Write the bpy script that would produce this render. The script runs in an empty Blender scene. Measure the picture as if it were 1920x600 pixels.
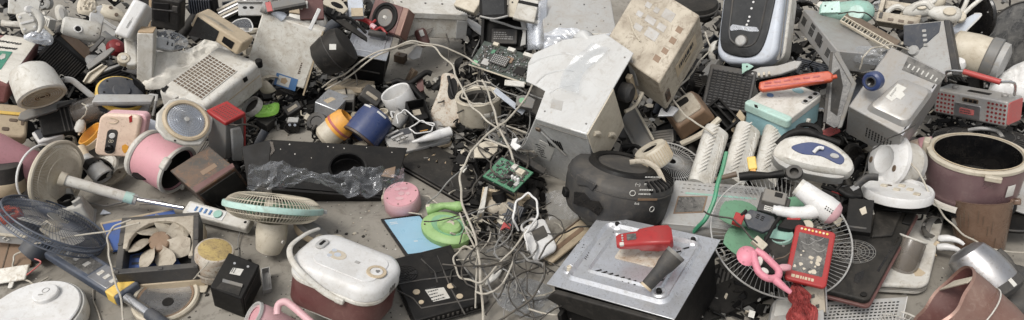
import bpy, bmesh, math, random
import numpy as np
from mathutils import Vector as V, Matrix
random.seed(7)
RN = random.Random(11)
S = bpy.context.scene
COL = S.collection
FPX, CX, CY, HCAM, PITCH = 1400.0, 960.0, 300.0, 2.1, math.radians(35)
CAM = V((0, 0, HCAM))
FW = V((0, math.cos(PITCH), -math.sin(PITCH)))
UP = V((0, math.sin(PITCH), math.cos(PITCH)))
RT = V((1, 0, 0))

def ray(x, y): return FW + RT * ((x - CX) / FPX) - UP * ((y - CY) / FPX)
def at(x, y, z):
    r = ray(x, y)
    return CAM + r * ((z - HCAM) / r.z)
def depth(p): return (p - CAM).dot(FW)
def proj(p):
    d = depth(p); q = p - CAM
    return (CX + FPX * q.dot(RT) / d, CY - FPX * q.dot(UP) / d)

# ---------------------------------------------------------------- materials
MATS = {}
def mat(name, col, rough=.45, metal=0., dirt=.35, dcol=(.22, .17, .11), scale=9, bump=.12, speck=.25, dust=.15, alpha=1., trans=0., coat=0., ior=1.45, spec=.5):
    m = bpy.data.materials.new(name); m.use_nodes = True
    nt = m.node_tree; N = nt.nodes; L = nt.links
    b = N['Principled BSDF']
    tc = N.new('ShaderNodeTexCoord'); oi = N.new('ShaderNodeObjectInfo')
    mul = N.new('ShaderNodeMath'); mul.operation = 'MULTIPLY'; mul.inputs[1].default_value = 23.7
    L.new(oi.outputs['Random'], mul.inputs[0])
    add = N.new('ShaderNodeVectorMath'); add.operation = 'ADD'
    L.new(tc.outputs['Object'], add.inputs[0]); L.new(mul.outputs[0], add.inputs[1])
    def noise(sc, det=6, ro=.6, dist=0.):
        n = N.new('ShaderNodeTexNoise'); n.inputs['Scale'].default_value = sc; n.inputs['Detail'].default_value = det
        n.inputs['Roughness'].default_value = ro; n.inputs['Distortion'].default_value = dist
        L.new(add.outputs[0], n.inputs['Vector']); return n.outputs['Fac']
    def ramp(src, a, bb, lo=0., hi=1.):
        r = N.new('ShaderNodeMapRange'); r.inputs['From Min'].default_value = a; r.inputs['From Max'].default_value = bb
        r.inputs['To Min'].default_value = lo; r.inputs['To Max'].default_value = hi; L.new(src, r.inputs['Value']); return r.outputs[0]
    def mix(fac, a, c):
        x = N.new('ShaderNodeMix'); x.data_type = 'RGBA'
        L.new(fac, x.inputs['Factor']) if not isinstance(fac, float) else None
        for k, v in ((6, a), (7, c)):
            if isinstance(v, tuple): x.inputs[k].default_value = (*v, 1)
            else: L.new(v, x.inputs[k])
        return x.outputs[2]
    n1 = noise(scale, 8, .65, .6); n2 = noise(scale * 9, 4, .7); n3 = noise(scale * .35, 3, .5)
    base = mix(ramp(n3, .3, .7), tuple(c * .9 for c in col), tuple(min(1, c * 1.06) for c in col))
    if dirt > 0:
        base = mix(ramp(n1, .42, .82, 0, dirt), base, dcol)
        n4 = noise(scale * 3.3, 6, .75, 1.2); base = mix(ramp(n4, .53, .66, 0, min(1, dirt * .8)), base, dcol)
    if speck > 0: base = mix(ramp(n2, .585, .68, 0, min(1, speck * 1.15)), base, tuple(c * .6 for c in dcol))
    if dust > 0:
        g = N.new('ShaderNodeNewGeometry'); sx = N.new('ShaderNodeSeparateXYZ'); L.new(g.outputs['Normal'], sx.inputs[0])
        mm = N.new('ShaderNodeMath'); mm.operation = 'MULTIPLY'
        L.new(ramp(sx.outputs['Z'], .2, .95, 0, dust), mm.inputs[0]); L.new(ramp(n1, .25, .7, .35, 1), mm.inputs[1])
        base = mix(mm.outputs[0], base, (.36, .32, .26))
    L.new(base, b.inputs['Base Color'])
    L.new(ramp(n1, .3, .75, max(.03, rough - .08), min(1, rough + .25)), b.inputs['Roughness'])
    b.inputs['Metallic'].default_value = metal
    b.inputs['IOR'].default_value = ior; b.inputs['Specular IOR Level'].default_value = spec
    if coat: b.inputs['Coat Weight'].default_value = coat
    if trans: b.inputs['Transmission Weight'].default_value = trans
    if alpha < 1: b.inputs['Alpha'].default_value = alpha
    if bump:
        bp = N.new('ShaderNodeBump'); bp.inputs['Strength'].default_value = bump; bp.inputs['Distance'].default_value = .004
        L.new(n2, bp.inputs['Height']); L.new(bp.outputs[0], b.inputs['Normal'])
    MATS[name] = m
    return m
W = mat('white_plastic', (.57, .555, .51), .42, dirt=.6, dcol=(.23, .18, .11), speck=.2)
W2 = mat('clean_white_plastic', (.62, .615, .60), .34, dirt=.42, dcol=(.34, .30, .24), speck=.14, dust=.08, scale=13)
WM = mat('white_enamel', (.50, .50, .485), .2, dirt=.45, dcol=(.27, .24, .20), speck=.12, dust=.08, coat=.5, scale=6)
WG = mat('weathered_white', (.64, .62, .56), .5, dirt=.8, dcol=(.29, .22, .14), speck=.3, scale=12)
CR = mat('cream_plastic', (.52, .47, .375), .46, dirt=.5, dcol=(.24, .18, .11), speck=.2)
CP = mat('pale_peach_plastic', (.68, .53, .42), .42, dirt=.4, speck=.4, dcol=(.36, .19, .12))
BE = mat('beige_plastic', (.47, .38, .26), .5, dirt=.4, speck=.3)
BD = mat('grimy_beige', (.43, .38, .30), .55, dirt=.9, dcol=(.14, .105, .07), speck=.4, scale=7)
K = mat('black_plastic', (.005, .005, .0053), .5, dirt=.25, dcol=(.035, .031, .026), speck=.4, dust=.03, spec=.2)
KD = mat('dusty_black_plastic', (.010, .0097, .0092), .52, dirt=.5, dcol=(.06, .052, .044), speck=.4, dust=.06, spec=.25)
KG = mat('glossy_black', (.005, .005, .0055), .16, dirt=.2, dcol=(.06, .05, .04), speck=.2, dust=.04, coat=.15, spec=.35)
DG = mat('dark_grey_plastic', (.032, .032, .033), .48, dirt=.4, dcol=(.13, .11, .085), dust=.12, spec=.35)
DB = mat('slate_blue_grey_plastic', (.032, .039, .052), .42, dirt=.35, dcol=(.15, .135, .12), dust=.12, spec=.4)
G = mat('grey_plastic', (.14, .14, .135), .48, dirt=.4, dust=.15)
LG = mat('light_grey_plastic', (.36, .36, .35), .45, dirt=.45, speck=.2)
BG = mat('pale_blue_grey_plastic', (.50, .54, .60), .4, dirt=.25)
AL = mat('brushed_aluminium', (.42, .42, .43), .34, .9, dirt=.4, speck=.4, bump=.05)
GS = mat('galvanised_steel', (.58, .59, .61), .30, .7, dirt=.5, dcol=(.26, .24, .2), speck=.4, scale=14, bump=.08, dust=.05)
GP = mat('silver_grey_paint', (.31, .305, .295), .36, .25, dirt=.45, speck=.2)
CH = mat('chrome', (.60, .60, .60), .2, .9, dirt=.4, speck=.3, bump=.02)
PK = mat('pink_plastic', (.58, .29, .32), .38, dirt=.25, dcol=(.36, .22, .2), speck=.25, dust=.12)
PP = mat('pale_pink_plastic', (.60, .36, .38), .4, dirt=.2, dcol=(.36, .25, .22), speck=.25, dust=.1)
TP = mat('toy_pink_rubber', (.62, .22, .28), .45, dirt=.35, dcol=(.34, .13, .14), speck=.5, dust=.1)
RD = mat('red_plastic', (.33, .022, .022), .38, dirt=.35, dcol=(.13, .03, .025), speck=.45, dust=.04)
RF = mat('faded_red_plastic', (.42, .085, .08), .45, dirt=.5, dcol=(.30, .2, .18), speck=.4, dust=.05)
RC = mat('red_cloth', (.32, .05, .045), .9, dirt=.6, dcol=(.08, .02, .02), bump=.6, dust=.03)
OR = mat('orange_red_plastic', (.46, .075, .03), .42, dirt=.5, dcol=(.2, .05, .03), speck=.6, dust=.04)
OY = mat('orange_plastic', (.72, .33, .04), .4, dirt=.3)
YE = mat('yellow_plastic', (.75, .50, .10), .45, dirt=.3)
BL = mat('royal_blue_plastic', (.024, .043, .125), .3, dirt=.35, dcol=(.10, .10, .13), dust=.06)
BB = mat('bright_blue_film', (.035, .10, .33), .5, dirt=.4, dcol=(.03, .05, .10), speck=.2)
MT = mat('mint_plastic', (.26, .46, .39), .42, dirt=.4, dust=.06)
MP = mat('pale_mint_plastic', (.40, .57, .51), .42, dirt=.35, dust=.06)
TB = mat('teal_blue_plastic', (.28, .47, .50), .4, dirt=.25)
GN = mat('green_plastic', (.20, .42, .24), .4, dirt=.35, dcol=(.08, .15, .09))
GT = mat('green_tinted_plastic', (.13, .27, .165), .32, dirt=.5, dcol=(.07, .12, .08), speck=.4, dust=.06)
LM = mat('lime_green_plastic', (.26, .42, .16), .45, dirt=.2, dcol=(.15, .22, .09), speck=.35, dust=.1)
GB = mat('green_bag_film', (.22, .50, .06), .5, dirt=.2)
GH = mat('green_hose', (.05, .27, .15), .45, dirt=.3)
MR = mat('maroon_plastic', (.10, .038, .035), .34, dirt=.4, dcol=(.20, .12, .10), dust=.1)
MV = mat('mauve_metal_paint', (.235, .145, .15), .28, .45, dirt=.4, dcol=(.34, .27, .25), dust=.08)
CO = mat('copper_brown_paint', (.21, .115, .09), .3, .35, dirt=.45, dcol=(.34, .25, .2), dust=.1)
BR = mat('brown_panel', (.20, .125, .075), .55, dirt=.35, dcol=(.1, .06, .035))
BK = mat('dark_brown', (.09, .06, .04), .5, dirt=.4)
RU = mat('rusty_black_metal', (.05, .045, .04), .5, .4, dirt=.75, dcol=(.23, .10, .04), speck=.5, scale=8)
RW = mat('rust_stained_white', (.50, .46, .39), .5, dirt=1., dcol=(.22, .11, .04), speck=.8, scale=13)
RY = mat('flaking_yellow_paint', (.46, .34, .12), .65, dirt=1., dcol=(.12, .07, .04), speck=.8, scale=24)
GL = mat('dark_glass', (.012, .013, .014), .08, dirt=.12, dcol=(.12, .12, .11), speck=.15, dust=.05)
GD = mat('dusty_glass', (.04, .04, .04), .25, dirt=.7, dcol=(.25, .24, .22), speck=.4, dust=.15, scale=16)
SM = mat('smoky_translucent_plastic', (.16, .14, .12), .15, dirt=.25, alpha=.62, dust=.05)
SB = mat('smoky_brown_cup', (.20, .13, .09), .18, dirt=.6, dcol=(.10, .05, .03), alpha=.82, dust=.05, scale=14)
def film(name, col, a0, a1):
    m = bpy.data.materials.new(name); m.use_nodes = True; nt = m.node_tree; N = nt.nodes; L = nt.links
    N.remove(N['Principled BSDF']); out = N['Material Output']
    tr = N.new('ShaderNodeBsdfTransparent'); tr.inputs[0].default_value = (.94, .95, .96, 1)
    gl = N.new('ShaderNodeBsdfGlossy'); gl.inputs['Roughness'].default_value = .16; gl.inputs['Color'].default_value = (.9, .92, .95, 1)
    df = N.new('ShaderNodeBsdfDiffuse'); df.inputs[0].default_value = (*col, 1)
    lw = N.new('ShaderNodeLayerWeight'); lw.inputs[0].default_value = .35
    tc = N.new('ShaderNodeTexCoord'); no = N.new('ShaderNodeTexNoise'); no.inputs['Scale'].default_value = 26; no.inputs['Detail'].default_value = 5; no.inputs['Distortion'].default_value = 1.5
    L.new(tc.outputs['Object'], no.inputs['Vector'])
    bp = N.new('ShaderNodeBump'); bp.inputs['Strength'].default_value = .25; bp.inputs['Distance'].default_value = .01; L.new(no.outputs['Fac'], bp.inputs['Height'])
    for s_ in (gl, lw): L.new(bp.outputs[0], s_.inputs['Normal'])
    m1 = N.new('ShaderNodeMixShader'); m1.inputs[0].default_value = .5; L.new(gl.outputs[0], m1.inputs[1]); L.new(df.outputs[0], m1.inputs[2])
    mr = N.new('ShaderNodeMapRange'); mr.inputs['To Min'].default_value = a0; mr.inputs['To Max'].default_value = a1; L.new(lw.outputs['Facing'], mr.inputs['Value'])
    m2 = N.new('ShaderNodeMixShader'); L.new(mr.outputs[0], m2.inputs[0]); L.new(tr.outputs[0], m2.inputs[1]); L.new(m1.outputs[0], m2.inputs[2])
    L.new(m2.outputs[0], out.inputs['Surface']); return m
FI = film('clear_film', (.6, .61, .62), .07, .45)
FM = film('milky_film', (.72, .74, .78), .45, .9)
SK = mat('woven_sack_white', (.72, .69, .62), .75, dirt=.35, bump=.5, scale=14, speck=.2)
PA = mat('paper_label', (.56, .55, .51), .75, dirt=.35, bump=.0)
INK = mat('printed_ink', (.03, .03, .03), .7, dirt=.0, speck=0, dust=0, bump=0)
INKW = mat('white_print', (.55, .54, .50), .7, dirt=.2, speck=0, dust=0, bump=0)
INKR = mat('red_print', (.45, .08, .07), .6, dirt=.2, dust=0)
INKB = mat('blue_print', (.08, .18, .36), .6, dirt=.3, dust=0)
INKG = mat('green_print', (.03, .22, .15), .6, dirt=.35, dcol=(.5, .45, .3), dust=0, scale=30)
SCR = mat('pale_blue_screen_film', (.25, .42, .53), .3, dirt=.2, dcol=(.4, .5, .55), speck=.1, dust=.03, scale=20)
PCB = mat('circuit_board_green', (.035, .16, .085), .4, dirt=.35, dcol=(.10, .24, .14), speck=.6, scale=50)
PCK = mat('circuit_board_dark', (.018, .03, .022), .4, dirt=.45, dcol=(.12, .14, .12), speck=.8, scale=60, dust=.05)
CRD = mat('cardboard', (.40, .29, .18), .8, dirt=.3)
LNS = mat('lamp_lens', (.42, .45, .50), .16, .6, dirt=.3, bump=.05, dust=.0, coat=.4)
CBL = mat('off_white_cable', (.42, .39, .33), .5, dirt=.6, dust=.1, scale=20)
KBL = mat('black_cable', (.02, .02, .02), .45, dirt=.3, dust=.15)
GBL = mat('grey_cable', (.18, .18, .175), .45, dirt=.3, dust=.15)
NV = mat('navy_grey_plastic', (.055, .07, .10), .42, dirt=.35, dcol=(.18, .17, .16), dust=.1)
RDK = mat('deep_red_plastic', (.17, .015, .017), .4, dirt=.3, dcol=(.08, .02, .02), dust=.04)
MSK = mat('maroon_woven_edge', (.20, .075, .07), .7, dirt=.4, dcol=(.35, .25, .22), bump=.4, dust=.05)
RBB = mat('red_handle_rubber', (.38, .05, .045), .42, dirt=.35, dcol=(.2, .08, .06), dust=.04)
PAP = mat('porridge_paper', (.56, .50, .40), .8, dirt=.4, bump=.4)

# ---------------------------------------------------------------- mesh primitives (local units are photo pixels at the thing's distance)
I4 = Matrix.Identity(4)
def T3(x, y, z): return Matrix.Translation((x, y, z))
def RX(a): return Matrix.Rotation(math.radians(a), 4, 'X')
def RY_(a): return Matrix.Rotation(math.radians(a), 4, 'Y')
def RZ(a): return Matrix.Rotation(math.radians(a), 4, 'Z')
def addm(bm, vs, fs, M=None):
    M = M or I4
    bv = [bm.verts.new(M @ V(v)) for v in vs]
    for f in fs:
        try: bm.faces.new([bv[i] for i in f])
        except ValueError: pass
def box(bm, p, q, M=None):
    x0, y0, z0 = p; x1, y1, z1 = q
    vs = [(x0, y0, z0), (x1, y0, z0), (x1, y1, z0), (x0, y1, z0), (x0, y0, z1), (x1, y0, z1), (x1, y1, z1), (x0, y1, z1)]
    addm(bm, vs, [(0, 3, 2, 1), (4, 5, 6, 7), (0, 1, 5, 4), (1, 2, 6, 5), (2, 3, 7, 6), (3, 0, 4, 7)], M)
    return bm
def taper(bm, w0, h0, w1, h1, z0, z1, M=None, dx=0, dy=0):
    vs = [(-w0, -h0, z0), (w0, -h0, z0), (w0, h0, z0), (-w0, h0, z0), (dx - w1, dy - h1, z1), (dx + w1, dy - h1, z1), (dx + w1, dy + h1, z1), (dx - w1, dy + h1, z1)]
    addm(bm, vs, [(0, 3, 2, 1), (4, 5, 6, 7), (0, 1, 5, 4), (1, 2, 6, 5), (2, 3, 7, 6), (3, 0, 4, 7)], M)
    return bm
def prism(bm, pts, z0, z1, M=None):
    n = len(pts)
    a = sum(pts[i][0] * pts[(i + 1) % n][1] - pts[(i + 1) % n][0] * pts[i][1] for i in range(n))
    if a < 0: pts = pts[::-1]
    vs = [(x, y, z0) for x, y in pts] + [(x, y, z1) for x, y in pts]
    fs = [tuple(range(n - 1, -1, -1)), tuple(range(n, 2 * n))] + [(i, (i + 1) % n, n + (i + 1) % n, n + i) for i in range(n)]
    addm(bm, vs, fs, M); return bm
def rrpts(x0, y0, x1, y1, r, n=6):
    r = min(r, abs(x1 - x0) / 2 - .01, abs(y1 - y0) / 2 - .01)
    out = []
    for cx, cy, a0 in ((x1 - r, y1 - r, 0), (x0 + r, y1 - r, 90), (x0 + r, y0 + r, 180), (x1 - r, y0 + r, 270)):
        for k in range(n + 1):
            a = math.radians(a0 + 90 * k / n); out.append((cx + r * math.cos(a), cy + r * math.sin(a)))
    return out
def rbox(bm, x0, y0, x1, y1, r, z0, z1, M=None, n=6): return prism(bm, rrpts(x0, y0, x1, y1, r, n), z0, z1, M)
def elpts(cx, cy, rx, ry, n=28, a0=0, a1=360):
    return [(cx + rx * math.cos(math.radians(a0 + (a1 - a0) * k / n)), cy + ry * math.sin(math.radians(a0 + (a1 - a0) * k / n))) for k in range(n + (0 if a1 - a0 == 360 else 1))]
def cyl(bm, cx, cy, r, z0, z1, M=None, n=28): return prism(bm, elpts(cx, cy, r, r, n), z0, z1, M)
def lathe(bm, prof, M=None, n=40, sx=1., sy=1., a0=0, a1=360):
    """profile of (r, z); closed at r == 0 ends, otherwise left open"""
    M = M or I4; full = abs(a1 - a0) >= 360
    m = n if full else n + 1
    rows = []
    for r, z in prof:
        if r <= 1e-6: rows.append([bm.verts.new(M @ V((0, 0, z)))] * m)
        else: rows.append([bm.verts.new(M @ V((r * sx * math.cos(math.radians(a0 + (a1 - a0) * k / n)), r * sy * math.sin(math.radians(a0 + (a1 - a0) * k / n)), z))) for k in range(m)])
    for a, b in zip(rows, rows[1:]):
        for k in range(n):
            k2 = (k + 1) % m
            f = []
            for v in (a[k], a[k2], b[k2], b[k]):
                if v not in f: f.append(v)
            if len(f) > 2:
                try: bm.faces.new(f)
                except ValueError: pass
    return bm
def loft(bm, rings, cap=True, M=None):
    """rings: lists of points with equal counts"""
    M = M or I4
    rows = [[bm.verts.new(M @ V(p)) for p in r] for r in rings]
    n = len(rows[0])
    for a, b in zip(rows, rows[1:]):
        for k in range(n): bm.faces.new((a[k], a[(k + 1) % n], b[(k + 1) % n], b[k]))
    if cap:
        bm.faces.new(rows[0][::-1]); bm.faces.new(rows[-1])
    return bm
def smooth(pts, sub=6, closed=False):
    P = [V(p) for p in pts]; n = len(P); out = []
    rng = range(n) if closed else range(n - 1)
    for i in rng:
        if closed: p0, p1, p2, p3 = P[i - 1], P[i], P[(i + 1) % n], P[(i + 2) % n]
        else: p0, p1, p2, p3 = P[max(i - 1, 0)], P[i], P[i + 1], P[min(i + 2, n - 1)]
        for k in range(sub):
            t = k / sub
            out.append(.5 * ((2 * p1) + (p2 - p0) * t + (2 * p0 - 5 * p1 + 4 * p2 - p3) * t * t + (3 * p1 - p0 - 3 * p2 + p3) * t ** 3))
    if not closed: out.append(P[-1])
    return out
def tube(bm, pts, r, n=6, M=None, closed=False, flat=1.):
    P = [V(p) for p in pts]; M = M or I4; m = len(P)
    rr = r if isinstance(r, (list, tuple)) else [r] * m
    rows = []; prev = None
    for i in range(m):
        t = (P[(i + 1) % m] - P[i - 1]) if closed else (P[min(i + 1, m - 1)] - P[max(i - 1, 0)])
        if t.length < 1e-9: t = V((0, 0, 1))
        t.normalize()
        if prev is None:
            u = t.orthogonal().normalized()
        else:
            u = prev - t * prev.dot(t)
            u = u.normalized() if u.length > 1e-6 else t.orthogonal().normalized()
        prev = u; w = t.cross(u)
        rows.append([bm.verts.new(M @ (P[i] + u * (rr[i] * math.cos(2 * math.pi * k / n)) + w * (rr[i] * flat * math.sin(2 * math.pi * k / n)))) for k in range(n)])
    for i in range(m if closed else m - 1):
        a, b = rows[i], rows[(i + 1) % m]
        for k in range(n):
            try: bm.faces.new((a[k], a[(k + 1) % n], b[(k + 1) % n], b[k]))
            except ValueError: pass
    if not closed:
        bm.faces.new(rows[0][::-1]); bm.faces.new(rows[-1])
    return bm
def ring(bm, R, r, z=0, M=None, n=48, k=6, sx=1., sy=1.):
    return tube(bm, [(R * sx * math.cos(2 * math.pi * i / n), R * sy * math.sin(2 * math.pi * i / n), z) for i in range(n)], r, k, M, True)
def cage(bm, R, dep, nrib, w, r0=.16, M=None, swirl=0., rings=(.45, .75), ex=3.2):
    """domed half guard of a fan, bulging to +z"""
    def zz(f): return dep * (1 - f ** ex)
    for i in range(nrib):
        a = 2 * math.pi * i / nrib; pts = []
        for k in range(9):
            f = r0 + (1 - r0) * k / 8; b = a + swirl * f
            pts.append((R * f * math.cos(b), R * f * math.sin(b), zz(f)))
        tube(bm, pts, w, 4, M)
    for f in rings: ring(bm, R * f, w, zz(f) , M, 48, 4)
    return bm
def sheet(bm, fn, nu, nv, M=None):
    M = M or I4
    vs = [[bm.verts.new(M @ V(fn(i / nu, j / nv))) for j in range(nv + 1)] for i in range(nu + 1)]
    for i in range(nu):
        for j in range(nv): bm.faces.new((vs[i][j], vs[i + 1][j], vs[i + 1][j + 1], vs[i][j + 1]))
    return bm
def crumple(pts, amp, seed, n=14, top=6, fr=2.2):
    """closed crumpled bag from an outline (centre-relative), domed by 'top'"""
    from mathutils import noise as nz
    bm = bmesh.new(); m = len(pts)
    cx = sum(p[0] for p in pts) / m; cy = sum(p[1] for p in pts) / m
    P = smooth([(x, y, 0) for x, y in pts], 4, True)
    size = max((V((p.x - cx, p.y - cy, 0))).length for p in P)
    rows = []
    for side in (1, -1):
        row = []
        for k in range(n + 1):
            f = 1 - k / n
            r = []
            for p in P:
                x = cx + (p.x - cx) * f; y = cy + (p.y - cy) * f
                q = V((x / size * fr + seed, y / size * fr, side * 3.1))
                rid = (1 - abs(nz.noise(q * 1.6))) ** 2 + .5 * (1 - abs(nz.noise(q * 3.7))) ** 2 - .8
                z = side * top * (1 - f ** 4) + amp * rid * (1 - f ** 8) * side
                r.append((x, y, z))
            row.append(r)
        rows.append(row)
    for row in rows:
        vs = [[bm.verts.new(p) for p in r] for r in row[:-1]]
        c = bm.verts.new(row[-1][0])
        L = len(vs[0])
        for a, b in zip(vs, vs[1:]):
            for k in range(L): bm.faces.new((a[k], a[(k + 1) % L], b[(k + 1) % L], b[k]))
        for k in range(L): bm.faces.new((vs[-1][k], vs[-1][(k + 1) % L], c))
    bmesh.ops.remove_doubles(bm, verts=bm.verts, dist=1e-4)
    return bm
def text(bm, s, size, M=None):
    cu = bpy.data.curves.new('t', 'FONT'); cu.body = s; cu.size = size; cu.align_x = 'CENTER'; cu.align_y = 'CENTER'; cu.extrude = size * .02
    o = bpy.data.objects.new('t', cu); COL.objects.link(o)
    me = o.to_mesh(); tmp = bmesh.new(); tmp.from_mesh(me)
    vs = [tuple(v.co) for v in tmp.verts]; tmp.verts.index_update(); fs = [tuple(v.index for v in f.verts) for f in tmp.faces]
    tmp.free(); o.to_mesh_clear(); bpy.data.objects.remove(o); bpy.data.curves.remove(cu)
    addm(bm, vs, fs, M); return bm
def dashes(bm, x0, y0, x1, y1, rows, M=None, h=.6, z=.0, seed=1):
    r = random.Random(seed); st = (y1 - y0) / rows
    for k in range(rows):
        x = x0; y = y0 + st * (k + .5)
        end = x1 - (x1 - x0) * r.random() * .5
        while x < end:
            w = (x1 - x0) * r.uniform(.04, .16)
            box(bm, (x, y - st * h * .4, z), (min(x + w, end), y + st * h * .4, z + .25), M); x += w + (x1 - x0) * .03
    return bm
def NB(): return bmesh.new()

# ---------------------------------------------------------------- things
ALL = []
DBG = False
class Th:
    def __init__(s, name, label, cat, M, A, group=None, dims=None):
        o = bpy.data.objects.new(name, None); COL.objects.link(o)
        o.empty_display_size = .05
        o.matrix_world = M
        o['label'] = label; o['category'] = cat
        if group: o['group'] = group
        s.o = o; s.M = M; s.A = A; s.dims = dims; s.full = M @ A; s.inv = s.full.inverted()
        if dims: s.a, s.b, s.c = dims
        ALL.append((name, label, M.translation.copy()))
    def part(s, name, bm, m, bevel=0, parent=None, label=None, seg=2, sub=0, solid=0, ang=38, flat=False):
        return mesh_obj(name, bm, m, s.A, parent or s.o, bevel * s.s, seg, sub, solid * s.s, ang, label, flat)
    @property
    def s(s): return s.A.to_3x3().col[0].length
    def face(s, f):
        a, b, c = s.dims
        if f == 'top': return T3(0, 0, c)
        if f == 'front': return Matrix(((1, 0, 0, 0), (0, 0, -1, 0), (0, 1, 0, 0), (0, 0, 0, 1)))
        if f == 'side': return Matrix(((0, 0, -1, 0), (-1, 0, 0, b), (0, 1, 0, 0), (0, 0, 0, 1)))
        if f == 'end': return Matrix(((0, 0, 1, a), (1, 0, 0, 0), (0, 1, 0, 0), (0, 0, 0, 1)))
        return I4
    def hit(s, F, x, y):
        """photo pixel -> (u, v) on the plane n = 0 of frame F"""
        Q = (s.full @ F).inverted()
        o = Q @ CAM; d = (Q @ (CAM + ray(x, y))) - o
        t = -o.z / d.z
        p = o + d * t
        return (p.x, p.y)
    def hits(s, F, pts): return [s.hit(F, *p) for p in pts]
    def loc(s, x, y, z): return s.inv @ at(x, y, z)
    def decal(s, name, F, pts, m, h=.8, bevel=0, parent=None, n0=-.5, label=None):
        if isinstance(F, str): F = s.face(F)
        bm = NB(); prism(bm, s.hits(F, pts), n0, h, F)
        return s.part(name, bm, m, bevel, parent, label)

def mesh_obj(name, bm, m, A, parent, bevel=0, seg=2, sub=0, solid=0, ang=38, label=None, flat=False):
    if A is not None: bm.transform(A)
    bmesh.ops.recalc_face_normals(bm, faces=bm.faces)
    me = bpy.data.meshes.new(name); bm.to_mesh(me); bm.free()
    if not flat:
        for p in me.polygons: p.use_smooth = True
        try: me.set_sharp_from_angle(angle=math.radians(ang))
        except Exception: pass
    me.materials.append(m)
    o = bpy.data.objects.new(name, me); COL.objects.link(o)
    if parent: o.parent = parent
    if solid:
        md = o.modifiers.new('solid', 'SOLIDIFY'); md.thickness = solid; md.offset = 0
    if bevel:
        md = o.modifiers.new('bevel', 'BEVEL'); md.width = bevel; md.segments = seg; md.limit_method = 'ANGLE'; md.angle_limit = math.radians(40)
    if sub:
        md = o.modifiers.new('sub', 'SUBSURF'); md.levels = sub; md.render_levels = sub
    if label: o['label'] = label
    return o
def frame(pos, X, Y, Z): 
    return Matrix(((X.x, Y.x, Z.x, pos.x), (X.y, Y.y, Z.y, pos.y), (X.z, Y.z, Z.z, pos.z), (0, 0, 0, 1)))
def sc(s): return Matrix.Diagonal((s, s, s, 1))
def mpp(p): return depth(p) / FPX

def box3(name, label, cat, p0, px, py, pd, z, zg=None, group=None):
    """box from its nearest corner p0 (at height z) and the pixel ends of its three visible edges (right, back, down)"""
    Q0 = at(*p0, z); d0 = depth(Q0); s = d0 / FPX
    im = [V((q[0] - p0[0], -(q[1] - p0[1]))) * s for q in (px, py, pd)]
    rs = [np.array(ray(*q)) for q in (px, py, pd)]; q0 = np.array(Q0 - CAM)
    if zg: t = np.array([depth(at(*q, zz)) for q, zz in zip((px, py, pd), zg)])
    else:
        a, b, c = im; e = -2e-2 * a.length * b.length
        ab, ac, bc = min(a.dot(b), e), min(a.dot(c), e), min(b.dot(c), e)
        t = np.array([d0 + min(math.sqrt(-ab * ac / bc), 1.3 * a.length), d0 + min(math.sqrt(-ab * bc / ac), 1.3 * b.length), d0 + min(math.sqrt(-ac * bc / ab), 1.3 * c.length)])
    tg = t.copy(); le = np.array([max(v.length, .02) for v in im]); lam = .12
    def vec(t): return [t[i] * rs[i] - q0 for i in range(3)]
    def res(t):
        v = vec(t); n = [np.linalg.norm(q) for q in v]
        return np.array([v[0] @ v[1] / n[0] / n[1], v[0] @ v[2] / n[0] / n[2], v[1] @ v[2] / n[1] / n[2], *(lam * (t - tg) / le)])
    for _ in range(30):
        r = res(t); J = np.zeros((6, 3))
        for i in range(3):
            h = np.zeros(3); h[i] = 1e-5; J[:, i] = (res(t + h) - r) / 1e-5
        t = t + np.clip(np.linalg.lstsq(J, -r, rcond=None)[0], -.04, .04)
    X, Y, Zd = [V(q) for q in vec(t)]
    if DBG:
        print('BOX %-22s dims %s  ends z %s  orth %s' % (name, [round(v.length * 100) for v in (X, Y, Zd)], [round(z + v.z, 2) for v in (X, Y, Zd)], np.round(res(t)[:3], 2)))
    return affine_box(name, label, cat, Q0 + Zd, X, Y, -Zd, group, s)
def affine_box(name, label, cat, org, X, Y, Z, group, s):
    x = X.normalized(); z0 = x.cross(Y).normalized(); y = z0.cross(x)
    if z0.dot(Z) < 0: print('HANDED', name)
    M = frame(org, x, y, z0)
    a, b, c = X.length / s, Y.length / s, Z.length / s
    R = M.to_3x3().inverted()
    cx, cy, cz = R @ X / a, R @ Y / b, R @ Z / c
    A = Matrix(((cx.x, cy.x, cz.x, 0), (cx.y, cy.y, cz.y, 0), (cx.z, cy.z, cz.z, 0), (0, 0, 0, 1)))
    return Th(name, label, cat, M, A, group, (a, b, c))
def quad(name, label, cat, p0, px, py, z0, zx, zy, thick, group=None):
    """slab whose top face has corner p0 and edge ends px, py at given heights; thickness goes below"""
    P0, PX, PY = at(*p0, z0), at(*px, zx), at(*py, zy)
    s = mpp(P0); X = PX - P0; Y = PY - P0; n = X.cross(Y).normalized()
    return affine_box(name, label, cat, P0 - n * thick * s, X, Y, n * thick * s, group, s)
def view(name, label, cat, x, y, z, roll=0, pitch=0, yaw=0, group=None):
    """frame facing the camera: X right, Y up in the picture, Z towards the viewer, then turned"""
    P = at(x, y, z); r = (P - CAM).normalized()
    zc = -r; xc = UP.cross(zc).normalized(); yc = zc.cross(xc)
    M = frame(P, xc, yc, zc) @ RZ(roll) @ RX(pitch) @ RY_(yaw)
    return Th(name, label, cat, M, sc(mpp(P)), group)
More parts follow.
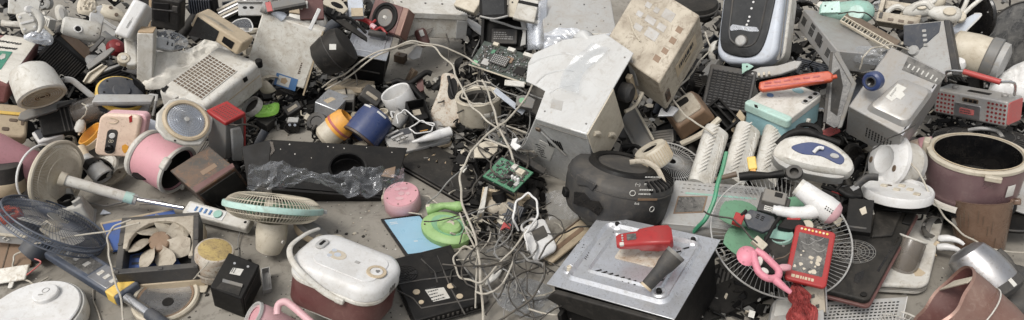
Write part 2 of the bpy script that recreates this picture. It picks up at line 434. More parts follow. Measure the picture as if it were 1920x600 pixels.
def axis(name, label, cat, x, y, z, ang, ratio, group=None, roll=0):
    """Z axis points along picture angle 'ang' (0 right, 90 up) and leans to the viewer by asin(ratio)"""
    P = at(x, y, z); r = (P - CAM).normalized()
    zc = -r; xc = UP.cross(zc).normalized(); yc = zc.cross(xc)
    ph = math.asin(max(-1, min(1, ratio))); a = math.radians(ang)
    Z = (xc * math.cos(a) + yc * math.sin(a)) * math.cos(ph) + zc * math.sin(ph)
    X = (xc * -math.sin(a) + yc * math.cos(a)); X = (X - Z * X.dot(Z)).normalized() * -1
    Y = Z.cross(X)
    M = frame(P, X, Y, Z) @ RZ(roll)
    return Th(name, label, cat, M, sc(mpp(P)), group)
def up(name, label, cat, x, y, z, yaw=0, tx=0, ty=0, group=None):
    """upright frame: Z is world up, optionally tipped"""
    P = at(x, y, z)
    M = T3(*P) @ RZ(yaw) @ RX(tx) @ RY_(ty)
    return Th(name, label, cat, M, sc(mpp(P)), group)
def solo(th, name, bm, m, **k):
    """a thing that is one mesh: the mesh itself becomes the top-level object"""
    e = th.o; lab, cat, grp = e['label'], e['category'], e.get('group')
    bpy.data.objects.remove(e)
    o = mesh_obj(name, bm, m, th.A, None, k.get('bevel', 0) * th.s, k.get('seg', 2), k.get('sub', 0), k.get('solid', 0) * th.s, k.get('ang', 38), None, k.get('flat', False))
    o.matrix_world = th.M; o['label'] = lab; o['category'] = cat
    if grp: o['group'] = grp
    th.o = o
    return o
def cable(name, label, pts, r, m, group=None, sub=7, cat='cable', kink=.035):
    P = [at(*p) for p in pts]; o0 = P[0]; s = mpp(o0)
    Q = [P[0]]
    for a_, b_ in zip(P, P[1:]):
        j = (b_ - a_).length * kink; Q += [(a_ + b_) / 2 + V((RN.uniform(-j, j), RN.uniform(-j, j), RN.uniform(-j, j))), b_]
    bm = NB(); tube(bm, [p - o0 for p in smooth(Q, 6)], r * s * .8, 7)
    o = mesh_obj(name, bm, m, None, None); o.location = o0
    o['label'] = label; o['category'] = cat
    if group: o['group'] = group
    ALL.append((name, label, o0))
    return o

def beam(bm, P, Q, w, h, N=None, w2=None, h2=None, M=None):
    """rectangular bar from P to Q; N is roughly its top side normal"""
    P, Q = V(P), V(Q); d = (Q - P).normalized(); N = V(N or (0, 0, 1)); u = d.cross(N).normalized(); n = u.cross(d)
    w2 = w2 or w; h2 = h2 or h; M = M or I4
    vs = [P - u * w - n * h, P + u * w - n * h, P + u * w + n * h, P - u * w + n * h, Q - u * w2 - n * h2, Q + u * w2 - n * h2, Q + u * w2 + n * h2, Q - u * w2 + n * h2]
    addm(bm, vs, [(0, 1, 2, 3), (7, 6, 5, 4), (0, 4, 5, 1), (1, 5, 6, 2), (2, 6, 7, 3), (3, 7, 4, 0)], M); return bm
def blade(bm, R0, R1, a0, sweep, z0, z1, th=1., M=None, n=8, bulge=1.):
    """one twisted fan blade"""
    top = []
    for i in range(n + 1):
        f = i / n; r = R0 + (R1 - R0) * f
        wdt = sweep * (.45 + .75 * math.sin(math.pi * min(1, .18 + f * .78)) * bulge)
        row = []
        for j in range(7):
            g = j / 6 - .5; a = a0 + wdt * g * (1 - .25 * f) + .35 * f
            row.append((r * math.cos(a), r * math.sin(a), (z0 + z1) / 2 + (z1 - z0) * g))
        top.append(row)
    vs = [p for row in top for p in row] + [(p[0], p[1], p[2] - th) for row in top for p in row]
    m = (n + 1) * 7; fs = []
    for i in range(n):
        for j in range(6):
            k = i * 7 + j; fs += [(k, k + 7, k + 8, k + 1), (m + k, m + k + 1, m + k + 8, m + k + 7)]
    for i in range(n):
        for j in (0, 6): k = i * 7 + j; fs.append((k, k + 7, m + k + 7, m + k))
    for j in range(6):
        for i in (0, n): k = i * 7 + j; fs.append((k, k + 1, m + k + 1, m + k))
    addm(bm, vs, fs, M); return bm
# ---------------------------------------------------------------- camera, light, ground
cam = bpy.data.cameras.new('camera'); co = bpy.data.objects.new('camera', cam); COL.objects.link(co)
cam.sensor_width = 36; cam.lens = 36 * FPX / 1920; cam.clip_end = 200; cam.clip_start = .05
co.matrix_world = frame(CAM, RT, UP, -FW); S.camera = co
wd = bpy.data.worlds.new('World'); S.world = wd; wd.use_nodes = True
nt = wd.node_tree; bg = nt.nodes['Background']
sky = nt.nodes.new('ShaderNodeTexSky'); sky.sky_type = 'NISHITA'; sky.sun_disc = False
SEL, SAZ = math.radians(60), math.radians(-135)       # sun height; direction it comes from, measured from +Y towards -X
sky.sun_elevation = SEL; sky.sun_rotation = SAZ; sky.dust_density = 4; sky.air_density = 1
hs = nt.nodes.new('ShaderNodeHueSaturation'); hs.inputs['Saturation'].default_value = .22
nt.links.new(sky.outputs[0], hs.inputs['Color']); nt.links.new(hs.outputs[0], bg.inputs['Color'])
bg.inputs['Strength'].default_value = .145
sl = bpy.data.lights.new('sun', 'SUN'); sl.energy = 1.45; sl.angle = math.radians(18); sl.color = (1, .965, .91)
so = bpy.data.objects.new('sun', sl); COL.objects.link(so)
sd = V((math.sin(SAZ) * math.cos(SEL), math.cos(SAZ) * math.cos(SEL), math.sin(SEL)))
so.rotation_euler = sd.to_track_quat('Z', 'Y').to_euler(); so.location = (0, 3, 6)
S.view_settings.view_transform = 'Standard'; S.view_settings.look = 'None'; S.view_settings.exposure = .3; S.view_settings.gamma = 1
S.render.engine = 'CYCLES'
S.cycles.max_bounces = 6; S.cycles.diffuse_bounces = 2; S.cycles.transparent_max_bounces = 12

FL = mat('concrete_floor', (.255, .235, .20), .8, dirt=.75, dcol=(.11, .095, .075), scale=2.6, bump=.25, speck=.35, dust=0)
bm = NB(); sheet(bm, lambda u, v: (-40 + 80 * u, -20 + 80 * v, 0), 4, 4)
fl = mesh_obj('ground', bm, FL, None, None); fl['kind'] = 'structure'
# ---------------------------------------------------------------- left third of the yard
# cream air purifier with square grille
t = box3('air_purifier', 'cream box air purifier lying on its back with a large square grille on top', 'air purifier', (379, 203), (489, 116), (295, 167), (390, 252), .34)
bm = NB(); box(bm, (0, 0, 0), (t.a, t.b, t.c)); t.part('body', bm, W, 9, seg=4)
gq = [(378, 187), (444, 134), (393, 103), (323, 153)]
t.decal('grille_recess', 'top', gq, BK, .5)
F = t.face('top'); g = t.hits(F, gq); bm = NB()
def lerp(p, q, f): return (p[0] + (q[0] - p[0]) * f, p[1] + (q[1] - p[1]) * f)
for i in range(15):
    a, b = lerp(g[0], g[1], i / 14), lerp(g[3], g[2], i / 14); tube(bm, [(*a, t.c + 1), (*b, t.c + 1)], 1.0, 4)
for i in range(9):
    a, b = lerp(g[0], g[3], i / 8), lerp(g[1], g[2], i / 8); tube(bm, [(*a, t.c + 1), (*b, t.c + 1)], 1.0, 4)
t.part('grille', bm, W)
t.decal('latch', 'front', [(455, 148), (462, 143), (465, 150), (458, 155)], K, .8)
t.decal('broken_hole', 'top', [(302, 166), (308, 164), (312, 160), (317, 163), (312, 169), (307, 173), (303, 170)], K, .6)
bm = NB(); cyl(bm, t.a * .98, t.b * .02, 7, t.c - 10, t.c + 6); t.part('foot', bm, K, 1)
bm = NB(); rbox(bm, t.a * .1, -.8, t.a * .95, .5, .3, t.c * .55, t.c * .58); t.part('seam', bm, BE)
t.decal('emblem', 'top', [(322, 180), (329, 176), (334, 181), (327, 185)], W, .6)
# white crumpled sack behind it
t = view('plastic_sack', 'crumpled white woven sack stuffed behind the cream air purifier', 'sack', 345, 118, .30, 0, -35)
solo(t, 'plastic_sack', crumple([(-72, -55), (-60, 12), (-20, 18), (20, 40), (55, 68), (75, 50), (84, 30), (60, -10), (10, -40), (-40, -60)], 10, 3.3, 14, 14, 2.6), SK)
# white flat panel box with sticker
t = box3('computer_case', 'tall white flat computer case standing askew with a blue sticker', 'computer case', (492, 24), (607, 59), (500, 17), (458, 135), .56, (.52, .55, .22))
bm = NB(); box(bm, (0, 0, 0), (t.a, t.b, t.c)); t.part('shell', bm, WG, 2.5)
F = t.face('front')
st = t.decal('sticker', F, [(519, 136), (559, 149), (553, 171), (513, 158)], INKB, .6)
t.decal('sticker_print', F, [(524, 140), (546, 147), (541, 164), (518, 157)], PA, .9, 0, st)
t.decal('sticker_figure', F, [(528, 146), (536, 146), (540, 152), (534, 158), (526, 154)], CRD, 1.2, 0, st)
t.decal('edge_trim', F, [(604.5, 58.5), (607, 59), (570, 179), (567, 178)], BE, .8)
bm = NB(); dashes(bm, t.a * .82, t.c * .22, t.a * .86, t.c * .42, 6, F, .8, .2, 3); t.part('scratches', bm, BK)
# beige microwave with black window
t = box3('microwave', 'beige microwave with a black window, half hidden under the white sack', 'microwave', (456, 81), (478, 69), (367, 25), (444, 104), .50, (.49, .56, .38))
bm = NB(); box(bm, (0, 0, 0), (t.a, t.b, t.c)); t.part('cabinet', bm, BE, 4, seg=3)
F = t.face('side')
t.decal('door_window', F, [(371, 31), (411, 59), (404, 78), (354, 66)], GL, 1.2, .5)
t.decal('control_panel', F, [(420, 68), (440, 80), (434, 92), (416, 78)], K, 1.0)
F = t.face('top'); bm = NB()
for i in range(4):
    q = t.hits(F, [(380 + 5 * i, 27 + i * 2), (383 + 5 * i, 27 + i * 2), (424 + 5 * i, 54 + i * 2), (421 + 5 * i, 54 + i * 2)]); prism(bm, q, -.5, .4, F)
t.part('slots', bm, BD)
# ribbed black heater with brown plate
t = box3('ribbed_heater', 'black ribbed heater tipped over with a perforated brown plate on top', 'heater', (101, 71), (165, 124), (121, 48), (56, 118), .42, (.33, .40, .26))
bm = NB(); box(bm, (0, 0, 0), (t.a, t.b, t.c)); t.part('body', bm, K, 4)
F = t.face('front'); bm = NB()
for i in range(16):
    u = t.a * (.06 + .88 * i / 15); box(bm, (u - .8, t.c * .05, -.3), (u + .8, t.c * .95, 1.4), F)
t.part('ribs', bm, DG)
F = t.face('top')
t.decal('perforated_plate', F, [(113, 67), (125, 57), (173, 96), (161, 111)], BR, 1)
t.decal('end_block', F, [(100, 66), (108, 50), (121, 52), (113, 66)], DG, 7, 2)
t.decal('switch', F, [(125, 61), (131, 61), (135, 67), (129, 70)], BE, 2.5, .6)
# printed sack / carton at the left edge
t = box3('printed_bag', 'white printed bag with maroon sides, faded lettering and a green picture', 'bag', (19, 158), (76, 74), (-92, 146), (12, 196), .40, (.42, .42, .28))
bm = NB(); box(bm, (0, 0, 0), (t.a, t.b, t.c)); t.part('gusset', bm, MSK, 6, seg=3)
F = t.face('top')
t.decal('printed_panel', F, [(13, 157), (72, 76), (10, 66), (-70, 120)], SK, 1.5, .8)
t.decal('picture', F, [(1, 132), (23, 99), (-14, 96), (-30, 126)], INKG, 2.4)
t.decal('picture_flower', F, [(4, 103), (10, 104), (9, 111), (2, 114), (-4, 110)], PA, 3)
for pts in ([(-4, 78), (40, 85)], [(-4, 90), (32, 94)]):
    p, q = t.hits(F, pts); bm = NB(); L_ = math.dist(p, q); an = math.degrees(math.atan2(q[1] - p[1], q[0] - p[0])); Mq = F @ T3(p[0], p[1], 2.2) @ RZ(an)
    for i in range(8): x = L_ * i / 8; beam(bm, (x, -3, 0), (x + 3, 5, 0), 1.1, .3, None, None, None, Mq); box(bm, (x, -4 + 3 * (i % 3), -.2), (x + L_ / 9, -2.6 + 3 * (i % 3), .3), Mq)
    t.part('faded_lettering', bm, INK)
# white fan heater drum
t = axis('fan_heater', 'glossy white drum shaped fan heater lying with its round grille down', 'fan heater', 78, 178, .38, -66, .42)
bm = NB(); lathe(bm, [(0, -62), (22, -61), (33, -54), (39, -40), (42, -10), (43, 4), (40, 6), (36, 4), (0, 3)]); t.part('drum', bm, W, 0)
bm = NB(); [ring(bm, r, .8, 4.6, None, 36, 4) for r in range(6, 36, 4)]; t.part('grille', bm, BE)
bm = NB(); ring(bm, 37.5, 2.4, 5); t.part('rim', bm, CR)
bm = NB(); cyl(bm, 0, 0, 35, 2.2, 3.4); t.part('grille_back', bm, BK)
# red dome
t = axis('red_dome', 'small red plastic dome lid lying among the grey strips', 'lid', 218, 88, .36, 60, .8)
bm = NB(); lathe(bm, [(0, 10), (8, 9), (14, 5), (16, -2), (16, -8), (13, -9), (0, -9)]); t.part('dome', bm, RDK)
t.part('badge', cyl(NB(), 0, 0, 4, 9, 10.6), RF, .5)
# tall white slabs
t = box3('air_cleaner_tower', 'tall slim white tower standing upright with a brown cap', 'tower fan', (257, 62), (288, 63), (264, 51), (256, 162), .54, (.54, .54, .2))
bm = NB(); box(bm, (0, 0, 0), (t.a, t.b, t.c)); t.part('column', bm, W, 2)
bm = NB(); rbox(bm, 1, 1, t.a - 1, t.b - 1, 2, t.c - .5, t.c + 2.5); t.part('cap', bm, CRD, .6)
bm = NB(); box(bm, (2, -.6, 0), (t.a - 2, .4, 6)); t.part('foot_trim', bm, LG)
t = view('appliance_shell', 'cream white rounded housing pressed against the slim white tower', 'housing', 247, 92, .42, 3, -25)
bm = NB(); rbox(bm, -12, -36, 9, 40, 8, -16, 8); t.part('shell', bm, W, 4, seg=4)
bm = NB(); cyl(bm, -14, -22, 11, -8, 10); t.part('pivot', bm, CR, 2); t.part('pivot_cap', cyl(NB(), -14, -22, 5, 9, 12), W, 1)
# long white angled panel
t = box3('air_conditioner', 'long white air conditioner front leaning upwards near the black tool case', 'air conditioner', (240, 74), (278, 8), (212, 62), (258, 84), .52, (.66, .50, .40))
bm = NB(); box(bm, (0, 0, 0), (t.a, t.b, t.c)); t.part('cover', bm, W2, 6, seg=4)
F = t.face('top'); bm = NB(); dashes(bm, t.a * .25, t.b * .35, t.a * .55, t.b * .5, 3, F, .7, .1, 5); t.part('lettering', bm, G)
# black tool case
t = box3('tool_case', 'black moulded tool case standing on end at the back', 'tool case', (335, 61), (350, 48), (281, 46), (345, -20), .3, (.32, .32, .62)) if False else box3('tool_case', 'black moulded tool case standing on end at the back', 'tool case', (338, 4), (350, -6), (283, -6), (336, 60), .72, (.75, .72, .44))
bm = NB(); box(bm, (0, 0, 0), (t.a, t.b, t.c)); t.part('case', bm, KD, 4, seg=3)
F = t.face('side')
t.decal('panel_inset', F, [(287, 4), (318, 6), (318, 42), (288, 36)], K, 2, 1.5)
t.decal('latch', F, [(324, 10), (334, 12), (334, 24), (324, 21)], DG, 3, 1)
t.decal('hinge', F, [(287, 15), (334, 20), (334, 22), (287, 17)], DG, 3, .4)
# finned radiator
t = box3('finned_radiator', 'black finned radiator block at the back edge of the pile', 'radiator', (398, 0), (408, -8), (352, -2), (402, 28), .62, (.63, .64, .5))
bm = NB(); box(bm, (0, 0, 0), (t.a, t.b, t.c)); t.part('block', bm, K, 1)
F = t.face('side'); bm = NB()
for i in range(9): box(bm, (t.b * (.05 + .1 * i), 0, -.3), (t.b * (.05 + .1 * i) + 2, t.c, 5), F)
t.part('fins', bm, DB, .8)
# clear bag with white connector
t = view('clear_bag', 'clear plastic bag bundled beside the slim white tower', 'plastic bag', 318, 76, .42, 0, -40)
solo(t, 'clear_bag', crumple([(-28, -15), (-25, 20), (0, 24), (28, 10), (30, -12), (5, -22)], 6, 8.1, 8, 8, 3), FI)
t = view('white_connector', 'small white fitting with black slots inside the clear plastic bag', 'fitting', 312, 84, .40, -12, -20)
bm = NB(); rbox(bm, -18, -11, 14, 12, 6, -10, 5); t.part('body', bm, W2, 2)
bm = NB(); [box(bm, (x, -2, 4), (x + 3, 5, 5.6)) for x in (0, 8)]; t.part('slots', bm, K)
# grey drum with hole
t = view('juicer', 'off white juicer base lying on its side with a round black hole', 'juicer', 157, 56, .44, -10, -8)
bm = NB(); loft(bm, [[(x, y * 1., z * .9) for (y, z) in elpts(0, 0, ry, ry, 20)] for x, ry in ((-36, 12), (-32, 17), (-10, 19), (20, 20), (27, 17), (29, 10))]); t.part('body', bm, W, 0)
t.part('outlet_ring', ring(NB(), 6, 1.6, 17.5, T3(-9, -3, 0), 24), W2)
t.part('outlet', cyl(NB(), -9, -3, 5.4, 15, 18.2), K)
bm = NB(); [cyl(bm, 18 + 4 * (i % 2), -8 + 5 * i, 1, 13, 17.5) for i in range(4)]; t.part('vent_holes', bm, DG)
# white fan blade standing up
t = view('fan_paddle', 'single white fan blade standing up behind the juicer base', 'fan blade', 181, 28, .48, 5, -10, 20)
bm = NB(); prism(bm, [(-14, -19), (-12, 0), (-4, 14), (10, 19), (15, 16), (14, 0), (8, -18), (-2, -22)], -2, 1.5); t.part('blade', bm, W2, 1)
t.part('root', cyl(NB(), 0, -20, 5, -6, 6, RX(0)), W, 1)
t = view('steam_brush', 'white rounded steam brush head pointing up at the back', 'steam brush', 115, 26, .5, 12, -10)
bm = NB(); loft(bm, [[(px_ , y, z) for px_, z in elpts(0, 0, rx, rx * .8, 16)] for y, rx in ((-16, 4), (-12, 9), (0, 10.5), (10, 9), (15, 6), (17, 2))]); t.part('head', bm, W)
t.part('steam_plate', prism(NB(), elpts(1, 0, 4.5, 11, 18), 7.2, 9), LG, .6)
# white case cluster far left
t = box3('projector_case', 'boxy white projector housing with screw bosses in the far left corner', 'projector', (42, 64), (74, 56), (28, 26), (46, 70), .48, (.48, .54, .40))
bm = NB(); box(bm, (0, 0, 0), (t.a, t.b, t.c)); t.part('case', bm, W, 4, seg=3)
F = t.face('top'); [t.part('boss', cyl(NB(), t.a * u, t.b * v, 2.5, -.5, 1.5, F, 14), W2, .5) for u in (.2, .8) for v in (.2, .5, .8)]
t.part('ridge', rbox(NB(), t.a * .1, t.b * .45, t.a * .9, t.b * .55, 2, -.5, 2, F), W2, .6)
t = view('bent_grip', 'white bent control handle resting over the projector housing', 'handle', 70, 36, .56, -60, -20)
bm = NB(); tube(bm, smooth([(-22, -4, 0), (-10, 4, 3), (4, 3, 5), (16, -4, 2), (22, -12, 0)], 6), [5 + 2 * math.sin(i * .2) for i in range(25)], 12); t.part('grip', bm, W)
t.part('knob', cyl(NB(), -21, -4, 7, -4, 6), W2, 1.5)
t = view('white_cowl', 'upright white cowl panel at the far left back edge', 'panel', 45, 10, .52, -4, -15)
bm = NB(); prism(bm, [(-24, -20), (-25, 16), (-16, 22), (20, 20), (26, 10), (24, -18)], -3, 2); t.part('panel', bm, W, 1.5); t.part('screw', cyl(NB(), -14, 6, 1.4, 1.5, 2.6), DG)
t = view('toy_blaster', 'white curved handle shell with rounded ends lying below the projector housing', 'handle', 26, 48, .44, 20, -30)
bm = NB(); tube(bm, smooth([(-16, 10, 0), (-6, 2, 3), (6, -2, 4), (16, -8, 0)], 6), 6.5, 12, flat=.8); t.part('shell', bm, W)
t.part('trim', tube(NB(), smooth([(-14, 3, 2), (-4, -5, 4), (10, -10, 3)], 5), 2, 6), DG)
t = view('crumpled_carton', 'crumpled pale carton scraps piled at the back left', 'carton', 165, 12, .52, 0, -30)
solo(t, 'crumpled_carton', crumple([(-16, -16), (-14, 14), (4, 18), (16, 8), (14, -14)], 7, 12.5, 8, 6, 2.5), PAP)
t = view('broken_cream_casing', 'broken cream casing with rust stained holes at the back left', 'casing', 214, 26, .5, -20, -25)
bm = NB(); loft(bm, [[(x, y, z) for y, z in elpts(0, 0, r, r * .7, 14)] for x, r in ((-22, 8), (-12, 14), (4, 13), (18, 10), (24, 5))]); t.part('casing', bm, CR)
[t.part('hole', cyl(NB(), x, y, 3.2, 7, 10.5), BK) for x, y in ((-9, 5), (4, -4))]
t = view('wooden_strip', 'narrow wooden slat standing upright beside the black tool case', 'slat', 281, 24, .5, -2, -8)
t.part('slat', rbox(NB(), -2.2, -30, 2.2, 34, .8, -3, 3), CRD, .5)
# round dark base
t = axis('hot_plate', 'round dark grey heater base with an orange rim wedged behind the grey tray', 'heater base', 228, 172, .30, 80, .72)
bm = NB(); lathe(bm, [(0, 7), (14, 7), (16, 4), (27, 5), (36, 3), (39, 0), (38, -6), (0, -6)]); t.part('disc', bm, DB)
t.part('rim', lathe(NB(), [(39.5, -2), (43, -3), (43, -12), (38, -14), (38, -6)]), YE)
[t.part('screw', cyl(NB(), 31 * math.cos(a), 31 * math.sin(a), 1.8, 3.4, 5.2), K) for a in (.4, 1.4, 2.6, 3.6, 5.0)]
# long grey tray bar
t = box3('dvd_player', 'slim pale grey disc player lying level behind the cream toaster', 'disc player', (172, 190), (285, 190), (180, 176), (171, 199), .33, (.33, .35, .28))
bm = NB(); box(bm, (0, 0, 0), (t.a, t.b, t.c)); t.part('case', bm, LG, 2)
bm = NB(); tube(bm, [(t.a * .9, t.b * .9, t.c), (t.a + 4, t.b * .8, t.c), (t.a + 6, 4, t.c - 2), (t.a + 6, 0, -22)], 3, 6); t.part('bracket', bm, LG)
t.part('seam', rbox(NB(), 3, -.7, t.a - 3, .3, .2, t.c * .3, t.c * .4), G)
t = box3('amplifier_box', 'grey metal amplifier chassis with three knobs under the slim disc player', 'amplifier', (194, 212), (277, 211), (200, 196), (194, 226), .24, (.24, .26, .14))
bm = NB(); box(bm, (0, 0, 0), (t.a, t.b, t.c)); t.part('chassis', bm, LG, 1.5)
F = t.face('top'); bm = NB(); [rbox(bm, t.a * u, t.b * .5, t.a * u + 5, t.b * .68, .5, -.4, .6, F) for u in (.28, .38, .48)]; t.part('slots', bm, K)
for u in (.2, .32, .43): t.part('knob', cyl(NB(), t.a * u, t.b * .25, 3, -1, 3, F, 16), AL, .5)
t = view('bent_bar', 'grey bent plastic arm lying left of the dark heater base', 'arm', 150, 168, .34, -22, -30)
t.part('arm', tube(NB(), smooth([(-30, 8, 0), (-18, 10, 3), (0, 3, 4), (20, -4, 2), (30, -6, 0)], 5), 6, 8, flat=.5), LG)
t.part('arm_tip', tube(NB(), [(-31, 8, 0), (-34, 2, 0), (-30, -4, 0)], 4, 8), G)
# black bin with lid
t = box3('pedal_bin', 'black plastic bin lying over with a sloping grey lid', 'bin', (84, 214), (140, 188), (48, 214), (90, 258), .30, (.31, .33, .16)) if False else view('pedal_bin', 'black plastic bin lying over with a sloping grey lid', 'bin', 96, 212, .26, 12, -30)
bm = NB(); rbox(bm, -22, -44, 42, 12, 5, -45, -2); t.part('bin', bm, K, 2)
bm = NB(); [box(bm, (14 + 7 * i, -42, -3), (16 + 7 * i, 8, -.5)) for i in range(4)]; t.part('ribs', bm, DG)
bm = NB(); prism(bm, [(-54, -4), (-48, 8), (-20, 18), (10, 20), (44, 19), (46, 10), (16, 8), (10, 2), (-20, -4), (-44, -10)], -2, 6); t.part('lid', bm, G, 2)
t.part('lid_lip', prism(NB(), [(10, 3), (46, 11), (46, 18), (12, 12)], 5, 10), DG, 1)
# white device with blue panel
t = quad('router', 'small white router with a navy panel and fan emblem in front of the black bin', 'router', (72, 267), (120, 251), (58, 248), .18, .18, .2, 14)
bm = NB(); box(bm, (0, 0, 0), (t.a, t.b, t.c)); t.part('case', bm, W2, 3)
t.decal('panel', 'top', [(68, 252), (64, 247), (99, 234), (107, 242), (74, 262)], DB, 1.5, .6)
p = t.hit(t.face('top'), 85, 247); bm = NB(); ring(bm, 6, 1, t.c + 2, T3(*p, 0), 24, 5)
for k in range(4): tube(bm, [(p[0], p[1], t.c + 2), (p[0] + 6 * math.cos(k * 1.57), p[1] + 6 * math.sin(k * 1.57), t.c + 2)], 1, 4)
t.part('emblem', bm, K)
# beige tool housing at the left edge
t = view('beige_housing', 'yellowed beige plastic housing with square recesses at the left edge', 'housing', 14, 226, .26, -4, -28)
bm = NB(); rbox(bm, -44, -36, 32, 34, 12, -30, 4); t.part('housing', bm, BE, 5, seg=3)
[t.part('recess', rbox(NB(), x, y, x + w, y + h, 3, 3, 5), BK, 1) for x, y, w, h in ((-8, -24, 12, 8), (2, -4, 14, 7), (21, -10, 5, 12))]
t.part('ridge', rbox(NB(), -40, 10, 28, 16, 3, 3, 7), YE, 1)
# pink hand blender left
t = axis('pink_kettle', 'pink plastic jug lying at the left edge next to the cream fan', 'jug', 22, 300, .17, 155, .2)
bm = NB(); lathe(bm, [(0, -44), (28, -43), (33, -36), (34, 0), (38, 30), (38, 60), (0, 61)]); t.part('jug', bm, PK)
bm = NB(); tube(bm, smooth([(-34, 12, 36), (-46, 8, 20), (-48, 0, -4), (-40, -4, -30), (-32, -2, -36)], 6), 7, 10); t.part('handle', bm, PP)
t = axis('rice_pot', 'dark pot with a tan band at the left edge under the pink jug', 'pot', 2, 338, .12, 95, .35)
bm = NB(); lathe(bm, [(0, -30), (30, -30), (36, -24), (38, 4), (38, 34), (30, 38), (0, 39)]); t.part('pot', bm, DG)
t.part('band', lathe(NB(), [(38.5, -20), (40, -18), (40, 2), (38.5, 4)]), BE)
# cream toaster with dial
t = quad('countertop_heater', 'cream rounded square heater with a grey dial strip and a red sticker', 'heater', (175, 292), (250, 296), (187, 214), .15, .15, .36, 14)
bm = NB(); rbox(bm, 0, 0, t.a, t.b, 14, 3, t.c, None, 8); t.part('face_plate', bm, CP, 4, seg=3)
bm = NB(); rbox(bm, 1, -1, t.a + 7, t.b - 1, 14, -14, 4, None, 8); t.part('back_shell', bm, PP, 3, seg=3)
F = t.face('top'); q = t.hits(F, [(194, 287), (222, 287), (224, 243), (201, 242)])
bm = NB(); rbox(bm, q[0][0] + 1, q[0][1], q[2][0] - 2, q[2][1], 8, -.5, 1, F); sp = t.part('dial_strip', bm, DG, .5)
p = t.hit(F, 206, 276); t.part('knob', cyl(NB(), p[0], p[1], 7, 0, 7, F), KG, 1.5, sp)
p = t.hit(F, 211, 254); t.part('lamp', cyl(NB(), p[0], p[1], 6, 0, 2, F), W2, .8, sp)
p = t.hit(F, 209, 264); bm = NB(); [ring(bm, 2.6, .5, 1.6, F @ T3(p[0] + x, p[1], 0), 14, 4) for x in (-2, 2)]; t.part('symbol', bm, CR, 0, sp)
t.decal('red_sticker', F, [(242, 219), (247, 216), (248, 228), (243, 230)], RD, .7)
t.decal('orange_sticker', F, [(229, 273), (235, 270), (241, 274), (240, 284), (233, 287), (229, 281)], OY, .7)
bm = NB(); tube(bm, smooth([(*t.hit(F, x, y), t.c + .5) for x, y in ((206, 221), (214, 222), (222, 226), (216, 231), (204, 230))], 4), .9, 4); t.part('scrawl', bm, BE)
t = box3('blue_grey_box', 'small pale blue grey box tucked behind the cream rounded heater', 'box', (262, 240), (293, 252), (268, 216), (262, 280), .26, (.25, .28, .1))
bm = NB(); box(bm, (0, 0, 0), (t.a, t.b, t.c)); t.part('box', bm, BG, 3); t.part('seam', rbox(NB(), 1, -.6, t.a, .4, .2, t.c * .6, t.c * .65), G)
# dark green jug, plug, orange bowl
t = axis('glass_jug', 'dark olive glass jug lying behind the cream rounded heater', 'jug', 165, 208, .24, 20, .25)
bm = NB(); lathe(bm, [(0, -26), (18, -25), (23, -18), (24, 14), (22, 24), (20, 24), (20, -15)]); t.part('jug', bm, SM)
t = axis('orange_bowl', 'small orange bowl with a grey base beside the cream rounded heater', 'bowl', 176, 256, .17, 140, .3)
bm = NB(); lathe(bm, [(0, -18), (14, -17), (24, -8), (26, 2), (26, 10), (23, 10), (20, 0), (0, -8)]); t.part('bowl', bm, OY); t.part('foot', lathe(NB(), [(26.4, -9), (26.8, 2), (26, 3)]), BE)
t = view('power_plug', 'white moulded plug on a white lead beside the dark olive jug', 'plug', 151, 236, .22, -8, -10)
bm = NB(); loft(bm, [[(x, y, z) for x, z in elpts(0, 0, r, r * .7, 14)] for y, r in ((-13, 6), (-6, 10), (6, 8), (12, 4))]); t.part('body', bm, W); t.part('pin', cyl(NB(), 0, 0, 2, -18, -12, RX(-90), 10), BE)
cable('lead', 'short white lead looping from the moulded plug over the olive jug', [(152, 224, .26), (160, 215, .3), (163, 205, .33), (160, 197, .34), (154, 194, .33)], 1.6, CBL)
# tipped pink rice cooker
t = axis('pink_rice_cooker', 'pink rice cooker tipped over with its white rim and lid hanging open', 'rice cooker', 304, 304, .16, -30, .52)
bm = NB(); lathe(bm, [(0, -38), (40, -38), (46, -30), (47, 34), (42, 36), (40, 34), (40, -20), (0, -24)]); t.part('body', bm, PK)
bm = NB(); lathe(bm, [(46, 30), (48.5, 32), (48.5, 37), (45, 39), (42, 37), (41, 30)]); t.part('rim', bm, W)
bm = NB(); lathe(bm, [(41, 36), (38, 20), (34, -10), (0, -14)]); t.part('inner_pot', bm, KD, 1)
t.part('lid_latch', rbox(NB(), -12, -54, 12, -42, 5, 30, 42), W, 2)
bm = NB(); lathe(bm, [(0, -46), (40, -46), (48, -42), (49, -35), (46, -32)]); t.part('base_ring', bm, W)
bm = NB(); tube(bm, smooth([(-20, 40, 40), (-10, 24, 48), (4, 18, 48), (18, 30, 44), (26, 40, 40)], 5), 4, 8); t.part('lid_hinge', bm, W)
# round lamp
t = axis('fan_lamp', 'cream octagonal panel lamp with a round ribbed glass lens, propped on the pile', 'lamp', 348, 228, .36, 60, .86)
o8 = [(-49, -14), (-38, -40), (-14, -52), (18, -46), (44, -28), (47, 8), (38, 38), (8, 50), (-26, 44), (-44, 24)]
fr = t.part('frame', prism(NB(), o8, -6, 2), W, 3, seg=3)
t.part('bezel', lathe(NB(), [(37, 2), (42, 3), (42, 7), (38, 9), (35, 8), (34, 4)], None, 48), BE)
bm = NB(); lathe(bm, [(34.5, 5), (26, 9), (14, 10.5), (6, 10), (0, 9)], None, 48); ln = t.part('lens', bm, LNS)
bm = NB()
for k in range(48):
    a = 2 * math.pi * k / 48; tube(bm, [(6 * math.cos(a), 6 * math.sin(a), 10.4), (14 * math.cos(a), 14 * math.sin(a), 10.9), (26 * math.cos(a), 26 * math.sin(a), 9.4), (34 * math.cos(a), 34 * math.sin(a), 5.6)], .45, 4)
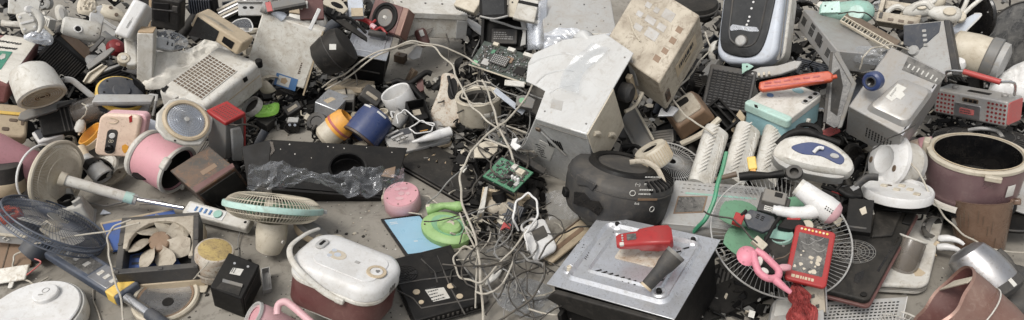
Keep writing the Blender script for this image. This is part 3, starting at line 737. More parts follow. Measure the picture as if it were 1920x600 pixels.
for r, z in ((10, 10.7), (14, 10.9), (18, 10.5), (22, 10.1), (26, 9.4), (30, 7.6)): ring(bm, r, .4, z, None, 40, 4)
t.part('lens_ribs', bm, CH, 0, ln)
t.part('hub', cyl(NB(), 0, 0, 5, 9, 12), LG, 1, ln)
[t.part('screw_hole', cyl(NB(), x, y, 1.8, 1.5, 2.6), K, 0, fr) for x, y in ((-41, 0), (20, 40), (2, -47))]
# red and grey speaker
t = box3('red_top_heater', 'grey box heater with a bright red perforated top and a short black lead', 'heater', (423, 229), (460, 211), (388, 206), (424, 300), .34, (.35, .37, .08))
bm = NB(); box(bm, (0, 0, 0), (t.a, t.b, t.c * .94)); t.part('body', bm, G, 2)
bm = NB(); box(bm, (-1, -1, t.c * .9), (t.a + 1, t.b + 1, t.c)); cv = t.part('cover', bm, RD, 2.5)
F = t.face('top'); bm = NB()
for i in range(5):
    for j in range(8): rbox(bm, t.a * (.14 + .15 * i), t.b * (.1 + .1 * j), t.a * (.14 + .15 * i) + 4, t.b * (.1 + .1 * j) + 1.8, .5, -.4, .5, F, 2)
t.part('slots', bm, MR, 0, cv)
F = t.face('front'); t.part('side_trim', box(NB(), (t.a - 4, 0, -.5), (t.a + 1, t.c * .9, 1), F), RD, .5)
t.decal('vent_panel', F, [(438, 226), (452, 219), (453, 231), (439, 236)], DG, .8)
t.decal('moulding', F, [(430, 240), (448, 236), (454, 256), (452, 300), (434, 300)], LG, 6, 3)
cable('lead', 'thick black lead curling out of the red topped heater', [(429, 235, .31), (445, 235, .34), (470, 235, .30), (484, 240, .26), (480, 250, .22), (468, 250, .2), (462, 240, .24)], 2.2, KBL)
# rusty black oven box
t = box3('rusty_oven', 'rusty black toaster oven lying on its side in front of the red topped heater', 'toaster oven', (367, 363), (441, 314), (318, 320), (400, 398), .17, (.2, .3, .03))
bm = NB(); box(bm, (0, 0, 0), (t.a, t.b, t.c)); t.part('cabinet', bm, RU, 2)
F = t.face('front'); t.decal('door', F, [(374, 365), (440, 321), (464, 352), (404, 390)], KD, 2.5, 1)
F = t.face('top'); t.decal('edge_strip', F, [(367, 361), (440, 313), (436, 306), (361, 352)], MR, .8)
t.decal('label', F, [(375, 322), (402, 306), (408, 312), (381, 329)], BR, .5)
# ---------------------------------------------------------------- left foreground
# cream pedestal fan lying down
t = axis('pedestal_fan', 'cream pedestal fan lying on its side with a green band on its pole', 'fan', 108, 332, .20, -14, .60)
bm = NB(); cage(bm, 66, 16, 120, .75, .18, None, .35, (.3, .62, .85)); g_ = t.part('rear_guard', bm, CR)
t.part('guard_rim', ring(NB(), 67, 4.2, 0, None, 64, 8), CR)
bm = NB(); lathe(bm, [(0, 21), (10, 20), (13, 15), (13, 8), (0, 8)]); t.part('motor_cap', bm, CR, 0, g_)
bm = NB(); cage(bm, 60, -20, 60, .5, .2, T3(0, 0, -8), -.3, (.5,)); f_ = t.part('front_guard', bm, LG)
bm = NB(); lathe(bm, [(0, -30), (30, -29), (48, -26), (54, -23), (48, -24), (0, -28)], T3(0, 0, 12)); t.part('blades_disc', bm, BE, 0, f_)
t.part('front_rim', ring(NB(), 55, 2.2, -37, None, 56, 6), W2)
P0, P1, P2, P3, P4 = t.loc(117, 336, .225), t.loc(246, 372, .10), t.loc(345, 390, .07), t.loc(352, 393, .07), t.loc(470, 424, .05)
t.part('pole', tube(NB(), [P0, P1], 10, 14), W, 0)
t.part('neck_joint', tube(NB(), [P0 - (P1 - P0) * .04, P0 + (P1 - P0) * .05], [14, 12], 14), CR)
t.part('pole_band', tube(NB(), [P0 + (P1 - P0) * .9, P0 + (P1 - P0) * 1.03], 11, 14), MP)
t.part('pole_collar', tube(NB(), [P0 + (P1 - P0) * 1.03, P0 + (P1 - P0) * 1.08], 10.2, 14), LG)
t.part('inner_rod', tube(NB(), [P1, P2], 4, 10), CH)
uz = t.inv.to_3x3() @ V((0, -.35, 1)); bm = NB(); beam(bm, P3, P4, 15, 12, uz, 13, 10); cn = t.part('control_column', bm, W, 4, seg=3)
bm = NB(); beam(bm, P3 + (P4 - P3) * .06 + uz.normalized() * 12, P3 + (P4 - P3) * .62 + uz.normalized() * 11.2, 10, 1, uz); t.part('button_panel', bm, W2, 1, cn)
for k in range(4):
    c = P3 + (P4 - P3) * (.16 + .075 * k) + uz.normalized() * 13; t.part('button', beam(NB(), c, c + (P4 - P3) * .03, 5, 1.2, uz), INKB, .4, cn)
c = P3 + (P4 - P3) * .52 + uz.normalized() * 12; t.part('dial', tube(NB(), [c, c + uz.normalized() * 4], 8, 16), MT, 0, cn)
c = P4 - (P4 - P3) * .06 + uz.normalized() * 9; t.part('screw_hole', tube(NB(), [c, c + uz.normalized() * 2], 2.6, 12), K, 0, cn)
# white base with black ring
t = up('blender_stand', 'white tapered blender base standing upright with a black ring socket', 'blender', 142, 416, 0, 22)
bm = NB(); taper(bm, 33, 26, 24, 19, 0, 46); t.part('base', bm, W, 5, seg=3)
bm = NB(); lathe(bm, [(14, 44), (14, 56), (10, 56), (10, 46)]); t.part('socket_ring', bm, K)
bm = NB(); lathe(bm, [(24, 44), (23, 62), (20, 66), (19, 62), (20, 44)], None, 20, 1, .85, 60, 160); t.part('collar', bm, W, 0)
bm = NB(); lathe(bm, [(26, 40), (25, 54), (21, 56), (21, 40)], None, 12, 1, .8, 300, 350); t.part('collar', bm, W, 0)
t.part('badge', rbox(NB(), 4, 22, 12, 32, 1, -.5, 1, T3(0, -22.5, 0) @ RX(82)), LG, .4)
t.part('foot', prism(NB(), rrpts(-35, -28, 35, 28, 6), -1, 2.5), LG, 1)
# navy fan with long control neck
t = axis('floor_fan', 'navy blue stand fan lying flat with a mesh guard and silver control neck', 'fan', 100, 424, .16, 62, .34)
bm = NB(); cage(bm, 92, -14, 80, .6, .2, None, .3, (.4, .6, .8)); t.part('rear_guard', bm, NV)
bm = NB(); cage(bm, 92, 12, 80, .45, .22, T3(0, 0, 6), .3, (.5, .75)); t.part('front_guard', bm, NV)
bm = NB(); [ring(bm, 94, 1.7, z, None, 72, 6) for z in (-10, 0, 10)]; t.part('guard_rim', bm, NV)
bm = NB(); 
for k in range(110): a = 2 * math.pi * k / 110; tube(bm, [(94.5 * math.cos(a), 94.5 * math.sin(a), -10), (94.5 * math.cos(a + .03), 94.5 * math.sin(a + .03), 10)], .8, 4)
t.part('rim_slots', bm, NV)
t.part('hub', lathe(NB(), [(0, 8), (14, 7), (18, 0), (18, -8), (0, -8)]), CR)
for k in range(3): t.part('blade', blade(NB(), 14, 60, k * 2.1 - .9, 1.5, -7, 6, 1.), W)
H = t.inv.to_3x3() @ V((0, 0, 1)); 
bm = NB(); A1, A2 = t.loc(84, 452, .09), t.loc(52, 480, .06); tube(bm, [A1, A2 * .4 + A1 * .6, A2], [24, 27, 22], 20); t.part('motor_housing', bm, DB)
B1, B2, B3 = t.loc(100, 462, .06), t.loc(185, 515, .05), t.loc(243, 552, .045)
bm = NB(); beam(bm, B1, B3, 25, 9, H, 23, 11); nk = t.part('control_neck', bm, NV, 4, seg=3)
h = H.normalized()
bm = NB(); beam(bm, B1 * .72 + B2 * .28 + h * 9.6, B1 * .02 + B2 * .98 + h * 10, 15, 1.4, H); t.part('display', bm, GD, .8, nk)
bm = NB(); [beam(bm, B1 * (1 - f) + B2 * f + h * 11.2, B1 * (.93 - f) + B2 * (f + .07) + h * 11.2, 6, .4, H) for f in (.36, .55, .75)]; t.part('display_segments', bm, LG, 0, nk)
bm = NB(); beam(bm, B2 + h * 10, B2 * .38 + B3 * .62 + h * 10, 19, 1.4, H); pl = t.part('button_plate', bm, AL, 1, nk)
for k in range(3): c = B2 * (.86 - .2 * k) + B3 * (.14 + .2 * k) + h * 11.5; t.part('button', beam(NB(), c - (B3 - B2) * .05, c + (B3 - B2) * .05, 6, 1.3, H), W, .8, nk)
bm = NB(); beam(bm, B2 * .36 + B3 * .64, B2 * .08 + B3 * .92, 24.5, 12, H); t.part('yellow_band', bm, YE, 3, nk)
C1, C2, C3 = t.loc(238, 558, .045), t.loc(280, 588, .04), t.loc(330, 624, .04)
t.part('chrome_tube', tube(NB(), [C1, C2], 9, 16), CH); t.part('lower_pole', tube(NB(), [C2, C3], 11, 16), DB)
# fan in a square box
t = quad('box_fan', 'square box fan with dusty cream blades in a broken black frame', 'fan', (214, 514), (371, 501), (228, 408), .12, .12, .15, 34)
bm = NB(); w = 13
box(bm, (0, 0, 0), (t.a, w, t.c)); box(bm, (0, t.b - w, 0), (t.a, t.b, t.c)); box(bm, (0, w, 0), (w, t.b - w, t.c)); box(bm, (t.a - w, w, 0), (t.a, t.b - w, t.c))
fr = t.part('frame', bm, DG, 1.5)
bm = NB(); box(bm, (-1.5, -1.5, -26), (t.a + 1.5, t.b + 1.5, -1)); t.part('lower_shroud', bm, BE, 2)
q = [(w - 3, t.b - w + 3), (t.a - w + 3, t.b - w + 3), (t.a - w + 3, t.b * .2)] + elpts(t.a * .52, t.b * .42, t.a * .4, t.b * .46, 22, -28, 180) + [(w - 3, t.b * .42)]
t.part('shroud', prism(NB(), q, t.c - 8, t.c + 1), BD, 1.2)
t.part('well', box(NB(), (w, w, 0), (t.a - w, t.b - w, 1.5)), K)
bm = NB(); [box(bm, (t.a * .12, t.b * (.2 + .12 * k), 2), (t.a * .5, t.b * (.2 + .12 * k) + 6, 4)) for k in range(3)]; t.part('blue_liner', prism(NB(), [(w, w), (t.a * .8, w), (t.a * .6, t.b * .6), (w, t.b * .5)], 1.5, 3), BB)
t.part('louvres', bm, DB)
cx, cy = t.a * .5, t.b * .55
hb = t.part('hub', lathe(NB(), [(0, 14), (18, 13.5), (20.5, 11), (21, -2), (0, -2)], T3(cx, cy, t.c - 16), 30, 1, t.b / t.a * 1.25), BR)
for k in range(7): t.part('blade', blade(NB(), 16, 60, k * .8976 + .3, .95, -9, 7, 1.2, T3(cx, cy, t.c - 8) @ Matrix.Diagonal((1, t.b / t.a * 1.22, 1, 1))), BD)
for x, y in ((4, 4), (t.a - 4, 4), (4, t.b * .5), (t.a - 4, t.b * .5), (t.a * .55, 4)): t.part('clip', rbox(NB(), x - 4, y - 3, x + 4, y + 3, 1, t.c - .5, t.c + 2), DG, .5, fr)
t = quad('blue_backing_sheet', 'bright blue plastic backing sheet with a cream edge under the square box fan', 'sheet', (210, 470), (350, 440), (190, 420), .02, .02, .03, 5)
bm = NB(); box(bm, (0, 0, 0), (t.a, t.b, t.c)); t.part('panel', bm, BB, 1); t.part('edge', tube(NB(), [(0, 0, t.c), (0, t.b, t.c), (t.a, t.b, t.c)], 2.6, 6), BE)
# cream desk fan, mint band
t = axis('desk_fan', 'cream desk fan lying face up with a mint band round its guard', 'fan', 513, 388, .20, 83, .07)
bm = NB(); cage(bm, 88, 19, 84, .8, .2, T3(0, 0, 4), .12, (.45, .75, .93), 7); t.part('front_guard', bm, CR)
bm = NB(); cage(bm, 88, -22, 84, .8, .2, T3(0, 0, -4), .12, (.45, .75, .93), 7); t.part('rear_guard', bm, CR)
bm = NB(); lathe(bm, [(87, -6), (91, -5), (92, 0), (91, 5), (87, 6), (87, -6)], None, 64); t.part('guard_band', bm, MP)
t.part('clip', rbox(NB(), 88, -5, 98, 5, 2, -4, 4), LG, 1)
t.part('hub', lathe(NB(), [(0, 13), (13, 12), (16, 6), (16, -18), (0, -18)]), CR)
for k in range(3): t.part('blade', blade(NB(), 14, 74, k * 2.094, 1.6, -10, 10, 1.4), GT)
bm = NB(); Q0, Q1, Q2 = t.loc(511, 415, .16), t.loc(508, 450, .09), t.loc(503, 468, .05)
tube(bm, [Q0, Q0 * .5 + Q1 * .5, Q1, Q2], [27, 29, 28, 23], 22); st = t.part('motor_stand', bm, CR)
t.part('knob', tube(NB(), [t.loc(522, 452, .1), t.loc(532, 454, .1)], 4, 12), W, 0, st); t.part('slot', tube(NB(), [t.loc(524, 425, .155), t.loc(520, 448, .11)], 3, 8), LG, 0, st)
t.part('ribs', tube(NB(), [t.loc(492, 420, .155), t.loc(488, 452, .1)], 2, 8), CR, 0, st)
t = axis('clothes_iron', 'beige and grey clothes iron base lying beside the cream desk fan', 'clothes iron', 585, 434, .07, 60, .55)
bm = NB(); lathe(bm, [(0, 8), (24, 7), (31, 2), (32, -6), (26, -14), (0, -18)], None, 36, 1.1, .62); t.part('body', bm, BE); 
t.part('sole', lathe(NB(), [(0, 10), (26, 9.5), (32, 3), (31, 1)], None, 36, 1.1, .62), G)
bm = NB(); tube(bm, smooth([t.loc(590, 445, .05), t.loc(610, 452, .07), t.loc(635, 448, .08), t.loc(648, 462, .05)], 5), [9, 9, 10, 10, 10, 10, 10, 9, 9, 8, 8, 8, 8, 7, 7, 6], 10); t.part('handle', bm, CR)
# flaking drum
t = axis('rusty_drum', 'rusty enamel drum with a flaking yellow end', 'drum', 402, 478, .12, 84, .70)
bm = NB(); lathe(bm, [(0, -52), (28, -52), (33, -46), (35, 8), (33, 13), (30, 14)]); t.part('drum', bm, RW)
t.part('end_cap', lathe(NB(), [(31, 13.5), (26, 15), (10, 16), (0, 16)]), RY)
t.part('strap', lathe(NB(), [(36, -30), (37, -30), (37, -26), (36, -26)]), RW)
# black power supply
t = box3('power_supply', 'square black power supply with a vented side and a white label on top', 'power supply', (453, 562), (487, 496), (393, 538), (459, 597), .14)
bm = NB(); box(bm, (0, 0, 0), (t.a, t.b, t.c)); t.part('case', bm, K, 2.5)
F = t.face('top')
t.decal('label', F, [(429, 513), (450, 516), (445, 504 + 13.5), (426, 511)], PA, .6) if False else t.decal('label', F, [(437, 502), (457, 505), (450, 517), (430, 513)], PA, .6)
bm = NB(); p = t.hits(F, [(434, 511), (452, 505)]); dashes(bm, p[0][0], p[0][1] - 6, p[0][0] + 12, p[0][1] + 6, 3, F, .6, .5); t.part('label_print', bm, INK)
t.decal('shelf', F, [(405, 541), (448, 555), (455, 536), (420, 525)], KD, 1.4, .5)
t.decal('connector_strip', F, [(418, 524), (456, 534), (454, 540), (417, 530)], G, 4, .6)
for x, y in ((440, 494), (465, 500)): p = t.hit(F, x, y); t.part('screw', cyl(NB(), p[0], p[1], 2.4, -.3, 1, F, 14), CH)
F = t.face('front'); bm = NB(); [box(bm, (t.a * (.1 + .055 * i), t.c * .1, -.3), (t.a * (.1 + .055 * i) + 1.4, t.c * .9, 1.6), F) for i in range(15)]; t.part('vent_fins', bm, DG)
t = box3('small_tray', 'shallow grey white plastic tray lying right of the black power supply', 'tray', (493, 545), (510, 541), (489, 503), (493, 553), .03)
bm = NB(); box(bm, (0, 0, 0), (t.a, t.b, 2)); [box(bm, p, q) for p, q in (((0, 0, 2), (t.a, 2, t.c)), ((0, t.b - 2, 2), (t.a, t.b, t.c)), ((0, 2, 2), (2, t.b - 2, t.c)), ((t.a - 2, 2, 2), (t.a, t.b - 2, t.c)))]; solo(t, 'small_tray', bm, LG, bevel=.5)
# ring plate
t = up('heater_plate', 'round polished reflector plate in a stained cream ring with an off centre hole', 'reflector', 311, 560, .015, 0, 3, 4)
t.part('ring', lathe(NB(), [(50, 1), (52, 6), (57, 7), (60, 4), (60, -4), (50, -5)], None, 56), CR)
t.part('rust_band', lathe(NB(), [(45, 3), (50, 5), (51, 1), (45, 0)], None, 56), BR)
t.part('dish', lathe(NB(), [(0, -2), (20, -1), (40, 1), (46, 3.5)], None, 48), CH)
t.part('hole', cyl(NB(), 6, -7, 10, -2.5, .6), K)
t.part('tab', rbox(NB(), 48, 18, 68, 38, 4, 0, 3), CR, 1)
# rice cooker
t = box3('rice_cooker', 'white and maroon rice cooker standing upright with a swing handle', 'rice cooker', (705, 556), (768, 488), (532, 486), (690, 634), .255, (.255, .255, .03))
a, b, c = t.a, t.b, t.c
def rr(bm, i, z0, z1, r=46): return rbox(bm, i, i, a - i, b - i, r, z0, z1, None, 10)
t.part('pot_body', rr(NB(), 2, 4, c * .64), MR, 3); t.part('foot_ring', rr(NB(), 5, 0, 5), W, 1)
t.part('body_rim', rr(NB(), -1, c * .61, c * .71, 48), W, 3, seg=3)
bm = NB(); rgs = []
for i, z in ((0, c * .72), (0, c * .88), (4, c * .96), (12, c * 1.0), (24, c * 1.015)): rgs.append([(x, y, z) for x, y in rrpts(i, i, a - i, b - i, max(8, 47 - i), 10)])
ld = t.part('lid', loft(bm, rgs), W2, 0, sub=0)
F = T3(0, 0, c * 1.015)
ins = t.hits(F, [(612, 452), (726, 500), (690, 548), (590, 500)])
t.part('lid_inset', rbox(NB(), a * .16, b * .12, a * .8, b * .8, 24, c * 1.01, c * 1.03, None, 8), W2, 1.5, ld)
F = T3(0, 0, c * 1.03)
p = t.hit(F, 706, 510); t.part('button_ring', lathe(NB(), [(13, 0), (13, 2), (19, 2), (20, 0)], F @ T3(*p, 0)), BE, 0, ld); bt = t.part('open_button', lathe(NB(), [(0, 1.6), (12, 1.6), (13, 0)], F @ T3(*p, 0)), W2, 0, ld)
bm = NB(); [ring(bm, 2, .6, 2, F @ T3(p[0] + 1 + x, p[1] - 3 + y, 0), 12, 4) for x, y in ((-2, 0), (2, 0), (0, 3))]; t.part('button_icon', bm, INK, 0, ld)
p = t.hit(F, 670, 492); t.part('model_plate', rbox(NB(), p[0] - 4, p[1] - 5, p[0] + 4, p[1] + 5, 1, -.3, .8, F), LG, .2, ld)
p = t.hit(F, 633, 478); sk = t.part('round_sticker', prism(NB(), elpts(*p, 15, 18, 28), -.3, .7, F), PAP, .2, ld)
bm = NB(); [cyl(bm, p[0] + x, p[1] + y, r, 0, 1.1, F, 18) for x, y, r in ((-10, 12, 5), (9, 13, 5), (0, 0, 7))]; t.part('sticker_spots', bm, BG, 0, ld)
p = t.hit(F, 604, 458); t.part('steam_vent', rbox(NB(), p[0] - 16, p[1] - 10, p[0] + 16, p[1] + 10, 9, -2, 4, F), LG, 2, ld); t.part('vent_slot', rbox(NB(), p[0] - 9, p[1] - 3, p[0] + 9, p[1] + 3, 2, 3.5, 4.8, F), K, 0, ld)
bm = NB(); tube(bm, smooth([(-4, b * .34, c * .62), (-7, b * .55, c * .72), (-4, b * .85, c * .98), (a * .2, b + 6, c * 1.08), (a * .6, b + 8, c * 1.08), (a * .9, b + 4, c * 1.0)], 7), 6, 10, flat=.6); t.part('handle', bm, W)
t.part('handle_end', rbox(NB(), b * .30 , c * .56, b * .40, c * .68, 4, -1, 8, Matrix(((0, 0, -1, 0), (1, 0, 0, 0), (0, 1, 0, 0), (0, 0, 0, 1)))), W, 2)
F = t.face('front'); bm = NB(); [rbox(bm, a * .45 + 8 * i, c * .64, a * .45 + 8 * i + 3, c * .8, 1, -.4, 2, F) for i in range(3)]; t.part('hinge_slots', bm, G)
# pink hair dryer
t = axis('pink_hair_dryer', 'pink hair dryer lying at the bottom edge with its handle curling over', 'hair dryer', 488, 596, .07, 152, .42)
bm = NB(); lathe(bm, [(16, 14), (23, 12), (26, 4), (27, -20), (24, -70), (20, -100), (0, -101)]); t.part('barrel', bm, PP)
t.part('rear_ring', lathe(NB(), [(24, 10), (27, 12), (26, 17), (22, 17), (20, 12)]), LG); t.part('inlet', cyl(NB(), 0, 0, 20, 8, 12), PK, 1)
t.part('hanging_hole', prism(NB(), elpts(-25, -4, 4, 6, 18), -2, 2, T3(0, 0, 0) @ RY_(-90) @ T3(-6, 6, 26)), K) if False else None
bm = NB(); tube(bm, smooth([t.loc(520, 590, .12), t.loc(522, 572, .14), t.loc(535, 566, .15), t.loc(552, 577, .14), t.loc(585, 606, .12)], 6), 7, 10); t.part('handle', bm, PP)
# robot vacuum
t = up('robot_vacuum', 'round white robot vacuum at the bottom left corner', 'robot vacuum', 59, 586, .085, 8)
t.part('bumper', lathe(NB(), [(0, -40), (84, -40), (90, -34), (91, -10), (88, -4), (82, -3)], None, 72), W)
tp = t.part('top_plate', lathe(NB(), [(83, -4), (84, 0), (82, 2), (0, 2.6)], None, 72), W2)
t.part('groove', ring(NB(), 84.5, 1, -1.5, None, 72, 5), G)
tu = t.part('laser_turret', lathe(NB(), [(23, 2), (23, 10), (21, 12), (0, 12.6)], T3(14, 40, 0)), W2)
t.part('turret_ring', ring(NB(), 6, .8, 12.8, T3(14, 44, 0), 24, 5), LG, 0, tu); bm = NB(); dashes(bm, 4, 31, 22, 36, 1, None, .8, 12.5, 2); t.part('turret_mark', bm, LG, 0, tu)
bm = NB(); box(bm, (70, -60, -39), (72, 10, -5)); t.part('bumper_seam', prism(NB(), [(88.5, -30), (92, -30), (92, -28.5), (88.5, -28.5)], -38, -5), DG)
# left edge oddments
t = view('red_bracket', 'salmon red plastic bracket with an oval hole at the left edge', 'bracket', 10, 402, .08, 0, -40)
bm = NB(); tube(bm, smooth([(-30, -14, 0), (4, -14, 0), (22, -4, 0), (16, 12, 0), (0, 6, 0), (-30, 8, 0)], 6), 8, 10, flat=.7); t.part('loop', bm, OR); t.part('arm', rbox(NB(), -2, 4, 8, 22, 3, -4, 4), OR, 1.5)
t = box3('silver_rail', 'beige rail with two small white buckles at the left edge', 'rail', (62, 446), (70, 430), (-30, 436), (62, 462), .09)
bm = NB(); box(bm, (0, 0, 0), (t.a, t.b, t.c)); t.part('rail', bm, LG, 2); F = t.face('side')
for x in (12, 45): p = t.hit(F, x, 447); t.part('buckle', ring(NB(), 5, 1.6, 1, F @ T3(*p, 0), 4, 5), W)
t.part('lip', tube(NB(), [(0, 0, t.c), (0, t.b, t.c)], 3, 8), CR)
t = quad('brown_sheet', 'folded reddish brown plastic sheet on the floor at the left edge', 'sheet', (-30, 512), (58, 496), (-20, 456), .03, .02, .06, 5)
bm = NB(); box(bm, (0, 0, 0), (t.a, t.b, t.c)); t.part('sheet', bm, BR, 1); t.part('fold', tube(NB(), [(t.a * .38, 0, t.c), (t.a * .46, t.b, t.c)], 1.6, 6), BK)
t = quad('white_flat_bag', 'flattened off white packet with dark strings at the left edge', 'packet', (-30, 536), (46, 524), (-20, 506), .02, .03, .05, 5)
bm = NB(); box(bm, (0, 0, 0), (t.a, t.b, t.c)); t.part('packet', bm, WG, 2); t.part('tab', rbox(NB(), t.a * .6, -12, t.a * .72, 2, 3, 0, 3), W, .8); t.part('string', tube(NB(), smooth([(t.a, t.b * .3, 3), (t.a + 12, t.b * .6, 4), (t.a + 20, t.b, 3), (t.a + 6, t.b * 1.3, 4)], 5), 1.5, 5), RF)
t = axis('grey_cup_nozzle', 'grey white tubular nozzle leaning behind the cream pedestal fan', 'nozzle', 186, 322, .12, -50, .4)
bm = NB(); lathe(bm, [(0, -40), (10, -40), (13, -20), (18, -18), (19, 14), (17, 16), (15, 10), (0, 8)]); t.part('nozzle', bm, LG); t.part('mouth', cyl(NB(), 0, 0, 14.6, 9, 11), K); t.part('stem', tube(NB(), [(0, 0, -38), (-6, 4, -62)], 9, 12), BE)
t = view('muddy_sole', 'muddy brown oval sole plate lying in front of the cream rounded heater', 'plate', 205, 335, .05, 15, -45)
t.part('plate', prism(NB(), smooth([(-32, -8, 0), (-10, -16, 0), (22, -6, 0), (34, 14, 0), (14, 16, 0), (-20, 6, 0)], 5, True) and [(p.x, p.y) for p in smooth([(-32, -8, 0), (-10, -16, 0), (22, -6, 0), (34, 14, 0), (14, 16, 0), (-20, 6, 0)], 5, True)], -5, 4), BD, 2)
for x, y in ((-14, -6), (4, 0), (20, 6)): t.part('screw', cyl(NB(), x, y, 2, 3, 5.2), BK)
t = view('pale_blue_shard', 'small triangular pale blue shard on the floor near the white tapered base', 'shard', 198, 398, .01, 0, -50)
solo(t, 'pale_blue_shard', prism(NB(), [(-9, -6), (-4, 8), (9, -4)], -1, 1), BG)
# ---------------------------------------------------------------- middle of the yard
# black range hood sheet with collar
t = view('range_hood', 'big black range hood panel lying on edge with a round duct collar', 'range hood', 625, 315, .14, 0, -24)
bm = NB(); prism(bm, [(-112, 60), (20, 52), (140, 44), (108, -58), (-120, -34)], -8, -3); t.part('front_panel', bm, K, 1)
bm = NB(); prism(bm, [(-170, 52), (-113, 61), (-121, -36), (-155, -28)], -8, -4, T3(-115, 0, 0) @ RY_(-14) @ T3(115, 0, 0)); t.part('side_panel', bm, K, 1)
bm = NB(); prism(bm, [(-110, -36), (100, -58), (100, -62), (-110, -42)], -90, -4); t.part('bottom_panel', bm, K, 1)
t.part('duct_collar', lathe(NB(), [(31, -6), (31, 34), (34, 35), (35, 30), (34, -3)], T3(26, -6, 0) @ RX(12), 40, 1, .8), K); t.part('duct_mouth', cyl(NB(), 26, -6, 26, -3, -1.5), KG)
t.part('sticker', prism(NB(), [(96, -2), (116, 4), (112, -20), (88, -16)], -3.2, -2), BR)
bm = NB(); [cyl(bm, x, y, r, -3.1, -2.3, None, 8) for x, y, r in ((-80, 50, 1.4), (-10, 46, 1.2), (0, 44, 1), (20, 42, 1.2), (62, 44, 1), (-96, 40, 1), (-70, 30, 1.2), (-40, 22, .9), (110, 34, 1))]; t.part('paint_specks', bm, W)
t.part('torn_strip', prism(NB(), [(-116, 56), (-110, 54), (-106, 36), (-114, 26), (-112, 40)], -3.2, -1.5), SM)
t = view('plastic_wrap', 'torn clear plastic wrap draped along the bottom of the black range hood', 'plastic wrap', 615, 345, .16, 0, -35)
def wr(u, v):
    from mathutils import noise as nz
    x = -140 + 280 * u; wv = (26 + 16 * math.sin(u * 9 + 1)) * (1.1 - abs(u - .45)); q = V((u * 4.5, v * 1.6, 3))
    rid = (1 - abs(nz.noise(q * 1.3))) ** 3 + .45 * (1 - abs(nz.noise(q * 3.1 + V((5, 0, 0))))) ** 3
    return (x, 10 * math.sin(u * 7) - 6 + (v - .5) * 2 * wv + 6 * nz.noise(q * 3), 10 + 20 * rid)
solo(t, 'plastic_wrap', sheet(NB(), wr, 90, 14), FI)
# green bag and rings near hood
t = view('green_snack_bag', 'bright green crumpled snack bag lying by the red topped heater', 'bag', 500, 206, .12, 5, -40)
solo(t, 'green_snack_bag', crumple([(-22, -14), (-20, 12), (0, 10), (22, 16), (20, -8), (4, -16)], 5, 5.5, 8, 5, 2.5), GB)
t = axis('white_hoop', 'white plastic ring lid leaning under the cream air purifier', 'lid', 473, 200, .14, 140, .5)
t.part('hoop', lathe(NB(), [(17, -5), (17, 5), (20, 6), (21, 0), (20, -6), (17, -5)]), W); t.part('disc', cyl(NB(), 0, 0, 17, -3, -1), DG)
t = box3('adapter_brick', 'black adapter brick lying in front of the green snack bag', 'adapter', (500, 236), (516, 222), (480, 224), (500, 252), .06)
bm = NB(); box(bm, (0, 0, 0), (t.a, t.b, t.c)); t.part('case', bm, DG, 1.5); t.part('cord_stub', tube(NB(), [(t.a, t.b / 2, t.c / 2), (t.a + 10, t.b / 2, t.c / 2 - 4)], 2, 8), K)
t = box3('film_camera', 'black camera body standing on the floor with a silver top plate', 'camera', (536, 230), (560, 231), (539, 220), (537, 248), .075)
bm = NB(); box(bm, (0, 0, 0), (t.a, t.b, t.c)); t.part('body', bm, KG, 2); t.part('top_plate', rbox(NB(), 2, 2, t.a - 2, t.b - 1, 1, t.c - .5, t.c + 1.5), LG, .5)
for u in (.3, .7): t.part('badge', cyl(NB(), t.a * u, t.c * .8, 2.5, -.3, 1, t.face('front'), 14), BG)
t = view('battery_pack', 'dark grey ridged battery pack tipped on its side behind the black camera', 'battery', 549, 204, .06, 35, -30)
bm = NB(); rbox(bm, -16, -9, 16, 9, 3, -8, 4); t.part('pack', bm, DG, 1.5); t.part('contact', rbox(NB(), -10, -4, 10, 3, 1, 3.5, 5), BD, .4)
t = box3('steel_box', 'plain grey white metal box on the floor behind the blue bucket', 'box', (630, 207), (655, 181), (590, 191), (628, 240), .11)
bm = NB(); box(bm, (0, 0, 0), (t.a, t.b, t.c)); t.part('box', bm, GS, 1.5); t.part('lid_seam', rbox(NB(), 0, -.6, t.a, .4, .2, t.c * .82, t.c * .86), G); t.part('dirt_patch', prism(NB(), t.hits(t.face('top'), [(606, 188), (622, 182), (630, 186), (614, 194)]), t.c - .2, t.c + .3), BE)
t = view('cream_pipe', 'cream roller tube lying behind the small metal box', 'tube', 666, 172, .1, 10, 0)
bm = NB(); tube(bm, [(-40, 0, 0), (-14, 0, 0), (-12, 0, 0), (34, 0, 0), (38, 0, 0)], [8, 8.5, 9, 8.5, 6], 16); t.part('tube', bm, CR); t.part('clip', ring(NB(), 9.4, 1.2, 0, T3(-16, 0, 0) @ RY_(90), 20, 5), K)
t = box3('beige_case', 'beige plastic case with moulded ribs beneath the arching white cables', 'case', (678, 165), (703, 152), (612, 158), (678, 176), .14)
bm = NB(); box(bm, (0, 0, 0), (t.a, t.b, t.c)); t.part('case', bm, BE, 2); bm = NB(); [box(bm, (t.a * .1, t.b * u, t.c - .3), (t.a * .9, t.b * u + 2, t.c + 1.5)) for u in (.2, .4, .6, .8)]; t.part('ribs', bm, BD)
t = view('black_gearbox', 'dark grey gearbox block with corroded contacts between metal box and white pot', 'gearbox', 697, 180, .12, -35, -25)
bm = NB(); rbox(bm, -20, -15, 20, 15, 5, -18, 6); t.part('block', bm, DG, 2.5); t.part('contacts', crumple([(-12, -4), (-8, 3), (12, 1), (10, -6)], 1.5, 2.2, 4, 2).copy() if False else rbox(NB(), -12, -6, 12, 1, 2, 5.5, 7.5), BD, .6)
t.part('cap', cyl(NB(), 24, -2, 6, -8, 0), G, 1)
t = box3('dark_junction_box', 'small dark upright box pressed against the plain metal box', 'box', (640, 186), (664, 186), (643, 176), (640, 212), .12)
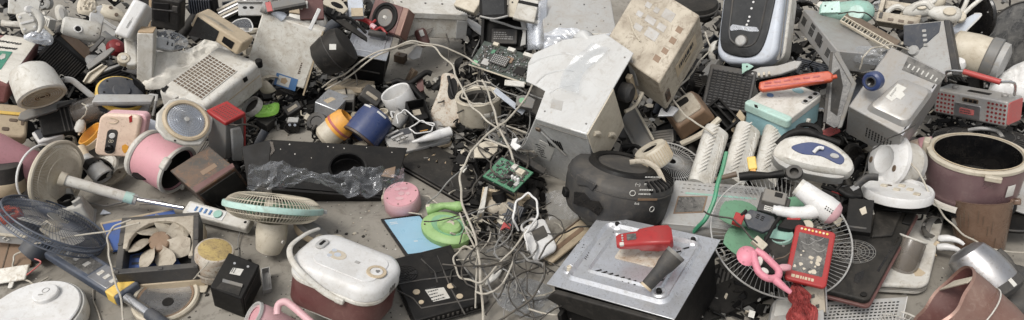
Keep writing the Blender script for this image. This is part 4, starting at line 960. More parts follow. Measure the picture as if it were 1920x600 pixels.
bm = NB(); box(bm, (0, 0, 0), (t.a, t.b, t.c)); t.part('box', bm, G, 2); t.part('stripe', rbox(NB(), 3, -.6, t.a - 3, .4, .3, t.c * .2, t.c * .8), K)
# orange mug & blue bucket
t = axis('orange_cooker', 'cream pot with a bright orange collar lying beside the blue bucket', 'pot', 632, 240, .12, 42, .25)
bm = NB(); lathe(bm, [(0, -34), (20, -34), (25, -28), (25, -4), (24, -2)]); t.part('pot', bm, CR)
bm = NB(); lathe(bm, [(24, -4), (27, -4), (27, 10), (24, 26), (20, 30), (19, 22), (0, 20)]); cl = t.part('collar', bm, OY); t.part('band', lathe(NB(), [(27.3, 2), (27.8, 3), (27.8, 6), (27.3, 7)]), RF, 0, cl)
t.part('label', lathe(NB(), [(25.2, -24), (25.5, -23), (25.5, -10), (25.2, -9)], None, 8, 1, 1, 30, 75), INKB); t.part('side_label', lathe(NB(), [(25.2, -22), (25.5, -21), (25.5, -14), (25.2, -13)], None, 6, 1, 1, 110, 135), RF)
t = axis('blue_bucket', 'dark blue round bucket lying on its side with a rusty rim', 'bucket', 692, 238, .13, 52, -.2)
bm = NB(); lathe(bm, [(0, 34), (26, 33), (33, 28), (35, 10), (36, -26), (33, -27)]); t.part('bucket', bm, BL)
t.part('rusty_rim', lathe(NB(), [(33, -26), (37, -27), (37, -31), (30, -32)]), RU)
for a_ in (200, 260): t.part('edge_mark', lathe(NB(), [(33.4, 24), (34.5, 25), (34, 27.5), (33, 28)], None, 8, 1, 1, a_, a_ + 34), W2)
t = quad('beige_panel_box', 'flat beige appliance base with a round knob behind the blue bucket', 'base', (716, 236), (738, 222), (672, 206), .11, .11, .12, 22)
bm = NB(); rbox(bm, 0, 0, t.a, t.b, 6, 0, t.c); t.part('base', bm, CR, 2); t.part('knob', cyl(NB(), t.a * .3, t.b * .85, 5, t.c - 1, t.c + 5), DG, 1); t.part('cup', lathe(NB(), [(10, 0), (10, 10), (8, 10), (8, 2), (0, 2)], T3(t.a * .75, t.b * .3, t.c)), CR)
t = axis('white_pot', 'white cylindrical pot with an open top resting tilted on the floor', 'pot', 748, 186, .12, 118, .42)
bm = NB(); lathe(bm, [(0, -24), (26, -24), (29, -20), (29, 16), (28, 18), (26, 16), (26, -12), (0, -14)]); t.part('pot', bm, W2)
t.part('label', lathe(NB(), [(29.2, -14), (29.5, -13), (29.5, -4), (29.2, -3)], None, 8, 1, 1, -60, -25), LG)
t = view('dustpan_grip', 'black hooked handle with a maroon insert behind the white cylindrical pot', 'handle', 775, 160, .14, 0, -25)
bm = NB(); tube(bm, smooth([(-40, 4, 0), (-28, 8, 2), (-8, 2, 4), (8, 12, 6), (24, 24, 6), (34, 22, 4)], 6), 5.5, 10); t.part('grip', bm, K); t.part('arm', tube(NB(), [(-6, 0, 2), (8, -18, 0), (20, -30, -2)], 7, 10), K); t.part('insert', prism(NB(), [(6, 6), (18, 16), (20, -10), (6, -18)], -6, 2), MR, 1)
# black open box
t = quad('battery_tray', 'black open tray with crumbling contacts lying in front of the white pot', 'tray', (780, 250), (818, 242), (760, 190), .14, .13, .16, 22)
bm = NB(); a, b, c = t.a, t.b, t.c
box(bm, (0, 0, 0), (a, b, 3)); [box(bm, p, q) for p, q in (((0, 0, 3), (a, 3, c)), ((0, b - 3, 3), (a, b, c)), ((0, 3, 3), (3, b - 3, c)), ((a - 3, 3, 3), (a, b - 3, c)))]; t.part('tray', bm, K, .8)
t.part('divider', box(NB(), (4, b * .45, 3), (a - 4, b * .6, c * .7)), K, .6); t.part('orange_label', rbox(NB(), a * .35, b * .1, a * .75, b * .25, 1, 3, 5), OY, .4); t.part('contact', rbox(NB(), a * .3, b * .7, a * .7, b * .88, 2, 3, 7), BD, .6)
# grey tray with white handle
t = quad('hand_vacuum', 'grey flat hand vacuum lying on the floor with a white tubular handle', 'hand vacuum', (738, 290), (848, 262), (716, 250), .05, .05, .09, 12)
bm = NB(); rbox(bm, 0, 0, t.a, t.b, 8, 0, t.c); t.part('body', bm, LG, 2, seg=3)
t.part('lower_edge', rbox(NB(), -1, -2, t.a + 1, t.b * .6, 6, -4, 4), BE, 1); t.part('dark_window', rbox(NB(), t.a * .05, t.b * .7, t.a * .45, t.b * .95, 3, t.c - .5, t.c + 1.5), DB, .6)
h0, h1 = t.loc(800, 259, .10), t.loc(845, 246, .11); t.part('handle', tube(NB(), [h0 - (h1 - h0) * .6, h0, h0 * .5 + h1 * .5, h1, h1 + (h1 - h0) * .06], [2, 7, 9.5, 9.5, 5], 16), W2)
bm = NB(); [beam(bm, t.loc(716 + 9 * k, 252 + 4 * k, .09), t.loc(738 + 9 * k, 240 + 5 * k, .1), 2, 2) for k in range(4)]; t.part('slats', bm, LG)
t.part('hinge', ring(NB(), 5, 1.5, 0, Matrix.Translation(t.loc(755, 258, .1)), 18, 6), G)
t = view('small_jug', 'small grey translucent cup lying beside the black open tray', 'cup', 750, 222, .1, -30, -20)
bm = NB(); lathe(bm, [(0, -16), (12, -15), (14, 12), (16, 14), (13, 14), (11, -10)], RX(-60)); t.part('cup', bm, LG); t.part('handle', tube(NB(), smooth([(-12, 4, 4), (-20, 0, 6), (-12, -8, 4)], 5), 2, 8), W2)
# back centre
t = axis('waste_bin_drum', 'black round plastic bin lying over behind the white flat computer case', 'bin', 622, 100, .34, 35, .3)
bm = NB(); lathe(bm, [(0, -30), (24, -30), (33, -24), (38, 0), (38, 24), (34, 34), (20, 38), (0, 39)]); t.part('drum', bm, KD); t.part('seam', ring(NB(), 38.4, 1, 6, None, 40, 5), DG)
t.part('label', prism(NB(), [(-6, -5), (6, -5), (6, 5), (-6, 5)], 0, 1, t.inv.to_3x3().to_4x4() if False else Matrix.Translation(t.loc(624, 88, .46)) @ (t.inv.to_3x3() @ Matrix((( -FW).cross(RT).cross(-FW), (-FW).cross(RT), -FW)).transposed()).normalized().to_4x4()), PA)
t = box3('steel_hob', 'silver stove top on a black cabinet at the back with a red clamp meter', 'stove', (722, 112), (735, 68), (651, 98), (717, 158), .24)
bm = NB(); box(bm, (0, 0, 0), (t.a, t.b, t.c - 2)); t.part('cabinet', bm, K, 1)
tp = t.part('top_plate', box(NB(), (-3, -3, t.c - 2), (t.a + 3, t.b + 3, t.c + 1)), GS, 1)
t.part('recess', rbox(NB(), t.a * .15, t.b * .1, t.a * .8, t.b * .9, 6, t.c + .6, t.c + 2.4), GS, 1, tp)
t.part('front_strip', box(NB(), (-1.5, t.b * .1, t.c * .4), (.5, t.b * .9, t.c * .44)), DG)
t = quad('clamp_meter', 'small bright red clamp meter lying on the silver stove top', 'meter', (673, 88), (690, 87), (673, 62), .25, .25, .27, 8)
bm = NB(); rbox(bm, 0, 0, t.a, t.b, 4, 0, t.c); t.part('case', bm, RD, 1.5); bm = NB(); [cyl(bm, t.a * (.25 + .25 * i), t.b * (.2 + .16 * j), 1.4, t.c - .3, t.c + .8, None, 10) for i in range(3) for j in range(3)]; t.part('keys', bm, OR); t.part('screen', rbox(NB(), 3, t.b * .72, t.a - 3, t.b * .9, 1, t.c - .3, t.c + .7), DG)
t.part('jaw', tube(NB(), smooth([(t.a * .2, t.b, 4), (t.a * .1, t.b + 10, 4), (t.a * .5, t.b + 16, 4), (t.a * .8, t.b, 4)], 5), 2.4, 8), RD)
t = view('red_spray_gun', 'dark red tool handle with a grey grip draped over the silver stove', 'tool', 698, 52, .34, 0, -30)
bm = NB(); tube(bm, smooth([(-36, 20, 0), (-20, 17, 2), (-4, 8, 4), (2, -4, 5)], 6), 4.5, 9); t.part('red_arm', bm, RD); t.part('grip', tube(NB(), smooth([(-6, -12, 4), (8, -16, 5), (24, -17, 2)], 5), 6.5, 10), DG); t.part('cord', tube(NB(), smooth([(6, 14, 4), (-2, 2, 6), (4, -8, 6), (16, -2, 4), (26, -14, 3)], 5), 2.6, 7), RD); t.part('tape', tube(NB(), [(-2, 2, 5), (6, -4, 6)], 5.5, 10), PP)
t = quad('loudspeaker', 'square maroon wooden loudspeaker tilted back with its cone showing', 'loudspeaker', (687, 46), (739, 64), (704, -4), .32, .32, .43, 24)
bm = NB(); box(bm, (0, 0, 0), (t.a, t.b, t.c)); t.part('cabinet', bm, MR, 2)
t.part('side_board', box(NB(), (t.a, 0, 0), (t.a + 14, t.b, t.c)), CO, 1.5)
q = t.hit(t.face('top'), 722, 33); F = T3(q[0], q[1], t.c)
t.part('cone', lathe(NB(), [(30, 0), (29, 2.5), (25, 2.5), (23, 0), (20, 1.5), (17, -.3), (8, .4), (0, .6)], F, 44), K); t.part('dust_cap', lathe(NB(), [(0, 4), (3, 3.4), (4.5, .5)], F, 18), PA)
t.part('cone_paper', lathe(NB(), [(17, .4), (10, 1), (5, 1.2), (4.6, .3)], F, 36), G)
t = view('brown_fan_blades', 'translucent brown fan blades with a red hub standing against the white fridge', 'fan blades', 782, 62, .22, 22, -12)
bm = NB(); prism(bm, [(p.x, p.y) for p in smooth([(-44, -16, 0), (-30, 6, 0), (0, 22, 0), (40, 24, 0), (48, 14, 0), (26, -6, 0), (-10, -18, 0)], 6, True)], -1.2, 1.2); t.part('blade', bm, SM)
bm = NB(); tube(bm, smooth([(-40, -14, 2), (-26, 2, 2), (2, 17, 2), (38, 21, 2)], 5), 1.6, 6); t.part('rib', bm, MR); hb = t.part('hub', lathe(NB(), [(0, 14), (8, 14), (11, 8), (12, -16), (0, -18)], T3(6, -14, 0) @ RX(80)), MR); t.part('tag', rbox(NB(), 4, -12, 12, 0, 1, 12.5, 14), PA, .3, hb)
t.part('lower_blade', prism(NB(), [(-34, -34), (-10, -22), (0, -30), (-12, -46), (-26, -44)], -2, 1), LG, .8)
t = box3('chest_fridge', 'long white fridge lying on its back along the rear edge', 'fridge', (877, 28), (856, -6), (748, 22), (873, 74), .30, (.34, .30, .02))
bm = NB(); box(bm, (0, 0, 0), (t.a, t.b, t.c)); t.part('cabinet', bm, WG, 2.5)
t.part('door_edge', box(NB(), (-2.5, 0, t.c * .80), (t.a, t.b + 1, t.c + 1)), W, 1); bm = NB(); [cyl(bm, t.a * .5, t.b * u, 2, t.c, t.c + 2, None, 12) for u in (.3, .55, .9)]; t.part('screw_caps', bm, DG)
t.part('corner_plate', box(NB(), (-3.2, 0, t.c * .05), (-.5, t.b * .16, t.c * .78)), LG, .8)
t = view('iron_sole_plate', 'grey iron sole plate with a pointed tip standing before the white fridge', 'sole plate', 866, 58, .10, 8, -14)
bm = NB(); prism(bm, [(-17, -14), (-14, 4), (-2, 16), (6, 19), (12, 10), (16, -16)], -3, 2); t.part('plate', bm, LG, 1); bm = NB(); [cyl(bm, x, y, 1.1, 1.5, 2.4, None, 8) for x, y in ((-12, -2), (-9, 3), (-4, 8), (2, 12), (7, 11), (-14, -8))]; t.part('steam_holes', bm, K)
t = box3('wood_block', 'small brown wooden block on the open floor at the back', 'block', (757, 108), (764, 101), (738, 103), (757, 121), .055)
bm = NB(); box(bm, (0, 0, 0), (t.a, t.b, t.c)); t.part('block', bm, BK, .8); t.part('nail', cyl(NB(), t.a * .4, t.b * .6, 1.4, t.c - 1, t.c + 3, None, 8), BR)
t = box3('perforated_speaker', 'beige box speaker with a perforated front at the back edge', 'speaker', (890, 27), (905, 2), (851, 12), (893, 32), .36, (.38, .38, .33))
bm = NB(); box(bm, (0, 0, 0), (t.a, t.b, t.c + 6)); t.part('box', bm, CR, 2); F = t.face('side'); bm = NB(); [cyl(bm, t.b * (.1 + .1 * i), t.c * (.2 + .3 * j), 1.3, -.4, .7, F, 8) for i in range(9) for j in range(3)]; t.part('holes', bm, DG)
# monitors behind the motherboard
t = view('black_monitor', 'dark glass monitor leaning at the back edge beside a white vented cover', 'monitor', 925, 12, .48, 2, -12)
bm = NB(); rbox(bm, -26, -22, 26, 26, 4, -8, 0); t.part('housing', bm, K, 1.5); t.part('screen', rbox(NB(), -21, -16, 21, 24, 3, -.4, 1), GL, .4); t.part('base_bar', tube(NB(), smooth([(-26, -18, 2), (0, -24, 4), (26, -19, 2)], 6), 2, 6), LG)
t = view('white_vent_cover', 'white cover with a dark vent slot beside the dark glass monitor', 'cover', 988, 14, .46, -12, -18)
bm = NB(); rbox(bm, -22, -26, 20, 18, 3, -12, 0); t.part('cover', bm, W, 2); t.part('vent', rbox(NB(), -18, 5, 20, 11, 1, -.5, 1), K, .3)
t = view('grey_divider', 'beige grey upright board between the dark monitor and the vented cover', 'board', 957, 14, .46, -10, -14)
t.part('board', prism(NB(), [(-8, -18), (-2, 24), (14, 24), (10, -18)], -3, 2), CR, 1); t.part('bolt', cyl(NB(), 2, 10, 1.6, 1.5, 3), DG)
t = view('gutted_printer', 'gutted black printer carcass with a labelled ink slot behind the motherboards', 'printer', 946, 62, .30, -2, -22)
a = NB(); box(a, (-44, -30, -14), (40, 32, -9)); box(a, (-44, 28, -9), (40, 34, 8)); box(a, (-44, -30, -9), (-38, 28, 8)); box(a, (36, -30, -9), (42, 28, 6)); t.part('carcass', a, K, 1.2)
ip = t.part('ink_slot', rbox(NB(), -24, -22, 24, 8, 3, -9, 2), DG, 1.5); bm = NB(); dashes(bm, -20, -14, 20, 2, 4, None, .6, 2, 4); t.part('slot_lettering', bm, LG, 0, ip)
t.part('top_rail', tube(NB(), smooth([(-28, 22, 8), (0, 14, 10), (20, 8, 9), (42, 6, 8)], 5), 2.2, 7), LG); t.part('side_bracket', prism(NB(), [(28, 26), (40, 30), (40, -24), (30, -28), (34, 0)], 4, 8), LG, .8)
t = view('curved_clear_sheet', 'curved pale translucent panel standing behind the motherboards', 'panel', 1004, 55, .32, 0, -10)
def cp(u, v): x = -18 + 40 * u; return (x, -40 + 80 * v + 14 * u * v, 10 * math.sin(u * 2.6) * 1.6)
solo(t, 'curved_clear_panel', sheet(NB(), cp, 12, 8), FM, solid=1)
t = quad('steel_backsheet', 'large grey panel spotted with black stains at the back centre', 'panel', (1020, 66), (1157, 65), (1012, -14), .34, .34, .46, 12)
bm = NB(); rbox(bm, 0, 0, t.a, t.b, 6, 0, t.c); t.part('panel', bm, LG, 2, seg=3)
r_ = random.Random(5); bm = NB()
for i in range(15): x, y = r_.uniform(8, t.a - 8), r_.uniform(6, t.b - 8); prism(bm, elpts(x, y, r_.uniform(.4, 1.4), r_.uniform(.5, 1.8), 9), t.c - .3, t.c + .5)
t.part('stains', bm, K); t.part('edge_fold', tube(NB(), [(2, 1, t.c), (t.a - 2, 1, t.c)], 2.4, 8), W)
# washing machine
t = box3('washing_machine', 'big white washing machine tipped over with its open back facing right', 'washing machine', (1100, 251), (1187, 100), (1003, 221), (1120, 306), .46)
a, b, c = t.a, t.b, t.c
bm = NB(); box(bm, (a * .5, b - 4, 0), (a, b, c - 4)); box(bm, (a - 4, 4, 0), (a, b - 4, c - 4)); box(bm, (0, 0, -22), (a * .56, 3, c - 4)); t.part('cabinet', bm, WM, 1.5)
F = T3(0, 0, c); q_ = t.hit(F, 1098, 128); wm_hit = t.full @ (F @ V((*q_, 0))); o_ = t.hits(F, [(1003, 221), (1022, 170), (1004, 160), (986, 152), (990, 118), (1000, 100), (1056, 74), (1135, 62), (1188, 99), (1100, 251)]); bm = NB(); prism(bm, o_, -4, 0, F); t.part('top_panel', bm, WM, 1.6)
for q, h_ in (([(1004, 158), (1024, 140), (1056, 132), (1076, 134)], 2.4), ([(990, 122), (1020, 108), (1060, 100), (1092, 112)], 3), ([(1030, 176), (1050, 164), (1078, 160)], 1.8)): t.part('crease', tube(NB(), smooth([(*p_, .2) for p_ in t.hits(F, q)], 5), [.5] + [h_] * (5 * (len(q) - 1) - 1) + [.5], 6, F, False, .6), WM)
F = t.face('side'); bm = NB(); prism(bm, t.hits(F, [(1004, 221), (1100, 251), (1114, 306), (1064, 342), (963, 294), (984, 268)]), -3, 1.5, F); fp = t.part('front_panel', bm, WM, 2)
t.part('side_panel', box(NB(), (-.8, -2.2, -22), (a * .55, .8, c - 1)), CR, 1)
F = Matrix(((1, 0, 0, 0), (0, 0, -1, -2.2), (0, 1, 0, 0), (0, 0, 0, 1)))
for x, y in ((1120, 250), (1147, 252)): p = t.hit(F, x, y); t.part('moulded_grip', tube(NB(), smooth([(p[0] - 10, p[1] + 12, 0), (p[0], p[1] + 2, 3), (p[0] + 4, p[1] - 14, 2)], 5), 5, 8, F), CR)
F2 = T3(0, 0, c); bm = NB(); r7 = random.Random(6)
for _ in range(16): x, y = r7.uniform(4, a - 4), r7.uniform(4, b - 4); prism(bm, elpts(x, y, r7.uniform(.3, .8), r7.uniform(.3, 1.0), 7), c - .2, c + .3)
t.part('chips', bm, BE)
for u, v in ((.1, .1), (.1, .9), (.93, .1)): t.part('screw', cyl(NB(), a * u, b * v, 2, c - .3, c + .8, None, 12), G)
t.part('dark_cavity', box(NB(), (a * .58, 14, -30), (a - 6, 18, c - 6)), K)
t.part('motor', lathe(NB(), [(0, 22), (14, 22), (20, 16), (20, -6), (0, -6)], T3(a * .76, 12, c * .35) @ RX(90)), DG); t.part('motor_bracket', rbox(NB(), a * .84, -2, a * .9, 10, 2, -10, c * .6), BE, 1)
t.part('drain_tube', tube(NB(), smooth([(a * .66, 4, -4), (a * .8, -6, -12), (a * .95, -8, -8)], 5), 4, 8), CR)
F = T3(0, 0, c)
t.part('window_recess', prism(NB(), t.hits(F, [(1035, 186), (1056, 190), (1053, 208), (1032, 202)]), c - .3, c + .6), LG, .3)
# ridged front: label, handle
F = Matrix(((0, 0, -1, -1.5), (-1, 0, 0, b), (0, 1, 0, 0), (0, 0, 0, 1)))
lb = t.decal('rating_label', F, [(1012, 262), (1041, 277), (1031, 302), (1001, 289)], PA, 1, 0, fp)
p = t.hits(F, [(1004, 287), (1013, 266), (1025, 272), (1016, 293)]); bm = NB()
for i in range(5):
    for j in range(6):
        q = lerp(lerp(p[0], p[1], (j + .5) / 6), lerp(p[3], p[2], (j + .5) / 6), (i + .5) / 5); cyl(bm, q[0], q[1], 1.2, .8, 1.4, F, 8)
t.part('label_dots', bm, INK, 0, fp)
p = t.hits(F, [(1016, 294), (1036, 278)]); bm = NB(); dashes(bm, p[0][0], min(p[0][1], p[1][1]), p[0][0] + 16, max(p[0][1], p[1][1]), 6, F, .5, 1, 8); t.part('label_print', bm, INK, 0, fp)
bm = NB(); [box(bm, (b * .08 + 5 * i, c * .12, .2), (b * .08 + 5 * i + 2.2, c * .4, 2), F) for i in range(7)]; t.part('vent_slots', bm, K, 0, fp); t.part('panel_seam', box(NB(), (2, c * .84, .8), (b - 2, c * .86, 2), F), G, 0, fp)
p = t.hits(F, [(1010, 240), (1062, 290)]); t.part('rail', beam(NB(), (*p[0], 3), (*p[1], 3), 3, 2, None, None, None, F), LG, .8, fp); t.part('rail_clip', rbox(NB(), p[0][0] - 4, p[0][1] - 4, p[0][0] + 6, p[0][1] + 5, 1, 2, 6, F), BK, .5, fp)
t = view('dented_sheet', 'torn triangular sheet metal flap folded up on top of the washing machine', 'sheet metal', 1108, 98, .60, 0, -42)
def ds(u, v):
    w = (1 - u) * 34 + 3; return (-24 + 56 * u + w * (v - .3), 34 - 76 * u + 10 * v, 4 + 15 * math.sin(v * 3.14) * (1 - .6 * u))
solo(t, 'dented_sheet', sheet(NB(), ds, 18, 10), WM, solid=1.2)
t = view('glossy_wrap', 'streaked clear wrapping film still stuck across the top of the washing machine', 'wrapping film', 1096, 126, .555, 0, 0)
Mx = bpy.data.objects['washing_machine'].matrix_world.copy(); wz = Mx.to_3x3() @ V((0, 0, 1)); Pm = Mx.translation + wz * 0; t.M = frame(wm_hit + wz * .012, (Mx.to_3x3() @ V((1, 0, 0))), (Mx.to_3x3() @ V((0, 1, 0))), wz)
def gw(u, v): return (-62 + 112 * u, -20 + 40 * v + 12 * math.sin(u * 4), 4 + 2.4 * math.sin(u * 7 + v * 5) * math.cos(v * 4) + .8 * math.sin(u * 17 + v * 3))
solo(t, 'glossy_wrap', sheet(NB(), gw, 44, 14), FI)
t = view('clear_film', 'milky clear plastic film bunched between the grey panel and washing machine', 'plastic film', 1072, 84, .52, 0, -36)
def cf(u, v): return (-52 + 128 * u, -20 + 40 * v + 12 * math.sin(u * 6), 10 + 7 * math.sin(u * 17 + 3 * v) * math.cos(v * 7 + u * 4) + 8 * u)
solo(t, 'clear_film', sheet(NB(), cf, 40, 14), FM)
t = view('red_squeegee', 'red and clear scraper blade poking out beside the motherboards', 'scraper', 1016, 160, .42, -17, -25)
bm = NB(); prism(bm, [(-30, 4), (-24, 9), (30, 1), (32, -3), (0, -6)], -3, 3); t.part('blade', bm, RD, 1); t.part('tip', prism(NB(), [(30, 1), (52, -3), (32, -4)], -2, 2), FM)
t = view('plastic_drawer_tray', 'grey plastic drawer panel sticking out under the open washing machine', 'panel', 1188, 232, .20, 28, -25)
bm = NB(); box(bm, (-20, -50, -8), (18, 46, -4)); box(bm, (-20, -50, -4), (-16, 46, 4)); box(bm, (14, -50, -4), (18, 46, 4)); t.part('drawer', bm, G, 1.2); t.part('rim', tube(NB(), [(18, -50, 4), (18, 46, 4)], 2.2, 6), CR)
# motherboards
def board(name, label, p0, px, py, zs, m, seed, n, chips):
    t = quad(name, label, 'circuit board', p0, px, py, *zs, 3)
    r = random.Random(seed); bm = NB(); box(bm, (0, 0, 0), (t.a, t.b, t.c)); t.part('board', bm, m, .3)
    bm = NB()
    for i in range(n):
        x, y = r.uniform(4, t.a - 8), r.uniform(4, t.b - 8); w, h = r.uniform(1, 6), r.uniform(1, 5); box(bm, (x, y, t.c - .1), (x + w, y + h, t.c + r.uniform(.6, 2.6)))
    t.part('circuit_pattern', bm, DG)['kind'] = 'stuff'
    bm = NB()
    for i in range(n // 2):
        x, y = r.uniform(4, t.a - 6), r.uniform(4, t.b - 6); box(bm, (x, y, t.c), (x + r.uniform(.8, 2.5), y + r.uniform(.8, 2.5), t.c + r.uniform(.5, 1.8)))
    t.part('surface_mount_pattern', bm, GS)['kind'] = 'stuff'
    for nm, u, v, w, h, z, mm in chips: t.part(nm, rbox(NB(), t.a * u, t.b * v, t.a * u + w, t.b * v + h, .6, t.c - .2, t.c + z), mm, .4)
    return t
t = board('laptop_motherboard', 'dark laptop motherboard with white ports lying across the cable heap', (986, 157), (1015, 110), (879, 121), (.24, .32, .25), PCK, 3, 260,
  [('chip', .2, .1, 16, 22, 3, K), ('chip', .5, .38, 12, 14, 3, BR), ('chip', .15, .7, 14, 16, 3, LG), ('port', .86, .1, 8, 22, 8, W), ('port', .86, .42, 8, 16, 8, W), ('port', .9, .72, 7, 12, 7, CR), ('heat_sink', .28, .42, 22, 40, 5, DG), ('chip', .05, .88, 10, 10, 2, GN), ('chip', .62, .72, 10, 8, 2, PCB)])
q = t; bm = NB(); [cyl(bm, t.a * .28 + 3 + 4 * (i % 5), t.b * .42 + 3 + 4 * (i // 5), 1.2, t.c + 4.5, t.c + 6, None, 8) for i in range(45)]; t.part('heat_sink_pins', bm, LG)
t.part('edge_frame', tube(NB(), [(0, 0, t.c), (0, t.b, t.c)], 1.6, 6), CR)
t = board('green_circuit_board', 'bright green circuit board with white capacitors propped on a broken case', (964, 360), (1000, 323), (905, 330), (.17, .2, .17), PCB, 9, 170,
  [('relay', .62, .12, 12, 16, 9, CR), ('relay', .72, .40, 12, 10, 7, W), ('chip', .1, .15, 12, 10, 3, K), ('chip', .2, .05, 10, 8, 3, LG), ('chip', .45, .4, 10, 8, 3, K)])
for k in range(3): t.part('capacitor', lathe(NB(), [(3, 0), (3, 8), (2.4, 9), (0, 9)], T3(t.a * .42 , t.b * .12 + 7 * k, t.c), 14), W2)
t.part('bracket', box(NB(), (-3, 0, -8), (0, t.b, -1)), K, .5)
t = board('small_circuit_board', 'small speckled circuit board half buried in the black cables', (954, 276), (966, 262), (928, 270), (.10, .12, .1), PCK, 17, 30, [('chip', .3, .3, 5, 6, 2, K)])
# rusty white shell, round pot with cables
t = view('rusty_white_shell', 'rust stained white machine shell with a black opening beneath the cables', 'machine shell', 836, 188, .14, -6, -22)
bm = NB(); prism(bm, [(p.x, p.y) for p in smooth([(-26, -50, 0), (30, -50, 0), (36, -20, 0), (20, 10, 0), (22, 40, 0), (8, 54, 0), (-12, 50, 0), (-14, 20, 0)], 6, True)], -14, 6); t.part('shell', bm, RW, 4, seg=3)
t.part('opening', prism(NB(), elpts(10, 22, 9, 22, 24), 5.5, 7), K); t.part('gasket', tube(NB(), smooth([(0, 46, 8), (6, 26, 9), (14, 6, 9), (26, 10, 8), (28, 40, 8)], 6, False), 3, 8), K)
t = axis('steel_pot', 'round off white cooker pot wound with cables beside the rust stained shell', 'pot', 898, 196, .16, 95, .42)
bm = NB(); lathe(bm, [(0, -34), (36, -34), (40, -28), (42, 12), (44, 16), (42, 20), (36, 18), (35, -6), (0, -8)]); t.part('pot', bm, CR); t.part('inner_pot', lathe(NB(), [(35.5, 14), (30, 10), (28, 0), (0, -2)]), KD); t.part('label', lathe(NB(), [(42, -10), (42.6, -9), (42.4, -2), (42, -1)], None, 8, 1, 1, -80, -50), W)
t = view('grey_brown_case', 'broken brown case with crumbling foam under the green circuit board', 'case', 944, 390, .06, -8, -34)
a = NB(); box(a, (-44, -30, -10), (48, 32, -6)); box(a, (-44, -30, -6), (-38, 32, 14)); box(a, (-38, 26, -6), (48, 32, 12)); t.part('case', a, BE, 1.2)
t.part('foam', crumple([(-30, -12), (-26, 16), (10, 20), (30, 8), (20, -14)], 5, 9.3, 8, 10, 2.5), BD); t.part('cream_side', prism(NB(), [(-46, -32), (-40, 30), (-34, 32), (-34, -26)], 0, 18), W, 1.5)
t = view('cracked_bracket', 'flat tan bracket with a diamond hole lying in the cable heap', 'bracket', 912, 282, .14, 5, -32)
bm = NB(); prism(bm, [(-24, -14), (-22, 12), (0, 20), (24, 14), (20, -4), (4, -18)], -2, 2); t.part('bracket', bm, CR, .8); t.part('hole', prism(NB(), [(-6, 0), (0, 6), (6, 0), (0, -6)], 1.6, 2.8), K)
# black lunch tray
t = quad('black_lid_tray', 'large black rounded lid scuffed brown, lying flat on the floor', 'lid', (872, 378), (914, 322), (746, 306), .035, .035, .035, 14)
bm = NB(); rbox(bm, 0, 0, t.a, t.b, 22, 0, t.c * .6, None, 8); t.part('base', bm, K, 2); bm = NB(); rbox(bm, 2, 2, t.a - 2, t.b - 2, 20, t.c * .6, t.c, None, 8); t.part('top', bm, KD, 5, seg=4)
t.part('seam', prism(NB(), rrpts(-1, -1, t.a + 1, t.b + 1, 23, 8), t.c * .5, t.c * .6), DG)
for u, v in ((.15, .3), (.2, .75), (.8, .25), (.82, .8)): t.part('rubber_foot', cyl(NB(), t.a * u, t.b * v, 3.5, t.c - .5, t.c + 2), K, .6)
bm = NB(); [prism(bm, [(t.a * u + r_.uniform(-7, 7), t.b * v + r_.uniform(-4, 4)) for _ in range(5)], t.c - .1, t.c + .25) for u, v in ((.6, .6), (.65, .5), (.55, .7), (.5, .35), (.7, .7))]; t.part('scuff_marks', bm, CRD)
# tablet, phone, pink disc
t = quad('tablet', 'black framed tablet lying on the floor showing a pale blue screen', 'tablet', (762, 481), (841, 471), (713, 410), .015, .015, .015, 6)
bm = NB(); rbox(bm, 0, 0, t.a, t.b, 3, 0, t.c); t.part('frame', bm, KG, 1); sc_ = t.part('screen', rbox(NB(), t.a * .07, t.b * .05, t.a * .95, t.b * .95, 1, t.c - .3, t.c + .5), SCR)
bm = NB(); dashes(bm, t.a * .15, t.b * .8, t.a * .35, t.b * .88, 2, None, .5, t.c + .4, 3); dashes(bm, t.a * .4, t.b * .3, t.a * .55, t.b * .36, 1, None, .5, t.c + .4, 6); t.part('screen_marks', bm, W2, 0, sc_); t.part('tape_tab', rbox(NB(), t.a * .42, -4, t.a * .56, 8, 2, t.c, t.c + 1.5), FM)
t = up('green_phone', 'lime green toy telephone with its handset lying behind it', 'telephone', 838, 434, .02, -38, 0, 0)
bm = NB(); loft(bm, [[(x, y, z) for x, y in elpts(0, 0, rx, ry, 36)] for rx, ry, z in ((50, 36, -8), (54, 40, 0), (54, 40, 9), (48, 35, 15), (38, 26, 17))]); bs = t.part('base', bm, LM)
bm = NB(); loft(bm, [[(x + 4, y, z) for x, y in elpts(0, 0, rx, ry, 36)] for rx, ry, z in ((37, 25, 15.5), (36, 24, 19), (30, 20, 18))]); t.part('ring_groove', bm, GN, 0, bs)
bm = NB(); loft(bm, [[(x + 10, y - 3, z) for x, y in elpts(0, 0, rx, ry, 30)] for rx, ry, z in ((26, 18, 14), (26, 18, 24), (22, 15, 28), (12, 8, 29))]); dl = t.part('dial', bm, LM, 0, bs)
bm = NB(); rr2 = random.Random(2); prism(bm, [(6, -6), (14, -2), (22, -4), (18, 3), (8, 4)], 28, 29.6); t.part('worn_patch', bm, PAP, 0, dl)
bm = NB(); [cyl(bm, rr2.uniform(-38, 44), rr2.uniform(-28, 26), 1.6, 12, 17.2, None, 8) for _ in range(8)]; t.part('screw_holes', bm, BK, 0, bs)
h0, h1, h2 = t.loc(800, 394, .05), t.loc(832, 386, .06), t.loc(868, 388, .05); bm = NB(); tube(bm, smooth([h0, h0 * .4 + h1 * .6, h1, h1 * .5 + h2 * .5, h2], 4), [13, 14, 14, 13, 11, 10, 10, 10, 9, 9, 10, 11, 12, 14, 14, 13, 10], 14, flat=.75); hs_ = t.part('handset', bm, LM); 
